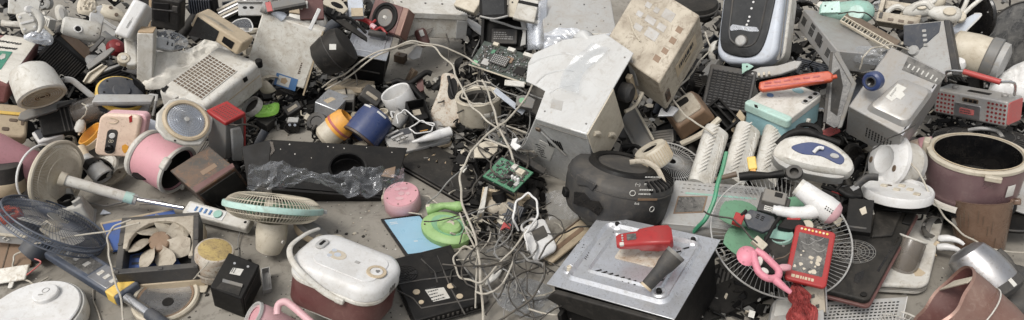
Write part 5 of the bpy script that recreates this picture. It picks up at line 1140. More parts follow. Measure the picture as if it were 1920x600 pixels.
bm = NB(); tube(bm, [h0 + V((0, 0, 8)), h0 + V((6, 4, 9))], 5, 10); t.part('handset_patch', bm, PAP, 0, hs_)
t = up('pink_clock', 'round pink alarm clock case standing on the floor with a cord around it', 'clock', 756, 388, .0, 0, 8, 0)
bm = NB(); lathe(bm, [(0, 0), (31, 0), (34, 4), (34, 30), (32, 34), (0, 34)]); t.part('case', bm, PP); t.part('face', lathe(NB(), [(31.5, 34), (31, 35.5), (0, 35.8)]), PK)
bm = NB(); [prism(bm, elpts(x, y, rx, ry, 16), 35, 36.6) for x, y, rx, ry in ((0, 0, 6, 5), (-8, 11, 6, 4), (5, 13, 6, 3.5), (12, 0, 4, 4), (-2, -13, 8, 4))]; t.part('moulded_shapes', bm, PP)
bm = NB(); [cyl(bm, 27 * math.cos(a_), 27 * math.sin(a_), 1.4, 35, 36.5, None, 8) for a_ in (.3, 1.3, 2.5, 3.6, 4.6, 5.5)]; t.part('screw_holes', bm, BK); t.part('slot_tab', rbox(NB(), -38, -4, -31, 6, 1.5, 10, 26), CR, .8)
# black induction hob upside down
t = quad('induction_hob', 'black induction hob lying upside down with a round fan grille and white label', 'induction hob', (778, 602), (906, 566), (727, 488), .055, .055, .055, 20)
bm = NB(); box(bm, (0, 0, 5), (t.a, t.b, t.c)); ba = t.part('base', bm, K, 2); t.part('glass_top', box(NB(), (-3, -3, 0), (t.a + 3, t.b + 3, 5)), KG, 1)
F = t.face('top'); p = t.hit(F, 760, 514); bm = NB(); fg = t.part('fan_opening', cyl(NB(), p[0], p[1], 25, -.3, .6, F), KG, .2, ba)
bm = NB(); [ring(bm, r, .8, 1.2, F @ T3(*p, 0), 32, 4) for r in (4, 9, 14, 19, 24)]; [tube(bm, [(p[0] + 3 * math.cos(k * .785), p[1] + 3 * math.sin(k * .785), 1.2), (p[0] + 25 * math.cos(k * .785 + .3), p[1] + 25 * math.sin(k * .785 + .3), 1.2)], .8, 4, F) for k in range(8)]; t.part('fan_grille', bm, K, 0, ba)
t.decal('label', F, [(797, 544), (832, 539), (844, 559), (812, 566)], PA, .7, 0, ba)
q = t.hits(F, [(800, 544), (840, 558)]); bm = NB(); dashes(bm, q[0][0], q[1][1] - 2, q[0][0] + 30, q[0][1] + 6, 5, F, .45, .6, 3); t.part('label_print', bm, INK, 0, ba)
for x, y, r in ((781, 548, 7), (845, 537, 7), (862, 556, 6.5), (790, 567, 5)): q = t.hit(F, x, y); t.part('felt_foot', cyl(NB(), q[0], q[1], r, -.3, 2, F), BE, .6)
bm = NB()
for pts in (((735, 535), (790, 525), (878, 515)), ((820, 480), (845, 540), (872, 590)), ((745, 545), (775, 560), (790, 578), (890, 560)), ((790, 486), (815, 510), (820, 530))): tube(bm, [(*t.hit(F, x, y), .3) for x, y in pts], 1.6, 6, F)
t.part('moulded_ridges', bm, DG, 0, ba)
bm = NB(); rbox(bm, t.a * .5, t.b * .6, t.a * .9, t.b * .95, 4, -.4, 1.6, F); t.part('raised_panel', bm, K, .8, ba)
bm = NB(); [box(bm, (t.a * (.04 + .07 * i), -1.2, 8), (t.a * (.04 + .07 * i) + 4, .5, 14)) for i in range(13)]; t.part('side_vents', bm, DG)
t.part('broken_side', prism(NB(), [(t.a, 4), (t.a + 16, 10), (t.a + 14, t.b * .5), (t.a + 3, t.b * .7)], 2, 9), DG, .8)
# white charger
t = quad('white_charger', 'white phone shaped charger with a grey screen and a looped white cable', 'charger', (1003, 490), (1047, 466), (977, 428), .07, .07, .10, 8)
bm = NB(); rbox(bm, 0, 0, t.a, t.b, 12, 0, t.c, None, 6); t.part('body', bm, W2, 2.5, seg=3); t.part('screen', rbox(NB(), t.a * .3, t.b * .45, t.a * .85, t.b * .78, 3, t.c - .4, t.c + .6), DG, .2)
t.part('holder_loop', ring(NB(), 15, 3, 4, T3(t.a * .3, t.b * .95, t.c), 28, 7, 1.2, .8), W2)
t = quad('brown_tray', 'long brown plastic tray lying under the stove plate corner', 'tray', (1034, 494), (1112, 432), (1010, 470), .03, .05, .05, 9)
bm = NB(); rbox(bm, 0, 0, t.a, t.b, 6, 0, t.c); t.part('tray', bm, BE, 2); t.part('groove', rbox(NB(), t.a * .1, t.b * .35, t.a * .9, t.b * .6, 3, t.c - .4, t.c + .8), BR, .3); t.part('rim', tube(NB(), [(4, t.b, t.c), (t.a - 4, t.b, t.c)], 2, 6), BK)
t = view('clear_packaging', 'clear crumpled plastic packaging lying on the floor at the bottom centre', 'packaging', 990, 555, .03, -20, -45)
solo(t, 'clear_packaging', crumple([(-52, -40), (-40, 20), (-6, 46), (40, 40), (56, 0), (30, -44), (-10, -54)], 8, 21.0, 12, 6, 3.2), FI)
t = view('clear_blister', 'folded clear plastic sheet in front of the black round vacuum', 'plastic sheet', 1062, 385, .05, 10, -40)
def cb(u, v): return (-36 + 72 * u, -38 + 70 * v, 6 + 10 * abs(u - .45) + 4 * math.sin(u * 8 + v * 5))
solo(t, 'clear_blister', sheet(NB(), cb, 10, 10), FI, flat=True)
t = view('white_cable_adapter', 'white plug adapter among the cables near the bottom centre', 'adapter', 925, 520, .06, 42, -30)
bm = NB(); loft(bm, [[(x, y, z) for y, z in elpts(0, 0, r, r * .8, 12)] for x, r in ((-20, 2.5), (-12, 5), (4, 7), (14, 5), (20, 2.5))]); t.part('body', bm, W); t.part('prong', tube(NB(), [(18, 0, 0), (27, 0, 0)], 1.4, 6), AL)
t = view('red_shard', 'small folded red plastic shard in the cable heap', 'shard', 948, 425, .1, 0, -20)
solo(t, 'red_shard', prism(NB(), [(-10, -8), (-4, 8), (10, 4), (10, -6), (0, -2)], -3, 3), RD)
# ---------------------------------------------------------------- right third of the yard
t = box3('old_oven', 'grimy beige oven tipped on its back with square marks where labels peeled off', 'oven', (1236, 156), (1312, 28), (1131, 84), (1249, 206), .56, (.60, .60, .42))
a, b, c = t.a, t.b, t.c
bm = NB(); box(bm, (0, 0, 0), (a, b, c)); t.part('cabinet', bm, BD, 3)
F = t.face('top')
for u, v, w, h in ((.72, .30, 16, 22), (.72, .54, 9, 10), (.72, .68, 9, 11), (.56, .32, 11, 16), (.56, .50, 11, 20), (.56, .72, 9, 12), (.40, .36, 16, 24), (.40, .62, 10, 16), (.66, .10, 10, 11), (.50, .10, 10, 11), (.34, .12, 9, 11), (.20, .16, 10, 12)):
    t.part('label_mark', rbox(NB(), a * u, b * v, a * u + w * 1.25, b * v + h * 1.15, .5, c - .3, c + .5), GP if u in (.72, .4, .56) else BR, .2)
bm = NB(); tube(bm, smooth([(a * .3, b * .55, c + 1), (a * .36, b * .7, c + 2), (a * .42, b * .78, c + 1), (a * .5, b * .9, c + 1)], 5), 2, 6); t.part('glue_streak', bm, CR)
t.part('side_strip', box(NB(), (a * .02, -.8, c * .02), (a, .3, c * .12)), BD, .3)
F = t.face('front'); lb = t.part('name_plate', box(NB(), (a * .35, c * .35, -.3), (a * .85, c * .72, .8), F), BE, .3)
bm = NB(); dashes(bm, a * .42, c * .5, a * .82, c * .66, 1, F, .9, .9, 4); dashes(bm, a * .55, c * .42, a * .75, c * .48, 1, F, .8, .9, 5); t.part('lettering', bm, INK, 0, lb)
t.part('hinge', rbox(NB(), a * .05, -3, a * .14, 1, 1, c * .2, c * .5), RU, .6); t.part('corner_bracket', box(NB(), (-1, -1, -14), (a * .1, b * .06, 0)), K, .5)
t.part('edge_knob', cyl(NB(), a * .95, b * 1.0, 9, c - 12, c + 3), CR, 2)
t = axis('black_wok', 'dark round pan lying behind the grimy beige oven', 'pan', 1296, -2, .50, 80, .45)
t.part('pan', lathe(NB(), [(0, 8), (30, 6), (48, 0), (53, -10), (50, -14), (30, -22), (0, -24)]), KD); t.part('rim', ring(NB(), 52, 2, -9), DG)
# air fryer
t = view('air_fryer', 'grey air fryer with a big curved black window and round dial, propped upright', 'air fryer', 1398, 48, .56, -7, -14, -20)
bm = NB(); rbox(bm, -52, -72, 62, 90, 34, -46, -2, None, 10); t.part('body', bm, BG, 9, seg=4)
t.part('back_shell', rbox(NB(), -46, -66, 66, 86, 30, -80, -42, None, 8), W, 4, seg=3)
w_ = t.part('window', prism(NB(), [(p.x, p.y) for p in smooth([(-42, 80, 0), (-47, 20, 0), (-44, -34, 0), (-26, -54, 0), (14, -60, 0), (36, -44, 0), (46, 10, 0), (46, 82, 0), (0, 90, 0)], 6, True)], -4, 2), GL, 2, seg=3)
t.part('window_frame', tube(NB(), smooth([(-26, 76, 2), (-30, 20, 2), (-26, -24, 2), (0, -40, 2), (24, -30, 2), (32, 20, 2), (32, 76, 2), (4, 84, 2)], 6, True), 2, 6), DG, 0, w_)
kn = t.part('dial', lathe(NB(), [(10, 2), (10, 6), (8, 8), (0, 8.5)], T3(-4, -30, 0)), LG, 0, w_); t.part('dial_ring', ring(NB(), 11, 1.6, 3, T3(-4, -30, 0), 28, 6), DG, 0, w_)
for x, y in ((10, 44), (8, 32), (6, 16), (5, 8), (3, 1), (2, -7)): t.part('indicator', cyl(NB(), x, y, 2.1, 1.5, 2.8, None, 12), W2, 0, w_)
t.part('tape', prism(NB(), [(-30, -4), (-24, 2), (0, -2), (22, -4), (28, -12), (10, -12), (-8, -8), (-26, -10)], 1.8, 2.8), FM, 0, w_)
t.part('side_seam', rbox(NB(), 58, -60, 63.5, 84, 1, -24, -22), G)
t = view('green_chip', 'small broken sea green plastic fragment under the air fryer', 'fragment', 1402, 127, .46, 10, -15)
t.part('chip', prism(NB(), [(-12, -10), (-9, 10), (2, 8), (11, 0), (4, -4), (-4, -6)], -2, 2), MT, .6); t.part('hole', cyl(NB(), -1, 2, 1.8, 1.6, 2.6, None, 12), K)
# silver microwave
t = box3('steel_microwave', 'silver microwave shell with slotted vents, its roof buried under broken trim', 'microwave', (1570, 95), (1652, 104), (1507, 17), (1555, 130), .58, (.56, .60, .46))
a, b, c = t.a, t.b, t.c
bm = NB(); box(bm, (0, 0, 0), (a, b, c)); t.part('shell', bm, GP, 2)
F = t.face('side'); bm = NB()
for u0, n, v0, h in ((.06, 5, .35, .4), (.30, 5, .30, .36), (.30, 5, .70, .2), (.58, 4, .3, .4), (.80, 4, .3, .4)):
    for i in range(n): rbox(bm, b * u0 + 4.2 * i, c * v0, b * u0 + 4.2 * i + 2, c * (v0 + h), .8, -.4, .6, F, 3)
t.part('vent_slots', bm, K); t.part('wiring_plate', rbox(NB(), b * .5, c * .35, b * .62, c * .85, 2, -.3, 1.2, F), DG, .4)
t = view('mint_iron', 'mint green rounded appliance shell at the back edge above the silver microwave', 'kettle', 1588, 22, .60, -6, -18)
bm = NB(); loft(bm, [[(x, y, z) for y, z in elpts(0, 0, ry, rz, 20)] for x, ry, rz in ((-48, 12, 10), (-44, 15, 14), (-10, 18, 20), (16, 22, 24), (34, 20, 20), (44, 12, 12), (47, 4, 4))]); t.part('body', bm, MT)
t.part('panel', prism(NB(), [(-46, -10), (-44, 12), (-14, 14), (-10, -8)], 15, 20), MP, 1); bm = NB(); [cyl(bm, x, y, 1.5, 19, 20.8, None, 8) for x, y in ((-38, 4), (-26, -2))]; t.part('screw_holes', bm, K)
t.part('spout', prism(NB(), [(-56, 10), (-50, 18), (-34, 16), (-40, -2)], -2, 6), W, 1.5); t.part('inner_cup', cyl(NB(), 16, -8, 14, 18, 24), MP, 2)
cable('lead', 'dark lead bent over the mint green rounded shell', [(1572, 26, .66), (1598, 22, .7), (1622, 24, .68), (1640, 38, .64), (1650, 56, .58)], 1.6, KBL)
t = quad('broken_grille_trim', 'long cream broken grille trim with ladder slots lying on the silver microwave', 'trim', (1575, 38), (1668, 92), (1590, 22), .60, .56, .62, 5)
bm = NB(); box(bm, (0, 0, 0), (t.a, 3, t.c)); box(bm, (0, t.b * .5, 0), (t.a, t.b * .5 + 2, t.c)); [box(bm, (t.a * i / 16, 3, 0), (t.a * i / 16 + 1.6, t.b * .5, t.c)) for i in range(17)]; t.part('ladder', bm, CR, .5); t.part('film_strip', box(NB(), (0, t.b * .55, -1), (t.a * 1.05, t.b * 1.1, t.c - 1)), BK, .5)
t = view('printer_chassis', 'open beige printer chassis with a dark slot at the back right', 'printer', 1684, 22, .58, -14, -25)
a_ = NB(); box(a_, (-34, -26, -20), (40, -6, 4)); box(a_, (-34, -6, -20), (-26, 28, 4)); box(a_, (30, -6, -20), (40, 22, 4)); box(a_, (-26, 8, -20), (30, 28, -16)); t.part('chassis', a_, BD, 1.5); t.part('slot', box(NB(), (-25, -5, -19), (29, 8, -10)), K, .5); t.part('latch', rbox(NB(), -30, -20, -24, -8, 1, 3.5, 6), DG, .4)
bm = NB(); [rbox(bm, x, -22, x + 10, -17, 1, 3.5, 5) for x in (-14, 4, 20)]; t.part('clips', bm, BK)
# white mixers
for lab, x, y, z, ro, m1 in (('white hand mixer body with a round button among the white jumble', 1770, 26, .66, -14, W), ('cream hand mixer lying underneath the one with a round button', 1742, 10, .62, 30, CR), ('white mixer shell with its open end pointing to the left', 1722, 18, .60, 8, W)):
    t = view('hand_mixer', lab, 'hand mixer', x, y, z, ro, -22, 0, 'hand mixers in the white jumble')
    bm = NB(); loft(bm, [[(px_, y_, z_) for y_, z_ in elpts(0, 0, ry, ry * .9, 18)] for px_, ry in ((-26, 5), (-22, 10), (-4, 15), (14, 17), (24, 13), (29, 5))]); bd = t.part('body', bm, m1)
    t.part('button', prism(NB(), elpts(8, 0, 11, 8, 22), 13, 17), CR if m1 is W else W, 1.5, bd); t.part('handle', tube(NB(), smooth([(-24, 6, 4), (-34, 12, 8), (-48, 8, 6), (-56, -2, 2)], 5), 5, 9), m1)
t = view('whisk_arms', 'pair of white plastic beater arms sticking up at the back right', 'beater', 1812, 14, .66, 0, -15)
bm = NB(); tube(bm, smooth([(-14, -20, 0), (-4, 0, 2), (4, 22, 0)], 5), 4, 9); t.part('arm', bm, W); bm = NB(); tube(bm, smooth([(-10, -18, 0), (8, 0, 3), (26, 16, 0)], 5), 4, 9); t.part('arm', bm, W); t.part('joint', cyl(NB(), -10, -18, 10, -8, 8), CR, 2)
t = view('kitchen_scale', 'grey appliance front with a slate panel and four small buttons, tilted upright', 'control panel', 1742, 84, .54, -4, -12, -16)
bm = NB(); prism(bm, [(-48, 42), (30, 44), (52, -56), (20, -62), (-30, -20), (-44, 4)], -12, 2); t.part('housing', bm, LG, 3, seg=3)
t.part('panel', prism(NB(), [(-46, 40), (18, 42), (16, 22), (-16, -10), (-44, 2)], 1.5, 3.2), DB, .8)
for k in range(4): t.part('button', rbox(NB(), -13 + 1.5 * k, 24 - 9 * k, -6 + 1.5 * k, 29 - 9 * k, 1.2, 3, 4.4), LG, .5)
t.part('back_edge', prism(NB(), [(22, 44), (32, 44), (56, -60), (44, -60)], -16, 4), DG, 1.5); t.part('cap', lathe(NB(), [(0, 6), (8, 5), (11, 0)], T3(-26, -10, 2)), LG)
t = axis('pan_cover', 'black round lid standing on edge behind the white jumble', 'lid', 1828, 30, .60, 185, .62)
t.part('disc', lathe(NB(), [(0, 2), (38, 2), (46, 0), (48, -3), (46, -7), (0, -8)], None, 48), KG); bm = NB(); [cyl(bm, 36 * math.cos(k), 36 * math.sin(k), 1.4, 1.5, 3, None, 8) for k in (0, 1.2, 2.4, 3.6, 4.8)]; t.part('screws', bm, LG)
t = view('curved_plastic', 'grey curved plastic blade with a white edge behind the tilted slate panel', 'blade', 1802, 56, .56, 34, -25)
bm = NB(); prism(bm, [(p.x, p.y) for p in smooth([(-46, -8, 0), (-10, 12, 0), (32, 12, 0), (40, 2, 0), (10, -6, 0), (-30, -18, 0)], 5, True)], -2, 2); t.part('blade', bm, BG, 1); t.part('edge', tube(NB(), smooth([(-30, -18, 1), (10, -7, 2), (40, 2, 1), (33, 12, 1)], 5), 1.6, 6), W2); t.part('red_tab', rbox(NB(), -16, -16, -6, -4, 1, 1.5, 3), RD, .4)
t = axis('cream_jug', 'cream jug lying on its side with a wide grey strap and handle gap', 'jug', 1824, 100, .50, -22, .1)
bm = NB(); lathe(bm, [(0, -40), (26, -40), (34, -34), (37, 0), (36, 26), (32, 30), (0, 30)]); t.part('jug', bm, CR); t.part('strap', lathe(NB(), [(37, 22), (39, 24), (39, 40), (36, 42)], None, 40), G); t.part('lid', lathe(NB(), [(36, 30), (34, 52), (20, 58), (0, 58)]), LG)
t.part('handle_gap', rbox(NB(), -14, -18, 14, 8, 8, -.5, 2, Matrix.Translation(t.loc(1832, 86, .585)) @ (t.inv.to_3x3() @ Matrix((RT, -FW.cross(RT), -FW)).transposed()).normalized().to_4x4()), LG, 2) if False else None
t = axis('white_ball', 'small white ball shaped cap beside the cream jug', 'cap', 1796, 122, .48, 60, .6)
t.part('ball', lathe(NB(), [(0, 14), (8, 12), (13, 5), (14, -3), (10, -11), (0, -14)]), W2); t.part('collar', ring(NB(), 13, 1.5, -4, None, 28, 6), LG)
t = axis('pot_lid_glass', 'large dark dusty round glass lid at the right edge', 'lid', 1902, 74, .48, 150, .72)
t.part('glass', lathe(NB(), [(0, 8), (40, 6), (72, 0), (72, -2), (0, -2)], None, 56), GD); t.part('rim', ring(NB(), 73, 2.6, -1, None, 64, 7), DG)
t = view('white_sheet_cloth', 'crumpled white cloth bundle at the right edge beside the cassette radio', 'cloth', 1898, 150, .42, 0, -25)
solo(t, 'white_sheet_cloth', crumple([(-36, -26), (-30, 6), (-10, 20), (10, 34), (50, 40), (50, -46), (0, -40)], 7, 17.7, 10, 14, 1.8), W2)
t = quad('pale_plank', 'pale weathered plank on the ground at the top right corner', 'plank', (1850, 44), (1960, 52), (1856, 28), .01, .01, .01, 6)
bm = NB(); box(bm, (0, 0, 0), (t.a, t.b, t.c)); t.part('plank', bm, WG, 1); t.part('knot', prism(NB(), elpts(t.a * .3, t.b * .5, 3, 2, 12), t.c - .2, t.c + .3), BK)
# middle right
t = view('brown_lunch_box', 'smoky brown plastic container with a cream rim lying under the grimy oven', 'container', 1286, 208, .30, 34, -30)
bm = NB(); taper(bm, 38, 34, 30, 26, -30, 10); t.part('container', bm, BR, 5, seg=3); t.part('rim', tube(NB(), smooth([(-42, -38, -28), (0, -46, -24), (42, -38, -28)], 6), 6, 8), CR); t.part('lid', rbox(NB(), -26, -20, 28, 24, 8, 9, 13), BD, 2); t.part('handle_slot', rbox(NB(), -12, 6, 16, 18, 4, 12.5, 15), K, .6); t.part('foil', crumple([(-34, -10), (-28, 12), (-12, 8), (-16, -14)], 3, 4.4, 6, 4, 2), GS) if False else None
t = view('black_basket', 'black slatted plastic basket wedged between the brown container and vent unit', 'basket', 1338, 232, .24, 40, -30)
a_ = NB(); box(a_, (-36, -34, -20), (36, 30, -16)); [box(a_, (-36 + 12 * i, -34, -16), (-32 + 12 * i, 30, 10)) for i in range(7)]; box(a_, (-38, -36, 6), (38, -31, 12)); box(a_, (-38, 27, 6), (38, 32, 12)); t.part('basket', a_, K, 1)
t = view('vent_unit', 'black vent unit with a close square grid leaning under the air fryer', 'vent', 1366, 168, .36, -12, -14)
bm = NB(); rbox(bm, -42, -38, 44, 44, 4, -30, 0); t.part('housing', bm, DG, 2); bm = NB()
for i in range(13): box(bm, (-36, -32 + 5.2 * i, -.4), (36, -29.5 + 5.2 * i, 1.8))
for i in range(9): box(bm, (-36 + 9 * i, -32, -.4), (-34 + 9 * i, 34, 2.6))
t.part('grid', bm, K); t.part('corner_screw', cyl(NB(), 36, 38, 2, -.3, 1.4, None, 12), LG)
t = view('white_broken_shell', 'broken white shell with jagged teeth lying above the orange red handle', 'shell', 1448, 132, .42, 6, -35)
bm = NB(); prism(bm, [(-50, -10), (-40, 4), (-20, 10), (10, 8), (40, 14), (54, 10), (44, -4), (14, -12), (-20, -14)], -5, 3); t.part('shell', bm, LG, 2); bm = NB(); [box(bm, (-44 + 9 * i, -14, 2), (-40 + 9 * i, -7, 9)) for i in range(5)]; t.part('teeth', bm, CR, .6)
t = view('ribbed_grip', 'orange red ribbed plastic handle lying across the mint appliance', 'handle', 1491, 152, .50, 4, -20)
bm = NB(); prism(bm, [(-66, -10), (-64, 4), (-40, 7), (30, 12), (58, 12), (66, 6), (64, -8), (30, -10), (-20, -14), (-60, -15)], -8, 6); t.part('handle', bm, OR, 3.5, seg=3)
bm = NB(); [rbox(bm, -54 + 17 * i, -2 + .6 * i, -42 + 17 * i, 1 + .6 * i, 1, 5.5, 7) for i in range(6)]; t.part('ribs', bm, RD); t.part('tip', tube(NB(), [(64, 0, 0), (72, 1, 0)], 4, 10), OR); t.part('lower_groove', rbox(NB(), -56, -8, 50, -5.5, 1, 5.5, 6.6), RD)
t = box3('mint_heater', 'white and pale blue boxy appliance with a mint green front edge', 'appliance', (1477, 226), (1543, 176), (1396, 192), (1472, 276), .40)
a, b, c = t.a, t.b, t.c
bm = NB(); rbox(bm, 1, 1, a - 1, b - 1, 8, 0, c * .8); t.part('body', bm, TB, 2); t.part('top_shell', rbox(NB(), 0, 0, a, b, 9, c * .72, c), W, 3, seg=3)
t.part('mint_edge', rbox(NB(), -2, -2, 16, b + 1, 7, c * .70, c * 1.01), MP, 3, seg=3); F = t.face('top')
p = t.hit(F, 1444, 179); t.part('button', prism(NB(), elpts(*p, 6, 7, 20), -.3, 2, F), INKB, .8); p = t.hit(F, 1496, 170); t.part('window', prism(NB(), elpts(*p, 8, 12, 20), -.3, 1.4, F), TB, .4)
cp_ = t.part('control_strip', rbox(NB(), a * .55, b * .03, a * .98, b * .16, 5, c - .3, c + 1.6), LG, .5)
for k in range(3): t.part('socket', lathe(NB(), [(4, 1.6), (4, 3), (2.2, 3), (0, 1.9)], T3(a * (.62 + .14 * k), b * .1, c)), K, 0, cp_)
t.part('vent', prism(NB(), t.hits(F, [(1414, 197), (1420, 199), (1421, 203), (1415, 201)]), -.3, 2, F), K); t.part('side_knob', cyl(NB(), a * .6, c * .4, 5, -1, 6, t.face('front')), W, 1.5)
bm = NB(); [cyl(bm, t.a * u, t.b * v, 1.6, c - .3, c + .5, None, 8) for u, v in ((.4, .7), (.5, .6), (.6, .8))]; t.part('dirt_spots', bm, LG)
t = view('oven_door_glass', 'dark glass oven door with a grey frame standing on edge behind the mint appliance', 'oven door', 1572, 168, .46, 0, -10, 0)
t.part('glass', prism(NB(), [(-26, -60), (-13, 70), (2, 73), (26, 10), (0, -70), (-8, -73)], -8, 0), GD, 1); t.part('frame', prism(NB(), [(-2, 75), (31, 10), (6, -72), (-2, -74), (22, 9), (-8, 68)], -9, 2.5), G, 1.2); t.part('inner_edge', prism(NB(), [(-27, -62), (-14, 72), (-9, 72), (-21, -62)], -9, 2), DG, .8); t.part('grime_patch', prism(NB(), [(-14, -40), (-10, 30), (2, 40), (8, 6), (-2, -50)], -.3, .5), KD)
t = quad('handheld_game', 'white and black handheld device with a dark screen beside the mint appliance', 'handheld', (1501, 252), (1547, 247), (1503, 208), .24, .24, .33, 10)
bm = NB(); rbox(bm, -2, -2, t.a + 2, t.b + 2, 10, 0, t.c - 3); t.part('back', bm, BG, 2); t.part('front', rbox(NB(), 0, 0, t.a, t.b, 9, t.c - 3, t.c), W, 1.5); t.part('bezel', rbox(NB(), 4, 5, t.a - 4, t.b - 4, 7, t.c - .3, t.c + .8), KG, .3); t.part('screen', rbox(NB(), 9, 9, t.a - 9, t.b - 10, 2, t.c + .5, t.c + 1.3), GL, .2)
t = quad('red_block', 'small faded red plastic block in front of the oven door', 'block', (1542, 262), (1577, 248), (1538, 248), .22, .24, .25, 10)
bm = NB(); rbox(bm, 0, 0, t.a, t.b, 3, 0, t.c); t.part('block', bm, RF, 1.5); bm = NB(); [cyl(bm, t.a * .7 + x, t.b * .5 + y, 1, t.c - .3, t.c + .6, None, 8) for x, y in ((0, 0), (4, 1), (-3, -2))]; t.part('holes', bm, BK)
t = axis('blue_roller', 'royal blue ring roller with a black core resting on the grey microwave', 'roller', 1637, 152, .60, 200, .86)
t.part('tyre', lathe(NB(), [(9, 8), (14, 9), (18, 6), (18, -8), (14, -12), (9, -12)]), BL); t.part('core', lathe(NB(), [(9, 7), (5, 4), (3, 1), (0, 1)]), KG); t.part('inner_ring', ring(NB(), 9, 1.6, 8, None, 28, 6), DB)
# grey microwave
t = box3('grey_microwave', 'dented grey microwave lying face down with a raised back plate and paper labels', 'microwave', (1692, 254), (1772, 136), (1591, 199), (1680, 302), .44)
a, b, c = t.a, t.b, t.c
bm = NB(); box(bm, (0, 0, 0), (a, b, c)); t.part('cabinet', bm, GP, 2.5)
F = t.face('top')
bm = NB(); q = t.hits(F, [(1700, 243), (1752, 172), (1690, 146), (1620, 205)]); cx = sum(p[0] for p in q) / 4; cy = sum(p[1] for p in q) / 4
def ins(f): return [(cx + (p[0] - cx) * f, cy + (p[1] - cy) * f) for p in q]
def rnd(pts, r=.16):
    out = []
    for i in range(4):
        p, o, n = V(pts[i]), V(pts[i - 1]), V(pts[(i + 1) % 4])
        for k in range(6):
            f = k / 5; A_ = p + (o - p) * r; B_ = p + (n - p) * r; out.append(tuple(A_ * (1 - f) ** 2 + p * 2 * f * (1 - f) + B_ * f * f))
    return out
loft(bm, [[(x, y, z) for x, y in rnd(ins(f))] for f, z in ((1.0, c - .3), (.96, c + 3), (.86, c + 11), (.80, c + 12))]); rp = t.part('raised_plate', bm, GP)
lb = t.decal('info_label', F, [(1691, 131), (1703, 106), (1774, 141), (1760, 160)], GD, .7)
bm = NB(); p = t.hits(F, [(1703, 128), (1752, 152)]); dashes(bm, min(p[0][0], p[1][0]), min(p[0][1], p[1][1]) - 6, max(p[0][0], p[1][0]) + 14, max(p[0][1], p[1][1]) + 6, 7, F, .35, .6, 6); t.part('label_print', bm, INKW, 0, lb)
G2 = T3(0, 0, c + 12); pl = t.part('barcode_label', prism(NB(), t.hits(G2, [(1660, 182), (1683, 157), (1700, 165), (1692, 172), (1697, 178), (1688, 187), (1681, 183), (1672, 190)]), -.3, .6, G2), PA, 0, rp)
bm = NB(); p = t.hits(G2, [(1668, 180), (1684, 164)]); dashes(bm, min(p[0][0], p[1][0]), min(p[0][1], p[1][1]), max(p[0][0], p[1][0]), max(p[0][1], p[1][1]), 5, G2, .5, .5, 9); t.part('barcode', bm, INK, 0, rp)
F = t.face('side'); bm = NB()
for i in range(9):
    for j in range(4): rbox(bm, b * .38 + 6.2 * i, c * .28 + 9 * j, b * .38 + 6.2 * i + 2.4, c * .28 + 9 * j + 6.5, 1, -.4, .6, F, 3)
t.part('vent_slots', bm, K)
bm = NB(); [box(bm, (a * (.08 + .13 * i), 2, c - .3), (a * (.14 + .13 * i), 4, c + .6)) for i in range(7)]; t.part('edge_slots', bm, K); t.part('lid_flange', box(NB(), (0, -1.2, c - 3), (a, 5, c + .2)), AL, .5)
cable('lead', 'thin black lead crossing the corner of the dented grey microwave', [(1716, 233, .48), (1690, 250, .46), (1660, 262, .42), (1632, 284, .36), (1624, 310, .3), (1618, 330, .26)], 1.8, KBL)
# boombox
t = box3('cassette_radio', 'silver cassette radio with a red carrying handle and perforated speakers', 'radio', (1890, 191), (1919, 179), (1753, 166), (1885, 239), .44)
a, b, c = t.a, t.b, t.c
bm = NB(); box(bm, (0, 0, 0), (a, b, c)); t.part('case', bm, GP, 4, seg=3)
F = t.face('side')
for u0 in (.02, .72):
    bm = NB()
    for i in range(5):
        for j in range(5): cyl(bm, b * u0 + 5 + 7.4 * i, c * .14 + c * .17 * j, 2.3, -.3, .7, F, 12)
    t.part('speaker_holes', bm, RDK)
dk = t.part('cassette_door', rbox(NB(), b * .30, c * .08, b * .66, c * .62, 2, -.3, 1.6, F), AL, .6); t.part('door_label', rbox(NB(), b * .38, c * .22, b * .58, c * .44, 2, 1.2, 2.2, F), RF, 0, dk)
bm = NB(); dashes(bm, b * .39, c * .24, b * .57, c * .42, 2, F, .8, 2.3, 7); dashes(bm, b * .43, c * .5, b * .54, c * .56, 1, F, .5, 1.7, 2); t.part('lettering', bm, INK, 0, dk)
t.part('button_slot', rbox(NB(), b * .40, c * .70, b * .62, c * .86, 2, -.3, .8, F), BK)
for k in range(3): t.part('key', rbox(NB(), b * (.43 + .065 * k), c * .73, b * (.475 + .065 * k), c * .83, 1, .5, 3, F), K, .5)
for u in (.82, .14): t.part('knob', cyl(NB(), a * .5, b * u, 6, c - .5, c + 5), GP, 1.2)
t.part('tuning_scale', rbox(NB(), a * .35, b * .32, a * .55, b * .62, 1, c - .3, c + 1), K); t.part('end_cap', rbox(NB(), 3, 3, a - 3, c - 3, 4, -.4, 1.4, t.face('front')), RF, .6)
h = [t.loc(1774, 152, .44), t.loc(1776, 134, .52), t.loc(1806, 134, .55), t.loc(1876, 154, .55), t.loc(1902, 156, .53), t.loc(1902, 178, .44)]
bm = NB(); tube(bm, smooth(h[:3], 4) , 2.6, 8); t.part('handle_arm', bm, CH); bm = NB(); tube(bm, smooth(h[3:], 4), 2.6, 8); t.part('handle_arm', bm, CH); t.part('handle_grip', tube(NB(), [h[2], h[3]], 5.5, 14), RBB)
t = axis('dark_fan_cage', 'black wire fan cage lying under the cassette radio', 'fan cage', 1838, 262, .22, 84, .34)
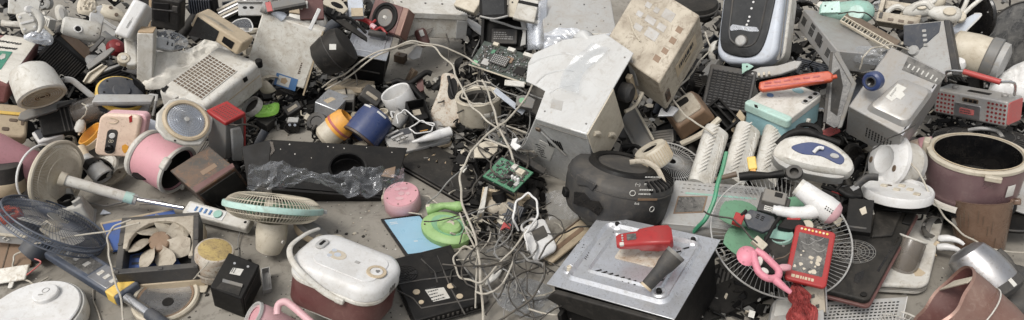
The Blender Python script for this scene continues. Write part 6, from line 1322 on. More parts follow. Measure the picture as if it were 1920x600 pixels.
bm = NB(); cage(bm, 78, 12, 44, .9, .2, None, .4, (.4, .7)); [ring(bm, 79, 1.2, z, None, 48, 5) for z in (0, -22, -44)]; [tube(bm, [(79 * math.cos(k * .262), 79 * math.sin(k * .262), 0), (79 * math.cos(k * .262), 79 * math.sin(k * .262), -46)], .9, 4) for k in range(24)]; t.part('wires', bm, DG); t.part('drum', lathe(NB(), [(0, -10), (68, -10), (72, -46), (0, -48)]), K); t.part('handle', tube(NB(), smooth([(-20, 10, 14), (0, 2, 22), (24, 6, 18), (34, -6, 10)], 5), 3.5, 8), LG)
# fluted rolls
for lab, p, q in (('leftmost of the three fluted white foam rolls', (1341, 246, .30), (1312, 340, .20)), ('middle of the three fluted white foam rolls', (1401, 242, .30), (1372, 336, .20)), ('rightmost of the three fluted white foam rolls, touching the steam iron', (1455, 240, .30), (1432, 334, .20))):
    P, Q = at(*p), at(*q); s = mpp(P); d = (P - Q).normalized(); x = d.cross(-FW).normalized(); n = x.cross(d)
    M = frame(Q, x, n * -1, d) if False else frame(Q, x, d.cross(x), d); L_ = (P - Q).length / s
    t = Th('fluted_roll', lab, 'foam roll', M, sc(s), 'fluted white foam rolls')
    prof = [(23 + 2.5 * math.cos(3 * a_ + .5)) for a_ in [2 * math.pi * k / 36 for k in range(36)]]
    bm = NB(); loft(bm, [[(prof[k] * f * math.cos(2 * math.pi * k / 36), prof[k] * f * .8 * math.sin(2 * math.pi * k / 36), z) for k in range(36)] for z, f in ((-10, .9), (-6, 1), (L_ - 5, 1.04), (L_, 1), (L_ + 1, .9))]); t.part('roll', bm, W)
    for a0 in (238, 296):
        sgn = 1.7 if a0 == 238 else -1.7
        bm = NB()
        for k in range(12):
            z = 2 + k * (L_ - 8) / 12; pts = []
            for j in range(4): g = math.radians(a0 + j * 9); r_2 = 24.5; pts.append((r_2 * math.cos(g), r_2 * .82 * math.sin(g), z + sgn * j * 3.4))
            tube(bm, pts, 1.5, 6)
        t.part('twist_ridges', bm, W)
cable('tube', 'green rubber hose stretched down across the grey console', [(1362, 286, .34), (1354, 320, .31), (1340, 372, .26), (1322, 412, .2), (1300, 436, .12)], 5, GH, None, 7, 'hose')
t = view('yellow_plug', 'small yellow plastic plug between two fluted foam rolls', 'plug', 1410, 306, .34, 8, -20)
t.part('plug', rbox(NB(), -8, -14, 8, 12, 3, -6, 6), YE, 2); t.part('tip', rbox(NB(), -5, -20, 5, -13, 1, -4, 4), OY, .8)
# steam iron
t = view('steam_iron', 'white and blue steam iron lying on its side below the mint appliance', 'steam iron', 1524, 292, .38, -14, -28)
bm = NB(); loft(bm, [[(p.x * f, p.y * f, z) for p in smooth([(-72, -16, 0), (-58, 18, 0), (-20, 34, 0), (30, 30, 0), (66, 8, 0), (74, -14, 0), (58, -28, 0), (0, -34, 0), (-54, -30, 0)], 4, True)] for z, f in ((-22, .86), (-16, .98), (0, 1.0), (10, .95), (16, .8))]); t.part('body', bm, W)
t.part('blue_panel', prism(NB(), [(p.x, p.y) for p in smooth([(-40, 0, 0), (-10, 18, 0), (24, 16, 0), (52, 2, 0), (48, -14, 0), (14, -6, 0), (-20, -10, 0)], 5, True)], 13, 17.5), BL, 1); t.part('sole', prism(NB(), [(p.x, p.y) for p in smooth([(-70, -20, 0), (-40, -32, 0), (10, -36, 0), (60, -30, 0), (40, -40, 0), (-40, -42, 0)], 4, True)], -20, 8), LG, 2)
t.part('handle', tube(NB(), smooth([(-66, 10, -6), (-50, 34, 0), (-24, 46, 2), (4, 42, 2), (40, 38, 0)], 6), [7] * 8 + [8] * 9 + [6] * 8, 10), K); bm = NB(); tube(bm, smooth([(0, -2, 18), (6, 6, 24), (14, 8, 22)], 4), 3.4, 8); t.part('thumb_lever', bm, W2); t.part('oval_button', prism(NB(), elpts(36, 0, 8, 5, 18), 16, 20), LG, 1); t.part('water_window', prism(NB(), elpts(-34, -16, 22, 8, 20), 13, 15.5), DG, .6); t.part('cord_ring', ring(NB(), 17, 5, 0, T3(-18, 52, -4), 28, 8, 1.2, .8), K)
# fan foot and tube
t = axis('pedestal_disc', 'round white fan base standing on edge with two oval holes', 'fan base', 1664, 300, .28, 165, .62)
t.part('dish', lathe(NB(), [(0, 2), (18, 2), (26, 8), (44, 6), (52, 0), (52, -8), (40, -20)], None, 48), W2); t.part('sleeve', lathe(NB(), [(42, -18), (42, -44), (36, -46), (0, -46)]), W)
for a_ in (100, 250): t.part('hole', prism(NB(), elpts(35 * math.cos(math.radians(a_)), 35 * math.sin(math.radians(a_)), 6, 4, 18), 6, 8.6), BK)
t.part('grey_collar', lathe(NB(), [(36, -44), (37, -45), (37, -56), (0, -57)]), LG)
t = axis('pink_cream_bottle', 'cream bottle with a faded pink band lying behind the mauve cooker', 'bottle', 1712, 284, .22, 14, .1)
t.part('bottle', lathe(NB(), [(0, -40), (14, -39), (18, -30), (21, 4), (21, 14)]), CP); t.part('band', lathe(NB(), [(21, 14), (22, 15), (22, 24), (21, 25)]), PK); t.part('shoulder', lathe(NB(), [(21, 25), (20, 36), (0, 37)]), PP)
t = view('mint_edge_tray', 'white tray with a mint green lip between fan base and mauve cooker', 'tray', 1735, 318, .22, -4, -35)
t.part('tray', rbox(NB(), -40, -24, 30, 20, 8, -10, 4), W, 2); t.part('lip', tube(NB(), smooth([(-38, 18, 4), (-10, 24, 6), (26, 20, 4)], 5), 4, 8), MP); bm = NB(); [box(bm, (-30 + 16 * i, -20, 3.5), (-26 + 16 * i, 12, 7)) for i in range(4)]; t.part('dividers', bm, W, .6)
t = axis('mauve_cooker', 'large mauve metallic cooker body with a cream rim and empty black inside', 'cooker', 1832, 290, .34, 79, .44)
t.A = sc(t.s * .95); t.full = t.M @ t.A; t.inv = t.full.inverted()
bm = NB(); lathe(bm, [(0, -96), (70, -96), (80, -92), (84, -60), (86, -4), (82, 0)], None, 64); t.part('body', bm, MV); t.part('rim', lathe(NB(), [(85.5, -3), (88, -1), (88.5, 5), (84, 7), (77, 6), (75, 0)], None, 64), CR)
t.part('inner_wall', lathe(NB(), [(75, 6), (73, -10), (70, -60), (0, -64)], None, 56), KG); t.part('hinge_bracket', rbox(NB(), -96, -12, -84, 14, 4, -24, 16), CR, 2); t.part('rim_catch', rbox(NB(), 20, -94, 48, -84, 3, -6, 4), CR, 1.5)
t.part('base_ring', lathe(NB(), [(76, -92), (84, -94), (86, -100), (70, -104), (0, -104)], None, 56, 1, 1), K); t.part('handle_lip', lathe(NB(), [(86, -78), (94, -80), (96, -86), (86, -90)], None, 20, 1, 1, 190, 262), W)
t.part('warning_label', lathe(NB(), [(86.2, -50), (86.6, -49), (87, -26), (86.5, -25)], None, 6, 1, 1, -46, -34), PA); t.part('ring_rust', ring(NB(), 78, 1, 8.2, None, 56, 5), BE)
# wire guard far and coil
t = axis('small_wire_guard', 'half buried wire fan guard behind the black round vacuum', 'fan guard', 1258, 308, .20, 70, .62)
bm = NB(); cage(bm, 62, 8, 60, .7, .12, None, 0, (.35, .7)); ring(bm, 63, 1.6, 0, None, 60, 6); t.part('wires', bm, LG); t.part('backing', cyl(NB(), 0, 0, 56, -9, -7), K, 1)
t = axis('cream_coil', 'cream ribbed coil housing sitting on the black round vacuum', 'coil', 1226, 292, .32, 120, .3)
t.part('coil', lathe(NB(), [(16, -18), (30, -18), (32, -14), (32, 14), (30, 18), (16, 18), (16, -18)]), CR); bm = NB(); [tube(bm, [(32.4 * math.cos(k * .175), 32.4 * math.sin(k * .175), -14), (32.4 * math.cos(k * .175), 32.4 * math.sin(k * .175), 14)], 1, 4) for k in range(36)]; t.part('ribs', bm, BE); t.part('core', lathe(NB(), [(15.5, 14), (15.5, -14), (0, -14)]), K)
t = view('bent_cream_strip', 'bent cream plastic strip curving round the black round vacuum rim', 'strip', 1216, 316, .34, -30, -25)
t.part('strip', tube(NB(), smooth([(-36, -8, 0), (-14, 6, 4), (14, 6, 4), (40, -12, 0)], 6), 5, 8, flat=.4), BD); t.part('end_tab', rbox(NB(), 34, -20, 44, -10, 2, -3, 3), BD, 1)
# black round vacuum
t = axis('round_vacuum', 'black round robot body with ribbed top edge and torn open side', 'robot vacuum', 1166, 320, .30, 77, .33)
bm = NB(); lathe(bm, [(0, 14), (40, 14), (70, 10), (92, 2), (98, -6), (100, -28), (97, -64), (90, -80), (0, -82)], None, 64); t.part('body', bm, DG)
bm = NB()
for k in range(44):
    a_ = 2 * math.pi * k / 44 - .9
    if k < 24: beam(bm, (74 * math.cos(a_), 74 * math.sin(a_), 8.5), (96 * math.cos(a_), 96 * math.sin(a_), -2), 2.6, 3.5)
t.part('tread_ribs', bm, K); t.part('top_ring', lathe(NB(), [(48, 15), (54, 18), (62, 16), (66, 10)], None, 56), K)
t.part('side_seam', ring(NB(), 99.5, 1.3, -14, None, 64, 5), DG)
def onv(t, px_, py_, R, z0, z1):
    """pixel -> frame on a local cylinder wall of radius R"""
    o = t.inv @ CAM; d = (t.inv @ (CAM + ray(px_, py_))) - o
    A_ = d.x ** 2 + d.y ** 2; B_ = 2 * (o.x * d.x + o.y * d.y); C_ = o.x ** 2 + o.y ** 2 - R * R
    D_ = max(0, B_ * B_ - 4 * A_ * C_); k = (-B_ - math.sqrt(D_)) / (2 * A_); p = o + d * k
    n = V((p.x, p.y, 0)).normalized(); v = V((0, 0, 1)); return frame(p, v.cross(n), v, n)
for s_, x, y, h in ((None, 1226, 332, 3), (None, 1216, 356, 3.6), (None, 1214, 364, 3.6), ('8x8', 1194, 382, 6), ('=', 1210, 346, 10), ('(~)', 1196, 346, 8)):
    bm = NB(); text(bm, s_, h, onv(t, x, y, 100.4, 0, 0)) if s_ else dashes(bm, -18, -h / 2, 22, h / 2, 1, onv(t, x, y, 100.4, 0, 0), .9, 0, int(y)); t.part('white_lettering', bm, INKW)
for x, y in ((1186, 362), (1222, 392)): bm = NB(); ring(bm, 5, .7, .5, onv(t, x, y, 100.2, 0, 0), 18, 4); t.part('white_symbol', bm, INKW)
t.part('tan_stripe', box(NB(), (-20, -2, -.2), (20, 2, .6), onv(t, 1214, 374, 100.2, 0, 0)), BR)
t.part('tear', prism(NB(), [(-30, -16), (-34, 6), (-14, 12), (2, 4), (18, 8), (30, -2), (24, -18), (0, -12)], -1, 1.4, onv(t, 1105, 378, 99.6, 0, 0)), KG); t.part('torn_flap', prism(NB(), [(-24, 8), (-28, 26), (18, 24), (12, 10), (0, 14)], -1, 3.5, onv(t, 1100, 362, 99.6, 0, 0)), DG, .8)
t.part('bumper_cap', rbox(NB(), -10, -8, 10, 8, 4, -4, 8, onv(t, 1064, 360, 98, 0, 0)), K, 2)
t = quad('grey_console', 'dusty grey console with a cracked dark window and mint line, below the foam rolls', 'console', (1238, 420), (1420, 436), (1266, 336), .14, .14, .22, 34)
bm = NB(); box(bm, (0, 0, 0), (t.a, t.b, t.c)); t.part('case', bm, LG, 4, seg=3); t.part('front_roll', tube(NB(), [(2, -2, t.c - 14), (t.a - 2, -2, t.c - 14)], 14, 16), G)
w_ = t.part('window_frame', prism(NB(), t.hits(t.face('top'), [(1262, 401), (1319, 399), (1327, 368), (1271, 368)]), t.c - .3, t.c + 1.2), BR, .3); t.part('window', prism(NB(), t.hits(t.face('top'), [(1265, 399), (1316, 397), (1324, 370), (1273, 370)]), t.c + .8, t.c + 2), GD, .2, w_)
q = t.hits(t.face('top'), [(1285, 362), (1420, 366)]); t.part('mint_line', rbox(NB(), q[0][0], q[0][1] - 2, q[1][0], q[0][1] + 2, 1, t.c - .2, t.c + .7), MT)
bm = NB(); [rbox(bm, t.a * (.1 + .055 * i), t.b * (.72 + .09 * j), t.a * (.13 + .055 * i), t.b * (.73 + .09 * j), .3, t.c - .3, t.c + .5, None, 2) for i in range(15) for j in range(3)]; t.part('slots', bm, DG)
# stove plate
t = box3('gas_stove', 'silver pressed steel appliance back panel on a black cabinet, bottom centre right', 'stove', (1262, 597), (1348, 450), (1028, 531), (1272, 700), .27)
a, b, c = t.a, t.b, t.c
bm = NB(); box(bm, (6, 8, 0), (a - 6, b - 8, c - 3)); t.part('cabinet', bm, K, 2)
pl = t.part('steel_panel', box(NB(), (-2, -3, c - 3), (a + 2, b + 3, c)), GS, .8)
def rim(x0, y0, x1, y1, r, w, h, z):
    bm = NB(); o = rrpts(x0, y0, x1, y1, r, 6); i1 = rrpts(x0 + w, y0 + w, x1 - w, y1 - w, max(2, r - w), 6); m = rrpts(x0 + w * .5, y0 + w * .5, x1 - w * .5, y1 - w * .5, max(2, r - w * .5), 6)
    loft(bm, [[(x, y, z - .2) for x, y in o], [(x, y, z + h) for x, y in m], [(x, y, z - .2) for x, y in i1]], False); return bm
t.part('outer_ridge', rim(a * .10, b * .08, a * .92, b * .92, 22, 13, 7, c), GS, 0, pl)
t.part('inner_ridge', rim(a * .24, b * .18, a * .80, b * .80, 14, 9, 5, c), GS, 0, pl); t.part('dirty_recess', rbox(NB(), a * .48, b * .30, a * .78, b * .66, 6, c - .2, c + 2), RW, 1, pl)
for x, y in ((1158, 423), (1300, 452), (1068, 505), (1236, 548)): p = t.hit(t.face('top'), x, y); t.part('foot_dish', lathe(NB(), [(15, 0), (11, 3), (7, .5), (0, .5)], T3(*p, c)), GS, 0, pl); t.part('rubber_foot', lathe(NB(), [(6, 0), (5, 8), (3, 9), (0, 7)], T3(*p, c)), K if x != 1068 else CR, 0, pl)
F = t.face('top')
for x0, y0, x1, y1, n in ((1120, 508, 1196, 532, 8), (1284, 466, 1262, 478, 3), (1236, 500, 1246, 524, 4)):
    bm = NB()
    for i in range(n):
        x, y = x0 + (x1 - x0) * i / max(1, n - 1), y0 + (y1 - y0) * i / max(1, n - 1); p, q = t.hits(F, [(x - 8, y + 2), (x + 8, y - 2)]); beam(bm, (*p, .3), (*q, .3), 1.8, .6, None, None, None, F)
    t.part('slots', bm, K, 0, pl)
bm = NB(); r3 = random.Random(4)
for i in range(26): x, y = r3.choice([(1105 + r3.uniform(-22, 22), 466 + r3.uniform(-20, 20)), (1150 + r3.uniform(-6, 6), 440 + r3.uniform(-8, 8))]); p = t.hit(F, x, y); cyl(bm, p[0], p[1], r3.uniform(.5, 1.6), -.2, .5, F, 7)
bm2 = bm; t.part('drill_holes', bm, K, 0, pl); p, q = t.hits(F, [(1096, 486), (1114, 448)]); bm = NB(); an = math.degrees(math.atan2(q[1] - p[1], q[0] - p[0])); Mq = F @ T3(p[0], p[1], .2) @ RZ(an); [tube(bm, smooth([(x, -4, 0), (x + 5, r3.uniform(-2, 5), 0), (x + 12, r3.uniform(2, 6), 0)], 4), r3.uniform(.5, 1.2), 5, Mq) for x in (0, 6, 12, 20, 27, 33)]; t.part('stencil', bm, INK, 0, pl)
bm = NB(); F = t.face('side'); prism(bm, t.hits(F, [(1030, 552), (1045, 540), (1260, 598), (1258, 640), (1070, 575)]), 2, 14, F); t.part('front_lip', bm, KD, 3)
for x in (b * .06, b * .9): t.part('side_post', box(NB(), (-16, x, -10), (4, x + 10, c * .55)), K, 1.5)
t = view('card_terminal', 'red handheld meter with a small display lying on the steel panel', 'meter', 1210, 449, .33, 6, -38)
bm = NB(); loft(bm, [[(x, y, z) for y, z in rrpts(-w_2, -h, w_2, h, 6, 4)] for x, w_2, h in ((-54, 12, 6), (-48, 15, 8), (-14, 17, 10), (-10, 19, 13), (20, 22, 15), (44, 22, 14), (50, 16, 10))]); bd = t.part('case', bm, RD, 1.5)
t.part('display', rbox(NB(), -34, -6, -16, 9, 2, 8.6, 10.4), GD, .3, bd); t.part('label', rbox(NB(), -48, -15, -40, -8, 1, 4, 8.6), PA, .2, bd)
for k in range(3): t.part('button', cyl(NB(), -42, -5 + 6 * k, 2, 8, 10, None, 12), LG, .4, bd)
t = view('black_cup_tube', 'smoky black tubular nozzle leaning on the steel panel', 'nozzle', 1240, 506, .34, 49, -25)
bm = NB(); tube(bm, [(-42, 0, 0), (-38, 0, 0), (0, 0, 0), (10, 0, 0), (32, 0, 0), (40, 0, 0)], [10, 12, 14, 17, 19, 19], 22, flat=.85); t.part('tube', bm, DG); t.part('end_cap', tube(NB(), [(36, 0, 0), (43, 0, 0)], 19.6, 22, flat=.86), G); t.part('lip', tube(NB(), [(-45, 0, 0), (-40, 0, 0)], 12.6, 20, flat=.86), BE)
# big wire guard with green blades
t = axis('fan_guard', 'large round chrome wire fan guard heaped with adapters and a red tablet', 'fan guard', 1464, 440, .22, 62, .84)
bm = NB(); cage(bm, 128, -12, 88, .55, .2, None, .12, (.35, .72)); ring(bm, 129, 1.7, 0, None, 84, 6); t.part('wires', bm, LG)
t = axis('green_fan_blades', 'set of translucent green fan blades lying inside the large wire guard', 'fan blades', 1440, 425, .235, 62, .82)
for k, a0 in enumerate((.75, 2.95, 4.0)): t.part('blade', blade(NB(), 10, 92, a0, 1.35, -8, 6, 1.4), GT)
t.part('hub', lathe(NB(), [(0, 12), (16, 11), (20, 4), (20, -8), (0, -8)]), MT)
t.part('hub_cap', lathe(NB(), [(0, 16), (6, 15), (8, 12)]), MP)
t = view('power_adapter', 'grey black power adapter with a white sticker on the green fan blades', 'adapter', 1452, 384, .32, -14, -32)
bm = NB(); rbox(bm, -28, -22, 26, 20, 3, -14, 4); t.part('case', bm, DG, 2); t.part('transformer', rbox(NB(), -24, -6, 18, 22, 2, 3, 16), G, 2); t.part('notch', rbox(NB(), -4, 8, 10, 18, 1, 15.5, 17), K, .3); t.part('sticker', rbox(NB(), -16, -19, 8, -9, .6, 3.6, 4.8), PA); bm = NB(); dashes(bm, -15, -18, 7, -10, 2, None, .6, 4.8, 3); t.part('sticker_print', bm, INK)
t = view('black_bracket_plate', 'slate black plate with pierced holes lying on the green fan blades', 'plate', 1424, 416, .30, -24, -32)
bm = NB(); prism(bm, [(-32, -4), (-24, 16), (20, 22), (32, 4), (14, -20), (-14, -22)], -4, 4); t.part('plate', bm, DB, 1.5); t.part('stud', cyl(NB(), -22, -4, 6, 3, 8), LG, 1); bm = NB(); [rbox(bm, -10 + 9 * i, 2 + 4 * j, -4 + 9 * i, 4 + 4 * j, .5, 3.6, 4.6, None, 2) for i in range(2) for j in range(3)]; t.part('holes', bm, K)
t = view('red_connector', 'small red connector block beside the pierced slate plate', 'connector', 1384, 412, .30, -20, -30)
t.part('block', rbox(NB(), -9, -12, 9, 12, 2, -6, 6), RD, 1.5); t.part('tab', tube(NB(), [(2, 8, 4), (8, 22, 6)], 3, 8), K)
t = view('black_handle_grip', 'black moulded grip lying between the hair dryer and the red tablet', 'grip', 1484, 422, .32, 0, -30)
t.part('grip', prism(NB(), [(-26, -8), (-12, 12), (20, 10), (26, -4), (0, -14)], -8, 6), K, 3); t.part('red_line', rbox(NB(), -8, 8, 16, 12, 1, 4, 7), RD, .5)
t = view('mint_cup', 'small mint plastic cup lying behind the dark bent sheet in the guard', 'cup', 1466, 446, .28, 10, -15)
t.part('cup', lathe(NB(), [(0, -12), (18, -11), (22, 0), (20, 8), (17, 6), (0, -4)], RX(-30)), MT); t.part('line', ring(NB(), 20, 1, 7, RX(-30), 24, 5), MP)
t = view('dark_bent_sheet', 'dark grey bent plastic sheet in the middle of the wire guard', 'sheet', 1452, 478, .26, -6, -35)
t.part('sheet', prism(NB(), [(-26, -44), (-22, 36), (34, 36), (30, -42)], -4, 4), KD, 2); t.part('bolt', cyl(NB(), 14, 20, 2.5, 3.5, 5.5, None, 12), G)
t = view('white_wire_joint', 'cream wire connector with a dark plug on the end of a black lead', 'connector', 1424, 458, .31, -42, -30)
t.part('block', rbox(NB(), -14, -8, 12, 9, 2, -7, 6), CR, 1.5); t.part('plug', rbox(NB(), 12, -5, 24, 6, 2, -5, 4), K, 1); t.part('pin', tube(NB(), [(22, 0, 0), (30, -6, 2), (30, -14, 2)], 1.4, 6), AL)
cable('lead', 'black lead looping from the grey console to the cream wire connector', [(1320, 396, .26), (1330, 402, .28), (1372, 410, .31), (1392, 426, .33), (1408, 446, .33), (1420, 456, .32)], 2.2, KBL)
cable('lead', 'thick black rod like lead running down through the wire guard', [(1462, 408, .33), (1446, 432, .33), (1432, 456, .31), (1420, 480, .29)], 4.5, K)
cable('lead', 'thin brown lead wrapped behind the red tablet', [(1440, 472, .29), (1452, 486, .29), (1470, 482, .3), (1486, 470, .31)], 1.4, BK)
cable('allen_key', 'small bent steel hex key inside the wire guard', [(1410, 482, .31), (1430, 486, .31), (1448, 488, .31), (1450, 480, .31)], 1.8, CH, None, 3, 'hex key')
t = view('hair_dryer', 'white hair dryer with a pink tinted perforated back end', 'hair dryer', 1530, 378, .38, -36, -20)
bm = NB(); tube(bm, [(-40, 4, 0), (-34, 4, 0), (-4, 3, 0), (16, 1, 0), (34, 0, 0), (42, 0, 0)], [15, 18, 20, 24, 24, 18], 22); t.part('barrel', bm, W2); t.part('rear_vent', tube(NB(), [(34, 0, 0), (43, 0, 0), (48, 0, 0)], [24.4, 19, 8], 22), PP)
bm = NB(); [cyl(bm, 20 + 4.4 * i - .8 * abs(j), -9 + 4.4 * j, 1.2, 20 - .25 * abs(j) ** 1.7, 24.6 - .3 * abs(j) ** 1.7, None, 7) for i in range(4) for j in range(5)]; t.part('vent_holes', bm, DG)
bm = NB(); tube(bm, smooth([(10, -14, 0), (-6, -34, 2), (-30, -52, 4), (-52, -62, 4)], 6), [14] * 5 + [12] * 6 + [10] * 5 + [8] * 3, 14); t.part('handle', bm, W2); t.part('hanging_ring', lathe(NB(), [(0, 3), (10, 2), (12, -4)], T3(14, -46, -4)), CR); t.part('nozzle_ring', tube(NB(), [(-43, 4, 0), (-36, 4, 0)], 17.4, 22), W)
t = quad('red_tablet', 'red framed drawing tablet with a dirty cracked dark screen', 'tablet', (1471, 522), (1549, 541), (1493, 419), .27, .27, .36, 11)
a, b, c = t.a, t.b, t.c
bm = NB(); rbox(bm, 0, 0, a, b, 8, 0, c); fr = t.part('frame', bm, RD, 3, seg=3); sc_ = t.part('screen', rbox(NB(), a * .12, b * .17, a * .86, b * .86, 2, c - .4, c + .4), GD, .2)
r4 = random.Random(8); bm = NB()
for _ in range(16):
    x, y = r4.uniform(a * .16, a * .8), r4.uniform(b * .2, b * .55); k = r4.uniform(2, 6); prism(bm, [(x + k * r4.uniform(.5, 1.1) * math.cos(g), y + k * r4.uniform(.5, 1.1) * math.sin(g)) for g in [i * .785 for i in range(8)]], c + .3, c + .7 + .2 * r4.random())
t.part('dried_mud', bm, PAP, 0, sc_); bm = NB(); [tube(bm, smooth([(a * u, b * v, c + .6), (a * u + 14, b * v - 4, c + .6), (a * u + 24, b * v + 6, c + .6)], 4), .5, 4) for u, v in ((.2, .7), (.4, .8), (.5, .62))]; t.part('cracks', bm, LG, 0, sc_)
for k in range(8): t.part('key', cyl(NB(), a * (.16 + .09 * k), b * .93, 2.4, c - .3, c + 1.4, None, 12), YE if k % 2 else CP, .4, fr)
bm = NB(); dashes(bm, a * .14, b * .05, a * .85, b * .12, 1, None, .9, c - .1, 12); t.part('worn_marks', bm, BE, 0, fr)
t = view('pink_toy', 'pink bendy rubber toy with a round end, lying on the wire guard', 'toy', 1426, 500, .31, -30, -35)
bm = NB(); loft(bm, [[(x - 30, y + 6, z) for x, y in elpts(0, 0, r, r * 1.15, 20)] for z, r in ((-14, 6), (-10, 14), (0, 20), (8, 15), (13, 6))]); t.part('round_end', bm, TP)
bm = NB(); tube(bm, smooth([(-22, 22, 6), (-6, 20, 9), (14, 14, 9), (30, 8, 8), (34, -6, 7), (22, -18, 6), (4, -18, 7), (-8, -8, 8), (-18, 4, 8), (-24, 14, 8)], 5), 7, 10); t.part('looped_arm', bm, TP); bm = NB(); tube(bm, smooth([(28, -10, 5), (48, -16, 6), (68, -18, 4)], 5), [5, 7, 8, 8, 7, 7, 6, 6, 5, 5, 4], 10); t.part('tail', bm, TP)
bm = NB(); loft(bm, [[(x, y, z) for x, z in elpts(xx, 9, r, r * .6, 12)] for xx, y, r in ((26, 6, 4), (32, 14, 9), (38, 22, 10), (42, 30, 4))]); t.part('leaf_lobe', bm, PK)
for x, y in ((-8, 2), (10, -8)): bm = NB(); prism(bm, elpts(x, y, 8, 13 if x < 0 else 6, 18), 4, 9); t.part('white_pad', bm, W, 2)
t = view('red_rag', 'crumpled torn red cloth hanging below the red tablet', 'rag', 1500, 572, .20, 8, -25)
solo(t, 'red_rag', crumple([(-10, 42), (-20, 16), (-14, 2), (-28, -22), (-18, -50), (6, -40), (20, -48), (30, -12), (18, 4), (22, 20), (0, 46)], 15, 31.3, 18, 7, 5.5), RC)
t = quad('circuit_sheet', 'dirty grey circuit panel with a steel corner bracket below the red tablet', 'panel', (1503, 598), (1548, 585), (1500, 540), .16, .16, .22, 5)
t.part('panel', box(NB(), (0, 0, 0), (t.a, t.b, t.c)), BD, .6); t.part('steel_strip', box(NB(), (t.a, -4, -3), (t.a + 3, t.b + 6, t.c + 4)), AL, .4); t.part('bracket', rbox(NB(), t.a * .6, -18, t.a * .9, 6, 2, 0, t.c + 2), LG, .8); r5 = random.Random(3)
for k in range(4): t.part('chip', rbox(NB(), t.a * .1 + 9 * k, t.b * (.2 + .18 * (k % 3)), t.a * .1 + 9 * k + 7, t.b * (.2 + .18 * (k % 3)) + 7, .5, t.c - .2, t.c + 2.5), DG, .3)
# black induction cooker, maroon edge
t = quad('ceramic_hob', 'black induction cooker lying upside down with a maroon edge and round fan grille', 'induction hob', (1634, 568), (1728, 394), (1524, 540), .14, .17, .14, 20)
a, b, c = t.a, t.b, t.c
bm = NB(); rbox(bm, 0, 0, a, b, 10, 0, 7); t.part('glass_top', bm, MR, 1.5); ba = t.part('base', rbox(NB(), 4, 5, a - 3, b - 3, 12, 7, c), KD, 4, seg=3)
F = t.face('top'); p = t.hit(F, 1602, 472)
t.part('grille_well', cyl(NB(), p[0], p[1], 38, -.3, .5, F, 40), KG, .2, ba); bm = NB(); [ring(bm, r, .9, 1.2, F @ T3(*p, 0), 40, 4) for r in (6, 13, 20, 27, 34, 38)]; [tube(bm, [(p[0] + 5 * math.cos(k * .39), p[1] + 5 * math.sin(k * .39), 1.2), (p[0] + 38 * math.cos(k * .39 + .25), p[1] + 38 * math.sin(k * .39 + .25), 1.2)], .8, 4, F) for k in range(16)]; t.part('fan_grille', bm, G, 0, ba)
t.part('raised_duct', prism(NB(), t.hits(F, [(1640, 400), (1690, 402), (1672, 445), (1632, 448)]), -.3, 7, F), KD, 3, ba)
t.part('round_slot', prism(NB(), t.hits(F, [(1600, 528), (1604, 514), (1622, 506), (1618, 522), (1608, 532)]), -.3, .6, F), KG, 0, ba); t.part('long_slot', prism(NB(), t.hits(F, [(1644, 508), (1684, 444), (1687, 446), (1648, 510)]), -.3, .6, F), KG, 0, ba)
t.part('rear_duct', prism(NB(), t.hits(F, [(1698, 400), (1716, 402), (1706, 424), (1690, 420)]), -.3, 5, F), K, 1.5, ba)
for x, y in ((1686, 396), (1705, 394), (1619, 553)): p = t.hit(F, x, y); t.part('rubber_foot', lathe(NB(), [(6, 0), (6, 3), (3, 4), (0, 3)], F @ T3(*p, 0)), LG if x == 1686 else K, 0, ba)
for q in ([(1628, 396), (1638, 394), (1640, 402), (1628, 404)], [(1620, 424), (1628, 422), (1622, 434), (1616, 434)]): t.decal('label', F, q, PA, .5, 0, ba)
t = quad('bathroom_scale', 'white rounded kitchen scale base under the black induction cooker', 'scale', (1741, 538), (1774, 398), (1600, 530), .06, .06, .06, 22)
a, b, c = t.a, t.b, t.c
t.part('base', rbox(NB(), 0, 0, a, b, 22, 0, c * .5, None, 8), W, 3, seg=3); t.part('platform', rbox(NB(), 1, 1, a - 1, b - 1, 21, c * .5, c, None, 8), W, 5, seg=4); t.part('seam', prism(NB(), rrpts(-.6, -.6, a + .6, b + .6, 22, 8), c * .46, c * .50), G)
t.part('stain', prism(NB(), t.hits(t.face('top'), [(1712, 510), (1722, 502), (1736, 512), (1728, 518), (1716, 518)]), c - .2, c + .3), BE)
t = axis('plastic_beaker', 'greyish clear plastic beaker lying on the white kitchen scale', 'beaker', 1698, 478, .085, 70, .02)
t.part('beaker', lathe(NB(), [(0, -38), (26, -37), (29, -30), (26, 28), (24, 34), (22, 28), (24, -28), (0, -33)]), SM); t.part('lip', ring(NB(), 25, 2, 33, None, 36, 6), W)
t = view('white_clips', 'pair of white hose clips sticking out beside the kitchen scale', 'clips', 1782, 456, .08, -6, -25)
for y in (6, -12): bm = NB(); tube(bm, smooth([(-20, y, 0), (-4, y + 2, 3), (12, y, 2), (22, y - 5, 0)], 4), [6, 7, 7, 7, 7, 6, 6, 5, 5, 4, 4, 3, 3], 10); t.part('clip', bm, W2)
t.part('stem', tube(NB(), smooth([(-20, 0, -2), (-28, -16, -4), (-22, -30, -4)], 5), 4, 8), BE)
t = axis('plastic_dish', 'round white plastic lid with broken ribs, lying level on black scraps', 'lid', 1683, 354, .26, 82, .34)
t.part('skirt', lathe(NB(), [(58, -16), (62, -14), (62, 0), (60, 3), (56, 2), (54, -2), (0, -2)], None, 56), W2); bm = NB(); [prism(bm, [(x - 6, y - 3), (x + 5, y - 5), (x + 7, y + 3), (x - 3, y + 5)], -2.5, 1.5) for x, y in ((-24, 10), (-2, -2), (20, 8), (32, -12), (6, 22))]; t.part('broken_ribs', bm, CR, .6); t.part('slot', prism(NB(), elpts(-16, 18, 6, 3, 14), -2.3, -.9), BK)
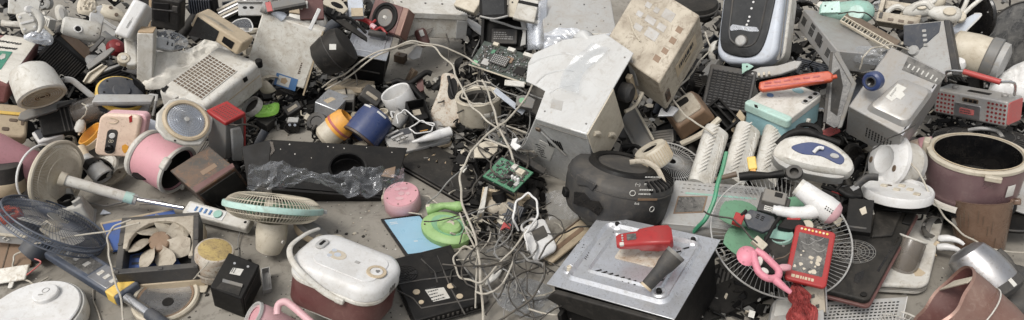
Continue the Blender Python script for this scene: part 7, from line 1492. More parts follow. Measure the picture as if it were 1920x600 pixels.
t = axis('brown_tumbler', 'stained smoky brown tumbler standing under the mauve cooker', 'tumbler', 1838, 412, .12, 88, .28)
t.part('tumbler', lathe(NB(), [(0, -66), (36, -66), (40, -62), (52, 40), (54, 44), (50, 44), (38, -58), (0, -60)], None, 48), SB); t.part('spout', rbox(NB(), 44, -8, 62, 8, 4, 34, 44), SB, 2)
r6 = random.Random(5)
for k in range(9):
    g = math.radians(-130 + 9 * k); z0 = r6.uniform(-40, 10); z1 = z0 + r6.uniform(14, 30); R0 = 40 + 12 * (z0 + 62) / 102 + .6; R1 = 40 + 12 * (z1 + 62) / 102 + .6; t.part('drip_stain', tube(NB(), [(R0 * math.cos(g), R0 * math.sin(g), z0), (R1 * math.cos(g + .02), R1 * math.sin(g + .02), z1)], .9, 4), BK)
t = axis('steel_kettle', 'brushed steel kettle body lying on its side with a black base', 'kettle', 1838, 506, .12, 128, .12)
t.part('body', lathe(NB(), [(46, -36), (47, -20), (45, 10), (36, 38), (24, 46), (0, 47)], None, 48), AL); t.part('base', lathe(NB(), [(0, -58), (40, -57), (47, -50), (47.5, -36), (46, -34)], None, 48), DG); t.part('handle', tube(NB(), smooth([t.loc(1870, 470, .12), t.loc(1890, 490, .1), t.loc(1900, 520, .08), t.loc(1886, 545, .08)], 6), 8, 10), DG); t.part('side_label', lathe(NB(), [(47.8, -48), (48.2, -46), (48, -34), (47.6, -33)], None, 5, 1, 1, -60, -50), PA)
t = up('kettle_stand', 'large black round power stand lying at the right edge', 'stand', 1900, 540, .01, 20, -4, -4)
t.part('stand', lathe(NB(), [(0, 22), (40, 20), (56, 14), (66, 4), (68, -4), (60, -8), (0, -8)], None, 48), DG); t.part('label', rbox(NB(), -20, -6, -6, 8, 1, 20.5, 23), LG, .3)
for x, y in ((-30, 14), (20, 30), (24, -22)): t.part('screw', cyl(NB(), x, y, 3, 18, 23, None, 14), K, .6)
t = axis('maroon_kettle', 'copper brown jug body at the bottom edge with its wide torn mouth facing left', 'jug', 1808, 596, .13, 140, .36)
def kw(R, zs, amp):
    rows = []
    for r_, z in zip(R, zs):
        row = []
        for k in range(56):
            g = 2 * math.pi * k / 56; e = 1 + .16 * math.cos(2 * (g - .5)) + .05 * math.cos(3 * g); zz = z + (amp * (.7 * math.sin(g * 2 + 1) + .3 * math.sin(g * 5)) if z > 20 else 0); row.append((r_ * e * math.cos(g), r_ * e * math.sin(g), zz))
        rows.append(row)
    return loft(NB(), rows, False)
t.part('shell', kw((58, 66, 69, 69), (-110, -50, 10, 46), 6), CO); t.part('mouth_wall', kw((67, 62, 52, 34), (46, 16, -20, -30), 6), MR); t.part('rim', kw((66.5, 68, 70.5), (45, 50, 45), 6), CO); t.part('trim_line', ring(NB(), 71, 1.3, -4, None, 64, 6, 1.12, .93), W); t.part('inner_ring', lathe(NB(), [(28, -26), (44, -14), (50, -4), (40, -6), (30, -20)], None, 40), RF); t.part('dark_window', lathe(NB(), [(0, -20), (22, -21), (28, -25)]), DB); t.part('lid_flap', prism(NB(), [(-50, 30), (-20, 52), (40, 60), (30, 44)], 44, 47, RZ(-70)), PAP, .6)
t = quad('perforated_tray', 'grey white perforated metal tray at the bottom edge below the black cooker', 'tray', (1530, 622), (1690, 612), (1545, 566), .03, .03, .06, 4)
t.part('tray', box(NB(), (0, 0, 0), (t.a, t.b, t.c)), LG, .6); bm = NB(); [box(bm, (8 + 8.2 * i, 6 + 7.5 * j, t.c - .3), (13 + 8.2 * i, 9 + 7.5 * j, t.c + .4)) for i in range(18) for j in range(8)]; t.part('perforations', bm, K); t.part('rim', tube(NB(), [(0, 0, t.c), (t.a, 0, t.c), (t.a, t.b, t.c)], 2, 6), W2)
t = axis('white_wire_guard', 'white wire fan guard on the ground at the bottom edge right of the perforated tray', 'fan guard', 1668, 640, .03, 84, .72)
bm = NB(); cage(bm, 84, 12, 52, .9, .2, None, .2, (.4, .75)); ring(bm, 85, 2, 0, None, 64, 6); t.part('wires', bm, W)
t = quad('grey_base_tray', 'pale grey plastic base at the bottom edge left of the red rag', 'base', (1438, 630), (1500, 620), (1452, 560), .04, .04, .08, 20)
t.part('base', rbox(NB(), 0, 0, t.a, t.b, 10, 0, t.c), LG, 3, seg=3); t.part('panel', rbox(NB(), 6, t.b * .5, t.a - 6, t.b - 6, 5, t.c - .3, t.c + 1), W, .4)
t = quad('cabinet_board', 'black cabinet panel lying flat between steel panel and wire guard', 'panel', (1300, 612), (1452, 552), (1330, 500), .03, .03, .06, 12)
t.part('panel', box(NB(), (0, 0, 0), (t.a, t.b, t.c)), K, 1.5); bm = NB(); [box(bm, (t.a * (.1 + .06 * i), t.b * .6, t.c - .3), (t.a * (.13 + .06 * i), t.b * .9, t.c + .8)) for i in range(8)]; t.part('vents', bm, DG)
# ---------------------------------------------------------------- remaining pieces along the back edge and in the gaps
def slab(name, label, cat, x, y, z, roll, pitch, outline, th, m, extra=(), bev=1.2, group=None):
    t = view(name, label, cat, x, y, z, roll, pitch, 0, group)
    if not extra: return solo(t, name, prism(NB(), outline, -th, 0), m, bevel=bev)
    t.part('board' if m is CRD else 'shell', prism(NB(), outline, -th, 0), m, bev)
    for nm, o, z0, z1, mm in extra: t.part(nm, prism(NB(), o, z0, z1), mm, .4)
    return t
def R4(x0, y0, x1, y1): return [(x0, y0), (x1, y0), (x1, y1), (x0, y1)]
slab('paper_bundle', 'bundle of bent metal strips and papers at the back edge', 'bundle', 436, 14, .56, 30, -25, R4(-28, -12, 28, 12), 8, GP, [('strip', R4(-28, -12 + 6 * k, 30, -9 + 6 * k), 0, 2, PAP if k % 2 else AL) for k in range(4)])
slab('grey_open_tray', 'grey metal tray with two round holes at the back edge', 'tray', 474, 16, .56, 4, -30, R4(-26, -14, 28, 14), 4, LG, [('hole', elpts(x, 2, 4, 3, 14), -.2, .7, K) for x in (-14, -2)] + [('raised_lip', R4(-26, 11, 28, 14), 0, 6, LG)])
slab('black_long_tray', 'long black tray below the grey metal tray', 'tray', 462, 34, .50, 2, -30, R4(-46, -12, 42, 12), 16, K, [('lip', R4(-46, 9, 42, 12), 0, 5, DG)])
t = view('clear_visor', 'clear plastic visor with a pale wire edge behind the beige microwave', 'visor', 452, 48, .52, 14, -20)
t.part('lens', prism(NB(), [(p.x, p.y) for p in smooth([(-20, -2, 0), (-8, 11, 0), (14, 11, 0), (20, -4, 0), (12, -14, 0)], 5, True)], -.6, .6), FI); t.part('edge', tube(NB(), smooth([(-20, -2, 0), (-8, 11, 0), (14, 11, 0), (20, -4, 0), (12, -14, 0)], 5, True), 1.2, 6, None, True), W2)
t = view('grey_pipe', 'pale grey curved pipe lying behind the tall white flat case', 'pipe', 512, 22, .56, -24, 0)
t.part('pipe', tube(NB(), smooth([(-18, 0, 0), (0, 3, 2), (22, -2, 0)], 5), 9, 14), BG); t.part('cuff', tube(NB(), [(-22, -1, 0), (-14, 0, 0)], 10.5, 14), LG)
slab('grey_deck', 'dark grey equipment deck with a red end stripe at the back edge', 'equipment deck', 532, 8, .60, 14, -25, R4(-34, -9, 40, 10), 14, G, [('red_stripe', R4(-32, -9, -22, 10), -12, 1, RF), ('front_panel', R4(-20, -9, 40, -4), -12, 1, DG)])
slab('maroon_case', 'maroon plastic case with two white clips at the back edge', 'case', 584, 16, .54, 4, -14, R4(-22, -20, 22, 20), 14, MR, [('white_clip', R4(x, -2 + y, x + 4, 12 + y), 0, 4, W) for x, y in ((-20, 0), (-10, 2))])
slab('cream_cover', 'cream plastic lid tucked beside the maroon plastic case', 'lid', 556, 14, .52, -6, -25, [(-12, -12), (-14, 8), (-2, 16), (12, 10), (12, -12)], 6, BE)
slab('white_stick', 'slim white upright plastic stick behind the tall white flat case', 'stick', 590, 36, .56, -24, -8, R4(-3.5, -22, 3.5, 22), 4, W2)
t = view('cup_cover', 'small white rounded lid with a dark slot behind the tall white flat case', 'lid', 562, 34, .40, -8, -30); t.part('lid', lathe(NB(), [(0, 8), (14, 6), (20, 0), (20, -6), (0, -6)]), W); t.part('slot', rbox(NB(), 4, -5, 9, 8, 1, 5.5, 8.6), MR)
slab('broken_black_tray', 'broken black plastic tray frame left of the maroon loudspeaker', 'tray', 640, 34, .44, -28, -30, [(-30, -8), (-34, 6), (-6, 14), (30, 8), (36, -6), (10, -4), (6, -12)], 5, K, [('slat', R4(-20 + 12 * k, -4, -16 + 12 * k, 9), 0, 3, DG) for k in range(4)])
slab('clear_grey_cup', 'grey plastic block between the loudspeaker and maroon plastic case', 'block', 666, 14, .46, 4, -20, R4(-13, -18, 15, 16), 16, BG, [('brown_cap', R4(-8, -18, 14, -2), 0, 3, BE)])
t = view('black_mesh_strap', 'black woven strap and mesh pad above the black round plastic bin', 'strap', 662, 52, .46, -24, -30); t.part('pad', prism(NB(), [(-34, -2), (-20, 8), (30, -6), (34, -14), (-10, -8)], -3, 2), KD, 1); t.part('strap', tube(NB(), smooth([(-36, 4, 2), (-10, 12, 5), (26, 0, 3)], 5), 3, 6, None, False, .4), K)
slab('beige_back_shell', 'beige curved appliance shell at the back edge left of the loudspeaker', 'shell', 628, 8, .50, -20, -24, [(-24, -8), (-16, 12), (8, 14), (26, 2), (20, -12)], 14, CR, [('dark_gap', elpts(4, 0, 12, 5, 18), -.3, .8, K)])
slab('fin_strip', 'broken cream plastic shell curling up beside the ribbed black heater', 'shell', 176, 138, .34, 32, -35, [(-24, -8), (-8, 4), (22, 8), (28, 2), (8, -6), (-14, -14)], 5, CR, [('rim', [(-24, -8), (-8, 4), (22, 8), (22, 5), (-6, 1), (-22, -10)], 0, 5, CR)])
slab('grey_paddle', 'long grey plastic paddle pointing up towards the red dome lid', 'paddle', 188, 108, .38, 40, -30, [(-30, -7), (-28, 4), (10, 7), (28, 5), (30, -2), (8, -6)], 5, G)
slab('grey_strip', 'narrow grey strip leaning above the long grey paddle', 'strip', 180, 84, .38, 52, -25, R4(-16, -4, 20, 4), 4, DG)
slab('pale_wedge', 'pale wedge of plastic beside the long grey paddle', 'wedge', 212, 126, .32, 12, -40, [(-18, -8), (16, 4), (20, 8), (-10, 2)], 4, LG)
t = view('plastic_tub', 'clear crumpled plastic tub with a cream rim beside the printed bag', 'tub', 72, 62, .46, -8, -22); t.part('rim', tube(NB(), smooth([(-22, -6, 0), (-14, 10, 4), (6, 14, 5), (24, 2, 0)], 5), 3, 8), CR); t.part('tub', crumple([(-20, -18), (-14, 6), (8, 10), (24, -2), (20, -20)], 4, 6.1, 8, 8, 3), FM)
slab('serrated_strip', 'white serrated plastic strip running down beside the printed bag', 'strip', 36, 146, .38, 62, -25, [(-24, -3)] + sum([[(-22 + 6 * k, 3), (-19 + 6 * k, 0)] for k in range(8)], []) + [(26, -3)], 3, W)
t = view('black_hose_clip', 'black plastic clamp assembly tucked below the steam iron', 'clamp', 1562, 344, .30, -24, -25); t.part('frame', ring(NB(), 18, 5, 0, RZ(45), 4, 6, 1.1, .9), K); t.part('arm', tube(NB(), smooth([(14, -8, 2), (34, -12, 4), (52, -4, 3)], 5), [6] * 4 + [7] * 4 + [5] * 3, 10), K); t.part('red_film', prism(NB(), [(-2, -10), (20, -6), (30, -14), (4, -16)], -3, 1), RD)
t = view('black_motor_scrap', 'black motor scrap with bent legs beside the hair dryer with a pink tinted end', 'motor scrap', 1596, 360, .28, 16, -30); t.part('block', rbox(NB(), -22, -16, 18, 14, 5, -14, 4), K, 3); t.part('arm', tube(NB(), smooth([(10, 8, 2), (34, 18, 6), (52, 14, 4)], 5), 7, 10, None, False, .6), DG); t.part('leg', tube(NB(), [(-16, -10, 2), (-30, -24, 0)], 4, 8), K); t.part('silver_tab', prism(NB(), [(0, 8), (14, 12), (16, 2), (4, -2)], 3.5, 5), AL)
slab('black_upright_box', 'tall black plastic box standing right of the wire guard above the black cooker', 'box', 1612, 402, .26, -6, -28, R4(-22, -36, 22, 34), 16, K, [('cream_flap', [(-2, 10), (8, 18), (12, 4), (4, -2)], 0, 2, CR), ('groove', R4(-16, -30, 14, -26), -.2, 1, DG)])
slab('black_wedge_plate', 'flat black plate lying under the round white plastic lid', 'plate', 1664, 386, .18, -6, -50, [(-60, -14), (-56, 14), (60, 10), (66, -8)], 4, K)
t = view('black_nozzle_pair', 'black plastic nozzle parts lying across the foot of the fluted rolls', 'nozzle', 1440, 330, .34, 2, -25); t.part('barrel', tube(NB(), [(-52, 0, 0), (-30, 2, 0), (0, 0, 2), (28, 3, 2)], [8, 9, 6, 8], 14), K); t.part('socket', lathe(NB(), [(8, 4), (14, 4), (16, -2), (12, -10), (0, -10)], T3(46, 4, 4)), DG); t.part('grip', tube(NB(), [(-96, -2, -4), (-56, 6, 0)], [4, 6], 10), BK)
slab('appliance_board', 'off white appliance panel with a round screw at the right edge behind the mauve cooker', 'panel', 1902, 366, .10, -20, -40, R4(-26, -34, 40, 40), 4, LG, [('screw', elpts(4, 4, 3, 3, 12), 0, 2, K)])
t = axis('black_pan_right', 'black oval pan lying behind the smoky brown tumbler', 'pan', 1884, 410, .06, 80, .42); t.part('pan', lathe(NB(), [(0, -8), (40, -8), (58, 0), (62, 6), (58, 6), (38, -4), (0, -5)]), K); t.part('rim', ring(NB(), 60, 2, 6, None, 48, 6), DG)
t = view('clear_strip_film', 'clear torn film and wire scraps heaped on the silver microwave', 'film', 1640, 102, .56, -12, -38); solo(t, 'clear_strip_film', crumple([(-44, -8), (-30, 14), (14, 16), (52, 6), (60, -20), (10, -24), (-30, -22)], 8, 14.2, 10, 8, 3.4), FI)
slab('broken_chassis', 'grey broken plastic frame lying in front of the silver microwave', 'frame', 1608, 122, .48, -6, -38, [(-44, -14), (-50, 12), (-10, 18), (44, 14), (56, -4), (10, -18)], 6, G, [('torn_edge', [(-40, 4), (-10, 10), (30, 8), (24, 2), (-12, 4)], 0, 4, LG), ('rib', R4(-30, -10, 30, -7), 0, 3, DG)])
slab('dark_side_plate', 'dark plate wedged between grey microwave and oven door', 'plate', 1606, 172, .34, 60, -20, R4(-30, -14, 26, 14), 6, DB)
slab('crumpled_foil', 'crumpled silver foil scrap beside the smoky brown container', 'foil', 1252, 208, .34, 8, -30, [(-20, -8), (-12, 8), (6, 12), (22, 2), (8, -12)], 5, GS)
slab('rust_scrap', 'dull cream curved scrap standing between basket and mint appliance', 'scrap', 1384, 232, .26, 70, -30, [(-22, -12), (-26, 6), (0, 14), (26, 8), (16, -8)], 5, BE)
slab('white_side_shard', 'white curved shard left of the washing machine front edge', 'shard', 970, 268, .26, 30, -30, [(-10, -12), (-14, 4), (-4, 14), (6, 10), (-2, 2), (4, -10)], 5, W2)
slab('pale_blue_shard_large', 'long pale blue translucent shard among the cables left of the washing machine', 'shard', 956, 190, .20, -38, -35, R4(-36, -6, 34, 6), 3, BG)
slab('dark_bracket', 'dark bracket bar running below the washing machine front panel', 'bar', 992, 302, .16, -32, -35, R4(-40, -7, 36, 7), 8, DG)
slab('clear_grey_casing', 'grey cup shaped casing in the cables below the laptop motherboard', 'casing', 985, 190, .22, -12, -25, [(-16, -12), (-18, 8), (0, 14), (18, 8), (16, -12)], 12, G, [('green_spot', elpts(-6, 0, 6, 6, 16), 0, 1, GN)])
slab('white_port_cover', 'white plastic cover plate under the edge of the laptop motherboard', 'cover', 966, 156, .28, -6, -30, R4(-20, -6, 18, 6), 4, W)
# ---------------------------------------------------------------- cables that can be followed by eye
for lab, pts, r, m in (
 ('long off white cable arching high over the beige case, upper of the pair', [(604, 164, .14), (648, 138, .24), (706, 98, .34), (770, 77, .38), (826, 86, .36), (876, 108, .3), (900, 124, .28)], 2.0, CBL),
 ('long off white cable arching over the floor into the cooker pot', [(610, 168, .14), (700, 108, .32), (768, 81, .36), (814, 88, .36), (848, 122, .34), (864, 160, .3), (884, 200, .28), (912, 226, .26), (948, 250, .22)], 2.0, CBL),
 ('off white cable coiled round the mouth of the cooker pot', [(872, 168, .27), (890, 160, .29), (918, 164, .29), (930, 182, .28), (914, 196, .28), (886, 194, .28), (866, 182, .28), (870, 164, .29), (896, 152, .3), (920, 156, .3)], 2.0, CBL),
 ('off white cable falling from the cooker pot down past the green telephone', [(1002, 150, .32), (986, 184, .32), (950, 226, .3), (916, 250, .28), (882, 286, .25), (862, 330, .2), (866, 380, .16), (890, 440, .12), (900, 500, .1), (904, 560, .08), (906, 610, .06)], 2.4, CBL),
 ('second off white cable dropping beside the green circuit board', [(904, 150, .3), (920, 190, .3), (932, 230, .28), (950, 268, .26), (962, 300, .25)], 2.4, CBL),
 ('off white cable looped twice on the floor below the green telephone', [(862, 400, .1), (878, 440, .1), (892, 470, .1), (870, 462, .09), (850, 484, .08), (862, 520, .08), (900, 530, .1), (930, 500, .1), (960, 470, .12), (988, 430, .14)], 2.2, CBL),
 ('clean white cable in a big loop above the white charger', [(972, 432, .14), (962, 410, .2), (968, 378, .24), (990, 362, .26), (1006, 376, .26), (1008, 404, .22), (992, 428, .16), (984, 440, .14), (990, 470, .1)], 2.6, W2),
 ('off white cord lying across the square box fan towards the robot vacuum', [(262, 418, .2), (200, 434, .16), (130, 444, .16), (62, 458, .12), (28, 478, .06), (24, 500, .03), (40, 522, .02), (66, 534, .02), (90, 520, .015)], 2.2, CBL),
 ('pale cord hanging down over the grey control neck', [(246, 412, .19), (214, 424, .18), (201, 446, .15), (204, 480, .12), (214, 520, .11), (226, 556, .08), (231, 604, .03)], 2.2, CBL),
 ('off white cord running from the round fan base past the scale to the right edge', [(1700, 292, .34), (1722, 322, .32), (1742, 362, .26), (1772, 408, .16), (1806, 440, .12), (1850, 464, .1), (1925, 474, .06)], 2.2, CBL),
 ('cream cord over the smoky brown container down to the fluted rolls', [(1292, 146, .4), (1268, 166, .4), (1262, 186, .38), (1284, 216, .38), (1310, 234, .36), (1338, 252, .34)], 2.2, CBL),
 ('pale cord hanging beside the air fryer', [(1322, 60, .5), (1332, 92, .46), (1310, 116, .46), (1288, 148, .4), (1262, 172, .34)], 1.8, CBL),
 ('cream cord arching over the scraps on the silver microwave', [(1612, 130, .56), (1618, 108, .62), (1636, 90, .66), (1668, 84, .66), (1704, 94, .62)], 1.9, CBL),
 ('white cord round the black open tray', [(746, 232, .16), (744, 216, .18), (760, 206, .2), (790, 228, .2), (814, 232, .2), (808, 246, .18), (780, 250, .18), (768, 240, .19), (790, 226, .21), (812, 236, .2)], 1.6, W2),
 ('black cord from the red striped stove over the beige case', [(640, 152, .2), (650, 130, .26), (662, 128, .26), (668, 144, .22), (670, 160, .18)], 1.6, KBL),
 ('thin wire running from the pedestal fan rod over the floor', [(225, 378, .1), (244, 366, .12), (300, 376, .1), (312, 380, .08), (300, 384, .06), (262, 384, .04)], 1.2, GBL),
 ('grey strap cable lying across the floor behind the pedestal fan pole', [(166, 380, .02), (200, 386, .02), (232, 378, .02), (240, 366, .02)], 2.4, GBL),
 ('thin cord with a frayed plug beside the grey control neck', [(176, 520, .01), (174, 548, .01), (182, 580, .01), (190, 606, .01)], 1.5, CBL),
 ('thin wire dropping behind the black power supply', [(452, 428, .02), (446, 460, .01), (446, 486, .01), (438, 500, .01)], 1.2, GBL),
 ('pale wire leaning on the rusty enamel drum', [(392, 490, .2), (378, 506, .14), (364, 522, .06), (356, 524, .04)], 1.6, CBL),
 ('thick black cable curving over the brown plastic tray', [(1120, 424, .12), (1080, 426, .12), (1046, 440, .14), (1024, 460, .12), (1010, 486, .08)], 2.2, KBL),
 ('thick black cable sweeping from the charger to the bottom edge', [(984, 452, .16), (964, 480, .14), (964, 510, .12), (980, 550, .08), (1004, 604, .04)], 2.6, KBL),
 ('black cable crossing the clear packaging in an S curve', [(1020, 492, .12), (1020, 520, .1), (1000, 556, .08), (962, 584, .05), (930, 604, .03)], 2.6, KBL),
 ('black cable looping left below the charger', [(1010, 500, .1), (976, 512, .12), (950, 528, .1), (936, 556, .06), (910, 590, .04)], 2.2, KBL),
 ('grey cable pair bundled under the white charger', [(970, 470, .12), (990, 488, .14), (1016, 494, .12), (1024, 506, .1), (1014, 530, .06)], 2.8, GBL),
 ('black cable wrapped round the torn black vacuum edge', [(1064, 380, .06), (1080, 394, .05), (1088, 410, .04), (1096, 430, .03)], 2.0, KBL),
 ('thin cord tied round the pink clock case', [(722, 352, .09), (718, 372, .05), (730, 392, .03), (762, 398, .03), (790, 402, .03)], 1.8, BE and CBL),
 ('short black lead behind the pink clock case', [(742, 338, .02), (750, 350, .02), (758, 354, .02), (772, 350, .02)], 1.8, KBL),
 ('off white lead from the pink clock case to the green telephone', [(786, 366, .03), (804, 368, .03), (818, 380, .04), (826, 388, .05)], 1.6, CBL),
): cable('power_cable', lab, pts, r, m)
rc = random.Random(21)
for i in range(100):
    low = i >= 44
    x = rc.gauss(930, 40) if not low else rc.gauss(948, 46); y = rc.uniform(110, 330) if not low else rc.uniform(390, 585)
    z = rc.uniform(.10, .20) if not low else rc.uniform(.02, .12); a_ = rc.uniform(0, 6.28); kv = rc.uniform(-.3, .3); pts = []
    for k in range(rc.randint(6, 13)):
        pts.append((x, y, z)); kv = max(-.55, min(.55, kv + rc.uniform(-.16, .16))); a_ += kv; st = rc.uniform(12, 22); x += st * math.cos(a_) + (945 - x) * .05; y += st * .75 * math.sin(a_); z = min(max(z + rc.uniform(-.02, .02), .01), .22)
    m = rc.choice([KBL, KBL, KBL, GBL, CBL, CBL] if low else [KBL, KBL, KBL, GBL, KBL, CBL])
    cn_ = {'black_cable': 'black', 'grey_cable': 'grey', 'off_white_cable': 'off white'}[m.name]
    pl_ = 'on the ground around the white charger' if low else 'in the heap under the motherboards'
    cable('tangled_cable', '%s cable tangled with others %s' % (cn_, pl_), pts, rc.uniform(1.3, 2.4), m, '%s cables tangled %s' % (cn_, pl_), 5, 'cable', .01)
# ---------------------------------------------------------------- loose scraps filling the gaps of the pile
def sc_tray(r, w, h):
    bm = NB(); d = w * .35; t_ = 2.2; box(bm, (-w, -h, -d), (w, h, -d + t_)); box(bm, (-w, -h, -d + t_), (-w + t_, h, 0)); box(bm, (w - t_, -h, -d + t_), (w, h, -d * r.uniform(.1, .6))); box(bm, (-w + t_, h - t_, -d + t_), (w - t_, h, 0)); box(bm, (-w + t_, -h, -d + t_), (w - t_, -h + t_, -d * .4)); return bm
def sc_plate(r, w, h):
    n = r.randint(5, 9); return prism(NB(), [(w * r.uniform(.6, 1.05) * math.cos(6.283 * k / n), h * r.uniform(.6, 1.05) * math.sin(6.283 * k / n)) for k in range(n)], -2.5, 1)
def sc_lid(r, w, h):
    return lathe(NB(), [(0, 3), (w * .5, 3), (w * .55, 5), (w * .85, 4), (w, 0), (w, -5), (w * .9, -5), (w * .85, -1), (0, -1)], None, 26, 1, .95)
def sc_strip(r, w, h):
    return tube(NB(), smooth([(-w * 1.2, r.uniform(-8, 8), 0), (-w * .4, r.uniform(-8, 8), 6), (w * .4, r.uniform(-8, 8), 5), (w * 1.2, r.uniform(-8, 8), 0)], 5), r.uniform(4, 8), 6, None, False, .45)
def sc_vent(r, w, h):
    bm = NB(); box(bm, (-w, -h, -w * .7), (w, h, 0)); k = -h + 3
    while k < h - 4: box(bm, (-w * .85, k, -.3), (w * .85, k + 2, 2)); k += 5
    return bm
def sc_tube(r, w, h): return tube(NB(), [(-w, 0, 0), (-w * .5, 0, 0), (-w * .48, 0, 0), (w, r.uniform(-4, 4), 0)], [h * .45, h * .45, h * .55, h * .5], 14)
def sc_bracket(r, w, h):
    bm = NB(); box(bm, (-w, -h * .3, -3), (w, h * .3, 0)); box(bm, (-w, -h * .3, 0), (-w + 4, h * .3, w * .5)); box(bm, (w - 5, -h * .25, 0), (w, h * .25, w * .35)); cyl(bm, 0, 0, h * .2, -.5, 5, None, 14); return bm
def sc_shell(r, w, h):
    return lathe(NB(), [(w * .2, 14), (w * .6, 12), (w * .95, 4), (w, -8), (w * .94, -8), (w * .88, 3), (w * .55, 9), (w * .2, 10), (w * .2, 14)], None, 22, 1, .8, 0, r.choice([190, 240, 290]))
KIND = [('open_tray', 'tray', sc_tray), ('broken_plate', 'plate', sc_plate), ('round_cover', 'cover', sc_lid), ('bent_strip', 'strip', sc_strip), ('vented_box', 'vented box', sc_vent), ('pipe_stub', 'pipe stub', sc_tube), ('plastic_bracket', 'bracket', sc_bracket), ('curved_shell', 'curved shell', sc_shell)]
HUES = [('black', K, 5), ('dusty black', KD, 4), ('dark grey', DG, 3), ('slate', DB, 1), ('grey', G, 1.6), ('pale grey', LG, .9), ('cream', CR, 1.0), ('white', W, 1.1), ('brown', BK, .7)]
from collections import Counter
cnt = Counter(n for n, _, _ in ALL)
ANCH = [(proj(p), n.replace('_', ' ')) for n, _, p in ALL if cnt[n] == 1]
ZONES = [((0, 0, 560, 190), 84, .30, 0), ((0, 150, 300, 330), 24, .16, 0), ((560, 0, 700, 70), 14, .30, 0), ((870, 20, 1010, 150), 12, .20, 1), ((868, 150, 1000, 440), 26, .06, 1), ((1140, 150, 1340, 300), 24, .16, 1), ((1290, 0, 1520, 160), 26, .30, 1), ((1420, 60, 1600, 330), 30, .20, 1), ((1600, 0, 1920, 170), 26, .30, 0), ((1560, 230, 1780, 430), 30, .13, 1), ((380, 230, 480, 350), 5, .06, 1), ((470, 140, 610, 245), 7, .04, 0), ((600, 130, 860, 280), 10, .04, 0), ((1280, 400, 1560, 560), 10, .05, 1)]
rs = random.Random(77); used = {}; SCR_L = []
for (x0, y0, x1, y1), n, zb, dark in ZONES:
    for i in range(n):
        x, y = rs.uniform(x0, x1), rs.uniform(y0, y1); z = zb * rs.uniform(.45, 1.0)
        k = rs.randrange(len(KIND)); nm, word, fn = KIND[k]
        w = rs.uniform(13, 34); h = w * rs.uniform(.5, .95)
        hu = rs.choices(HUES, [q[2] * (.25 if dark and j > 4 else 1) for j, q in enumerate(HUES)])[0]
        SCR_L.append((x, y, z, nm, word, fn, w, h, hu))
for x, y, z, nm, word, fn, w, h, hu in SCR_L:
    near = min(ANCH, key=lambda q: (q[0][0] - x) ** 2 + (q[0][1] - y) ** 2)
    side = ('behind' if y < near[0][1] - 12 else 'in front of' if y > near[0][1] + 12 else 'beside')
    siz = 'small' if w < 20 else 'large' if w > 28 else 'medium'
    lab = '%s %s plastic %s wedged %s the %s' % (siz, hu[0], word, side, near[1])
    grp = None
    if lab in used:
        grp = '%s %s scraps by the %s' % (hu[0], word, near[1]); used[lab]['group'] = grp
    t = view(nm, lab, 'plastic scrap', x, y, z, rs.uniform(-90, 90), rs.uniform(-65, -5), rs.uniform(-35, 35), grp)
    o = solo(t, nm, fn(rs, w, h), hu[1], bevel=.8 if fn in (sc_tray, sc_plate, sc_vent, sc_bracket) else 0); used[lab] = o
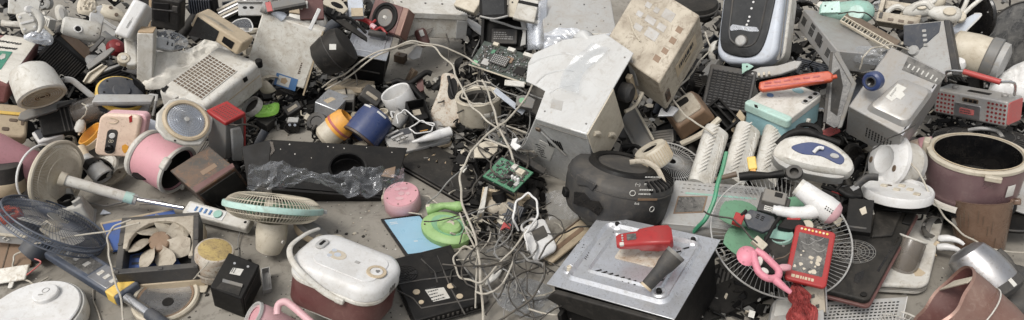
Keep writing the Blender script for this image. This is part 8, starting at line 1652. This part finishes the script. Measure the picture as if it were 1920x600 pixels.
# ---------------------------------------------------------------- crushed fragments that nobody could count, under and between the things
def debris(name, n, m, seed, zones, smin, smax):
    r = random.Random(seed); bm = NB()
    for _ in range(n):
        (x0, y0, x1, y1), zt = r.choice(zones); x, y = r.uniform(x0, x1), r.uniform(y0, y1)
        p = at(x, y, zt * r.random() ** 1.4); s = r.uniform(smin, smax); M = T3(*p) @ RZ(r.uniform(0, 360)) @ RX(r.uniform(-60, 60)) @ RY_(r.uniform(-60, 60)); k = r.random()
        if k < .45: m_ = r.randint(4, 6); prism(bm, [(s * r.uniform(.5, 1) * math.cos(6.283 * j / m_), s * r.uniform(.4, .8) * math.sin(6.283 * j / m_)) for j in range(m_)], -.002, .002, M)
        elif k < .65: box(bm, (-s, -s * .15, -s * .1), (s, s * .15, s * .1), M)
        elif k < .8: box(bm, (-s * .6, -s * .5, -s * .35), (s * .6, s * .5, s * .35), M)
        else: tube(bm, smooth([(-s, 0, 0), (-s * .3, s * r.uniform(-.6, .6), s * .3), (s * .4, s * r.uniform(-.6, .6), -s * .2), (s * 1.2, 0, 0)], 3), s * .09 + .001, 5, M)
    o = mesh_obj(name, bm, m, None, None, flat=True); o['kind'] = 'stuff'
PILE = [((-20, -30, 560, 110), .34), ((-20, 60, 460, 210), .22), ((60, 150, 300, 262), .10), ((545, -20, 720, 80), .22), ((560, 130, 720, 205), .03), ((870, 10, 1010, 150), .16), ((850, 140, 1000, 320), .10), ((880, 300, 1020, 450), .05), ((1130, 120, 1360, 300), .14), ((1230, -20, 1560, 150), .32), ((1420, 60, 1640, 320), .18), ((1580, -20, 1940, 180), .30), ((1560, 230, 1790, 420), .12), ((1740, 160, 1940, 280), .2), ((385, 240, 480, 400), .05), ((1290, 410, 1560, 600), .04), ((1260, 280, 1480, 350), .1), ((465, 150, 600, 240), .03), ((590, 150, 860, 300), .03)]
debris('black_debris', 5200, K, 31, PILE, .012, .05); debris('grey_debris', 1500, G, 32, PILE, .01, .04); debris('pale_debris', 800, CR, 33, PILE, .008, .034); debris('white_debris', 500, W, 34, PILE, .008, .034)
# ---------------------------------------------------------------- grit and crumbs on the concrete
def crumbs(name, n, m, seed, smin, smax):
    r = random.Random(seed); bm = NB()
    for _ in range(n):
        if r.random() < .6: p = at(r.uniform(330, 1000), r.uniform(60, 600), 0)
        else: p = at(r.uniform(-20, 1940), r.uniform(20, 610), 0)
        s = r.uniform(smin, smax) * (1 if r.random() < .9 else 2.2); a0 = r.uniform(0, 6.28); k = r.randint(3, 5)
        pts = [(s * r.uniform(.5, 1) * math.cos(a0 + 6.283 * j / k), s * r.uniform(.5, 1) * math.sin(a0 + 6.283 * j / k)) for j in range(k)]
        prism(bm, pts, .0005, s * r.uniform(.15, .6), T3(p.x, p.y, 0))
    o = mesh_obj(name, bm, m, None, None, flat=True); o['kind'] = 'stuff'
crumbs('dark_grit', 1500, KD, 3, .0012, .005); crumbs('pale_crumbs', 420, W, 4, .0015, .006); crumbs('brown_dirt', 500, BD, 6, .0015, .006)
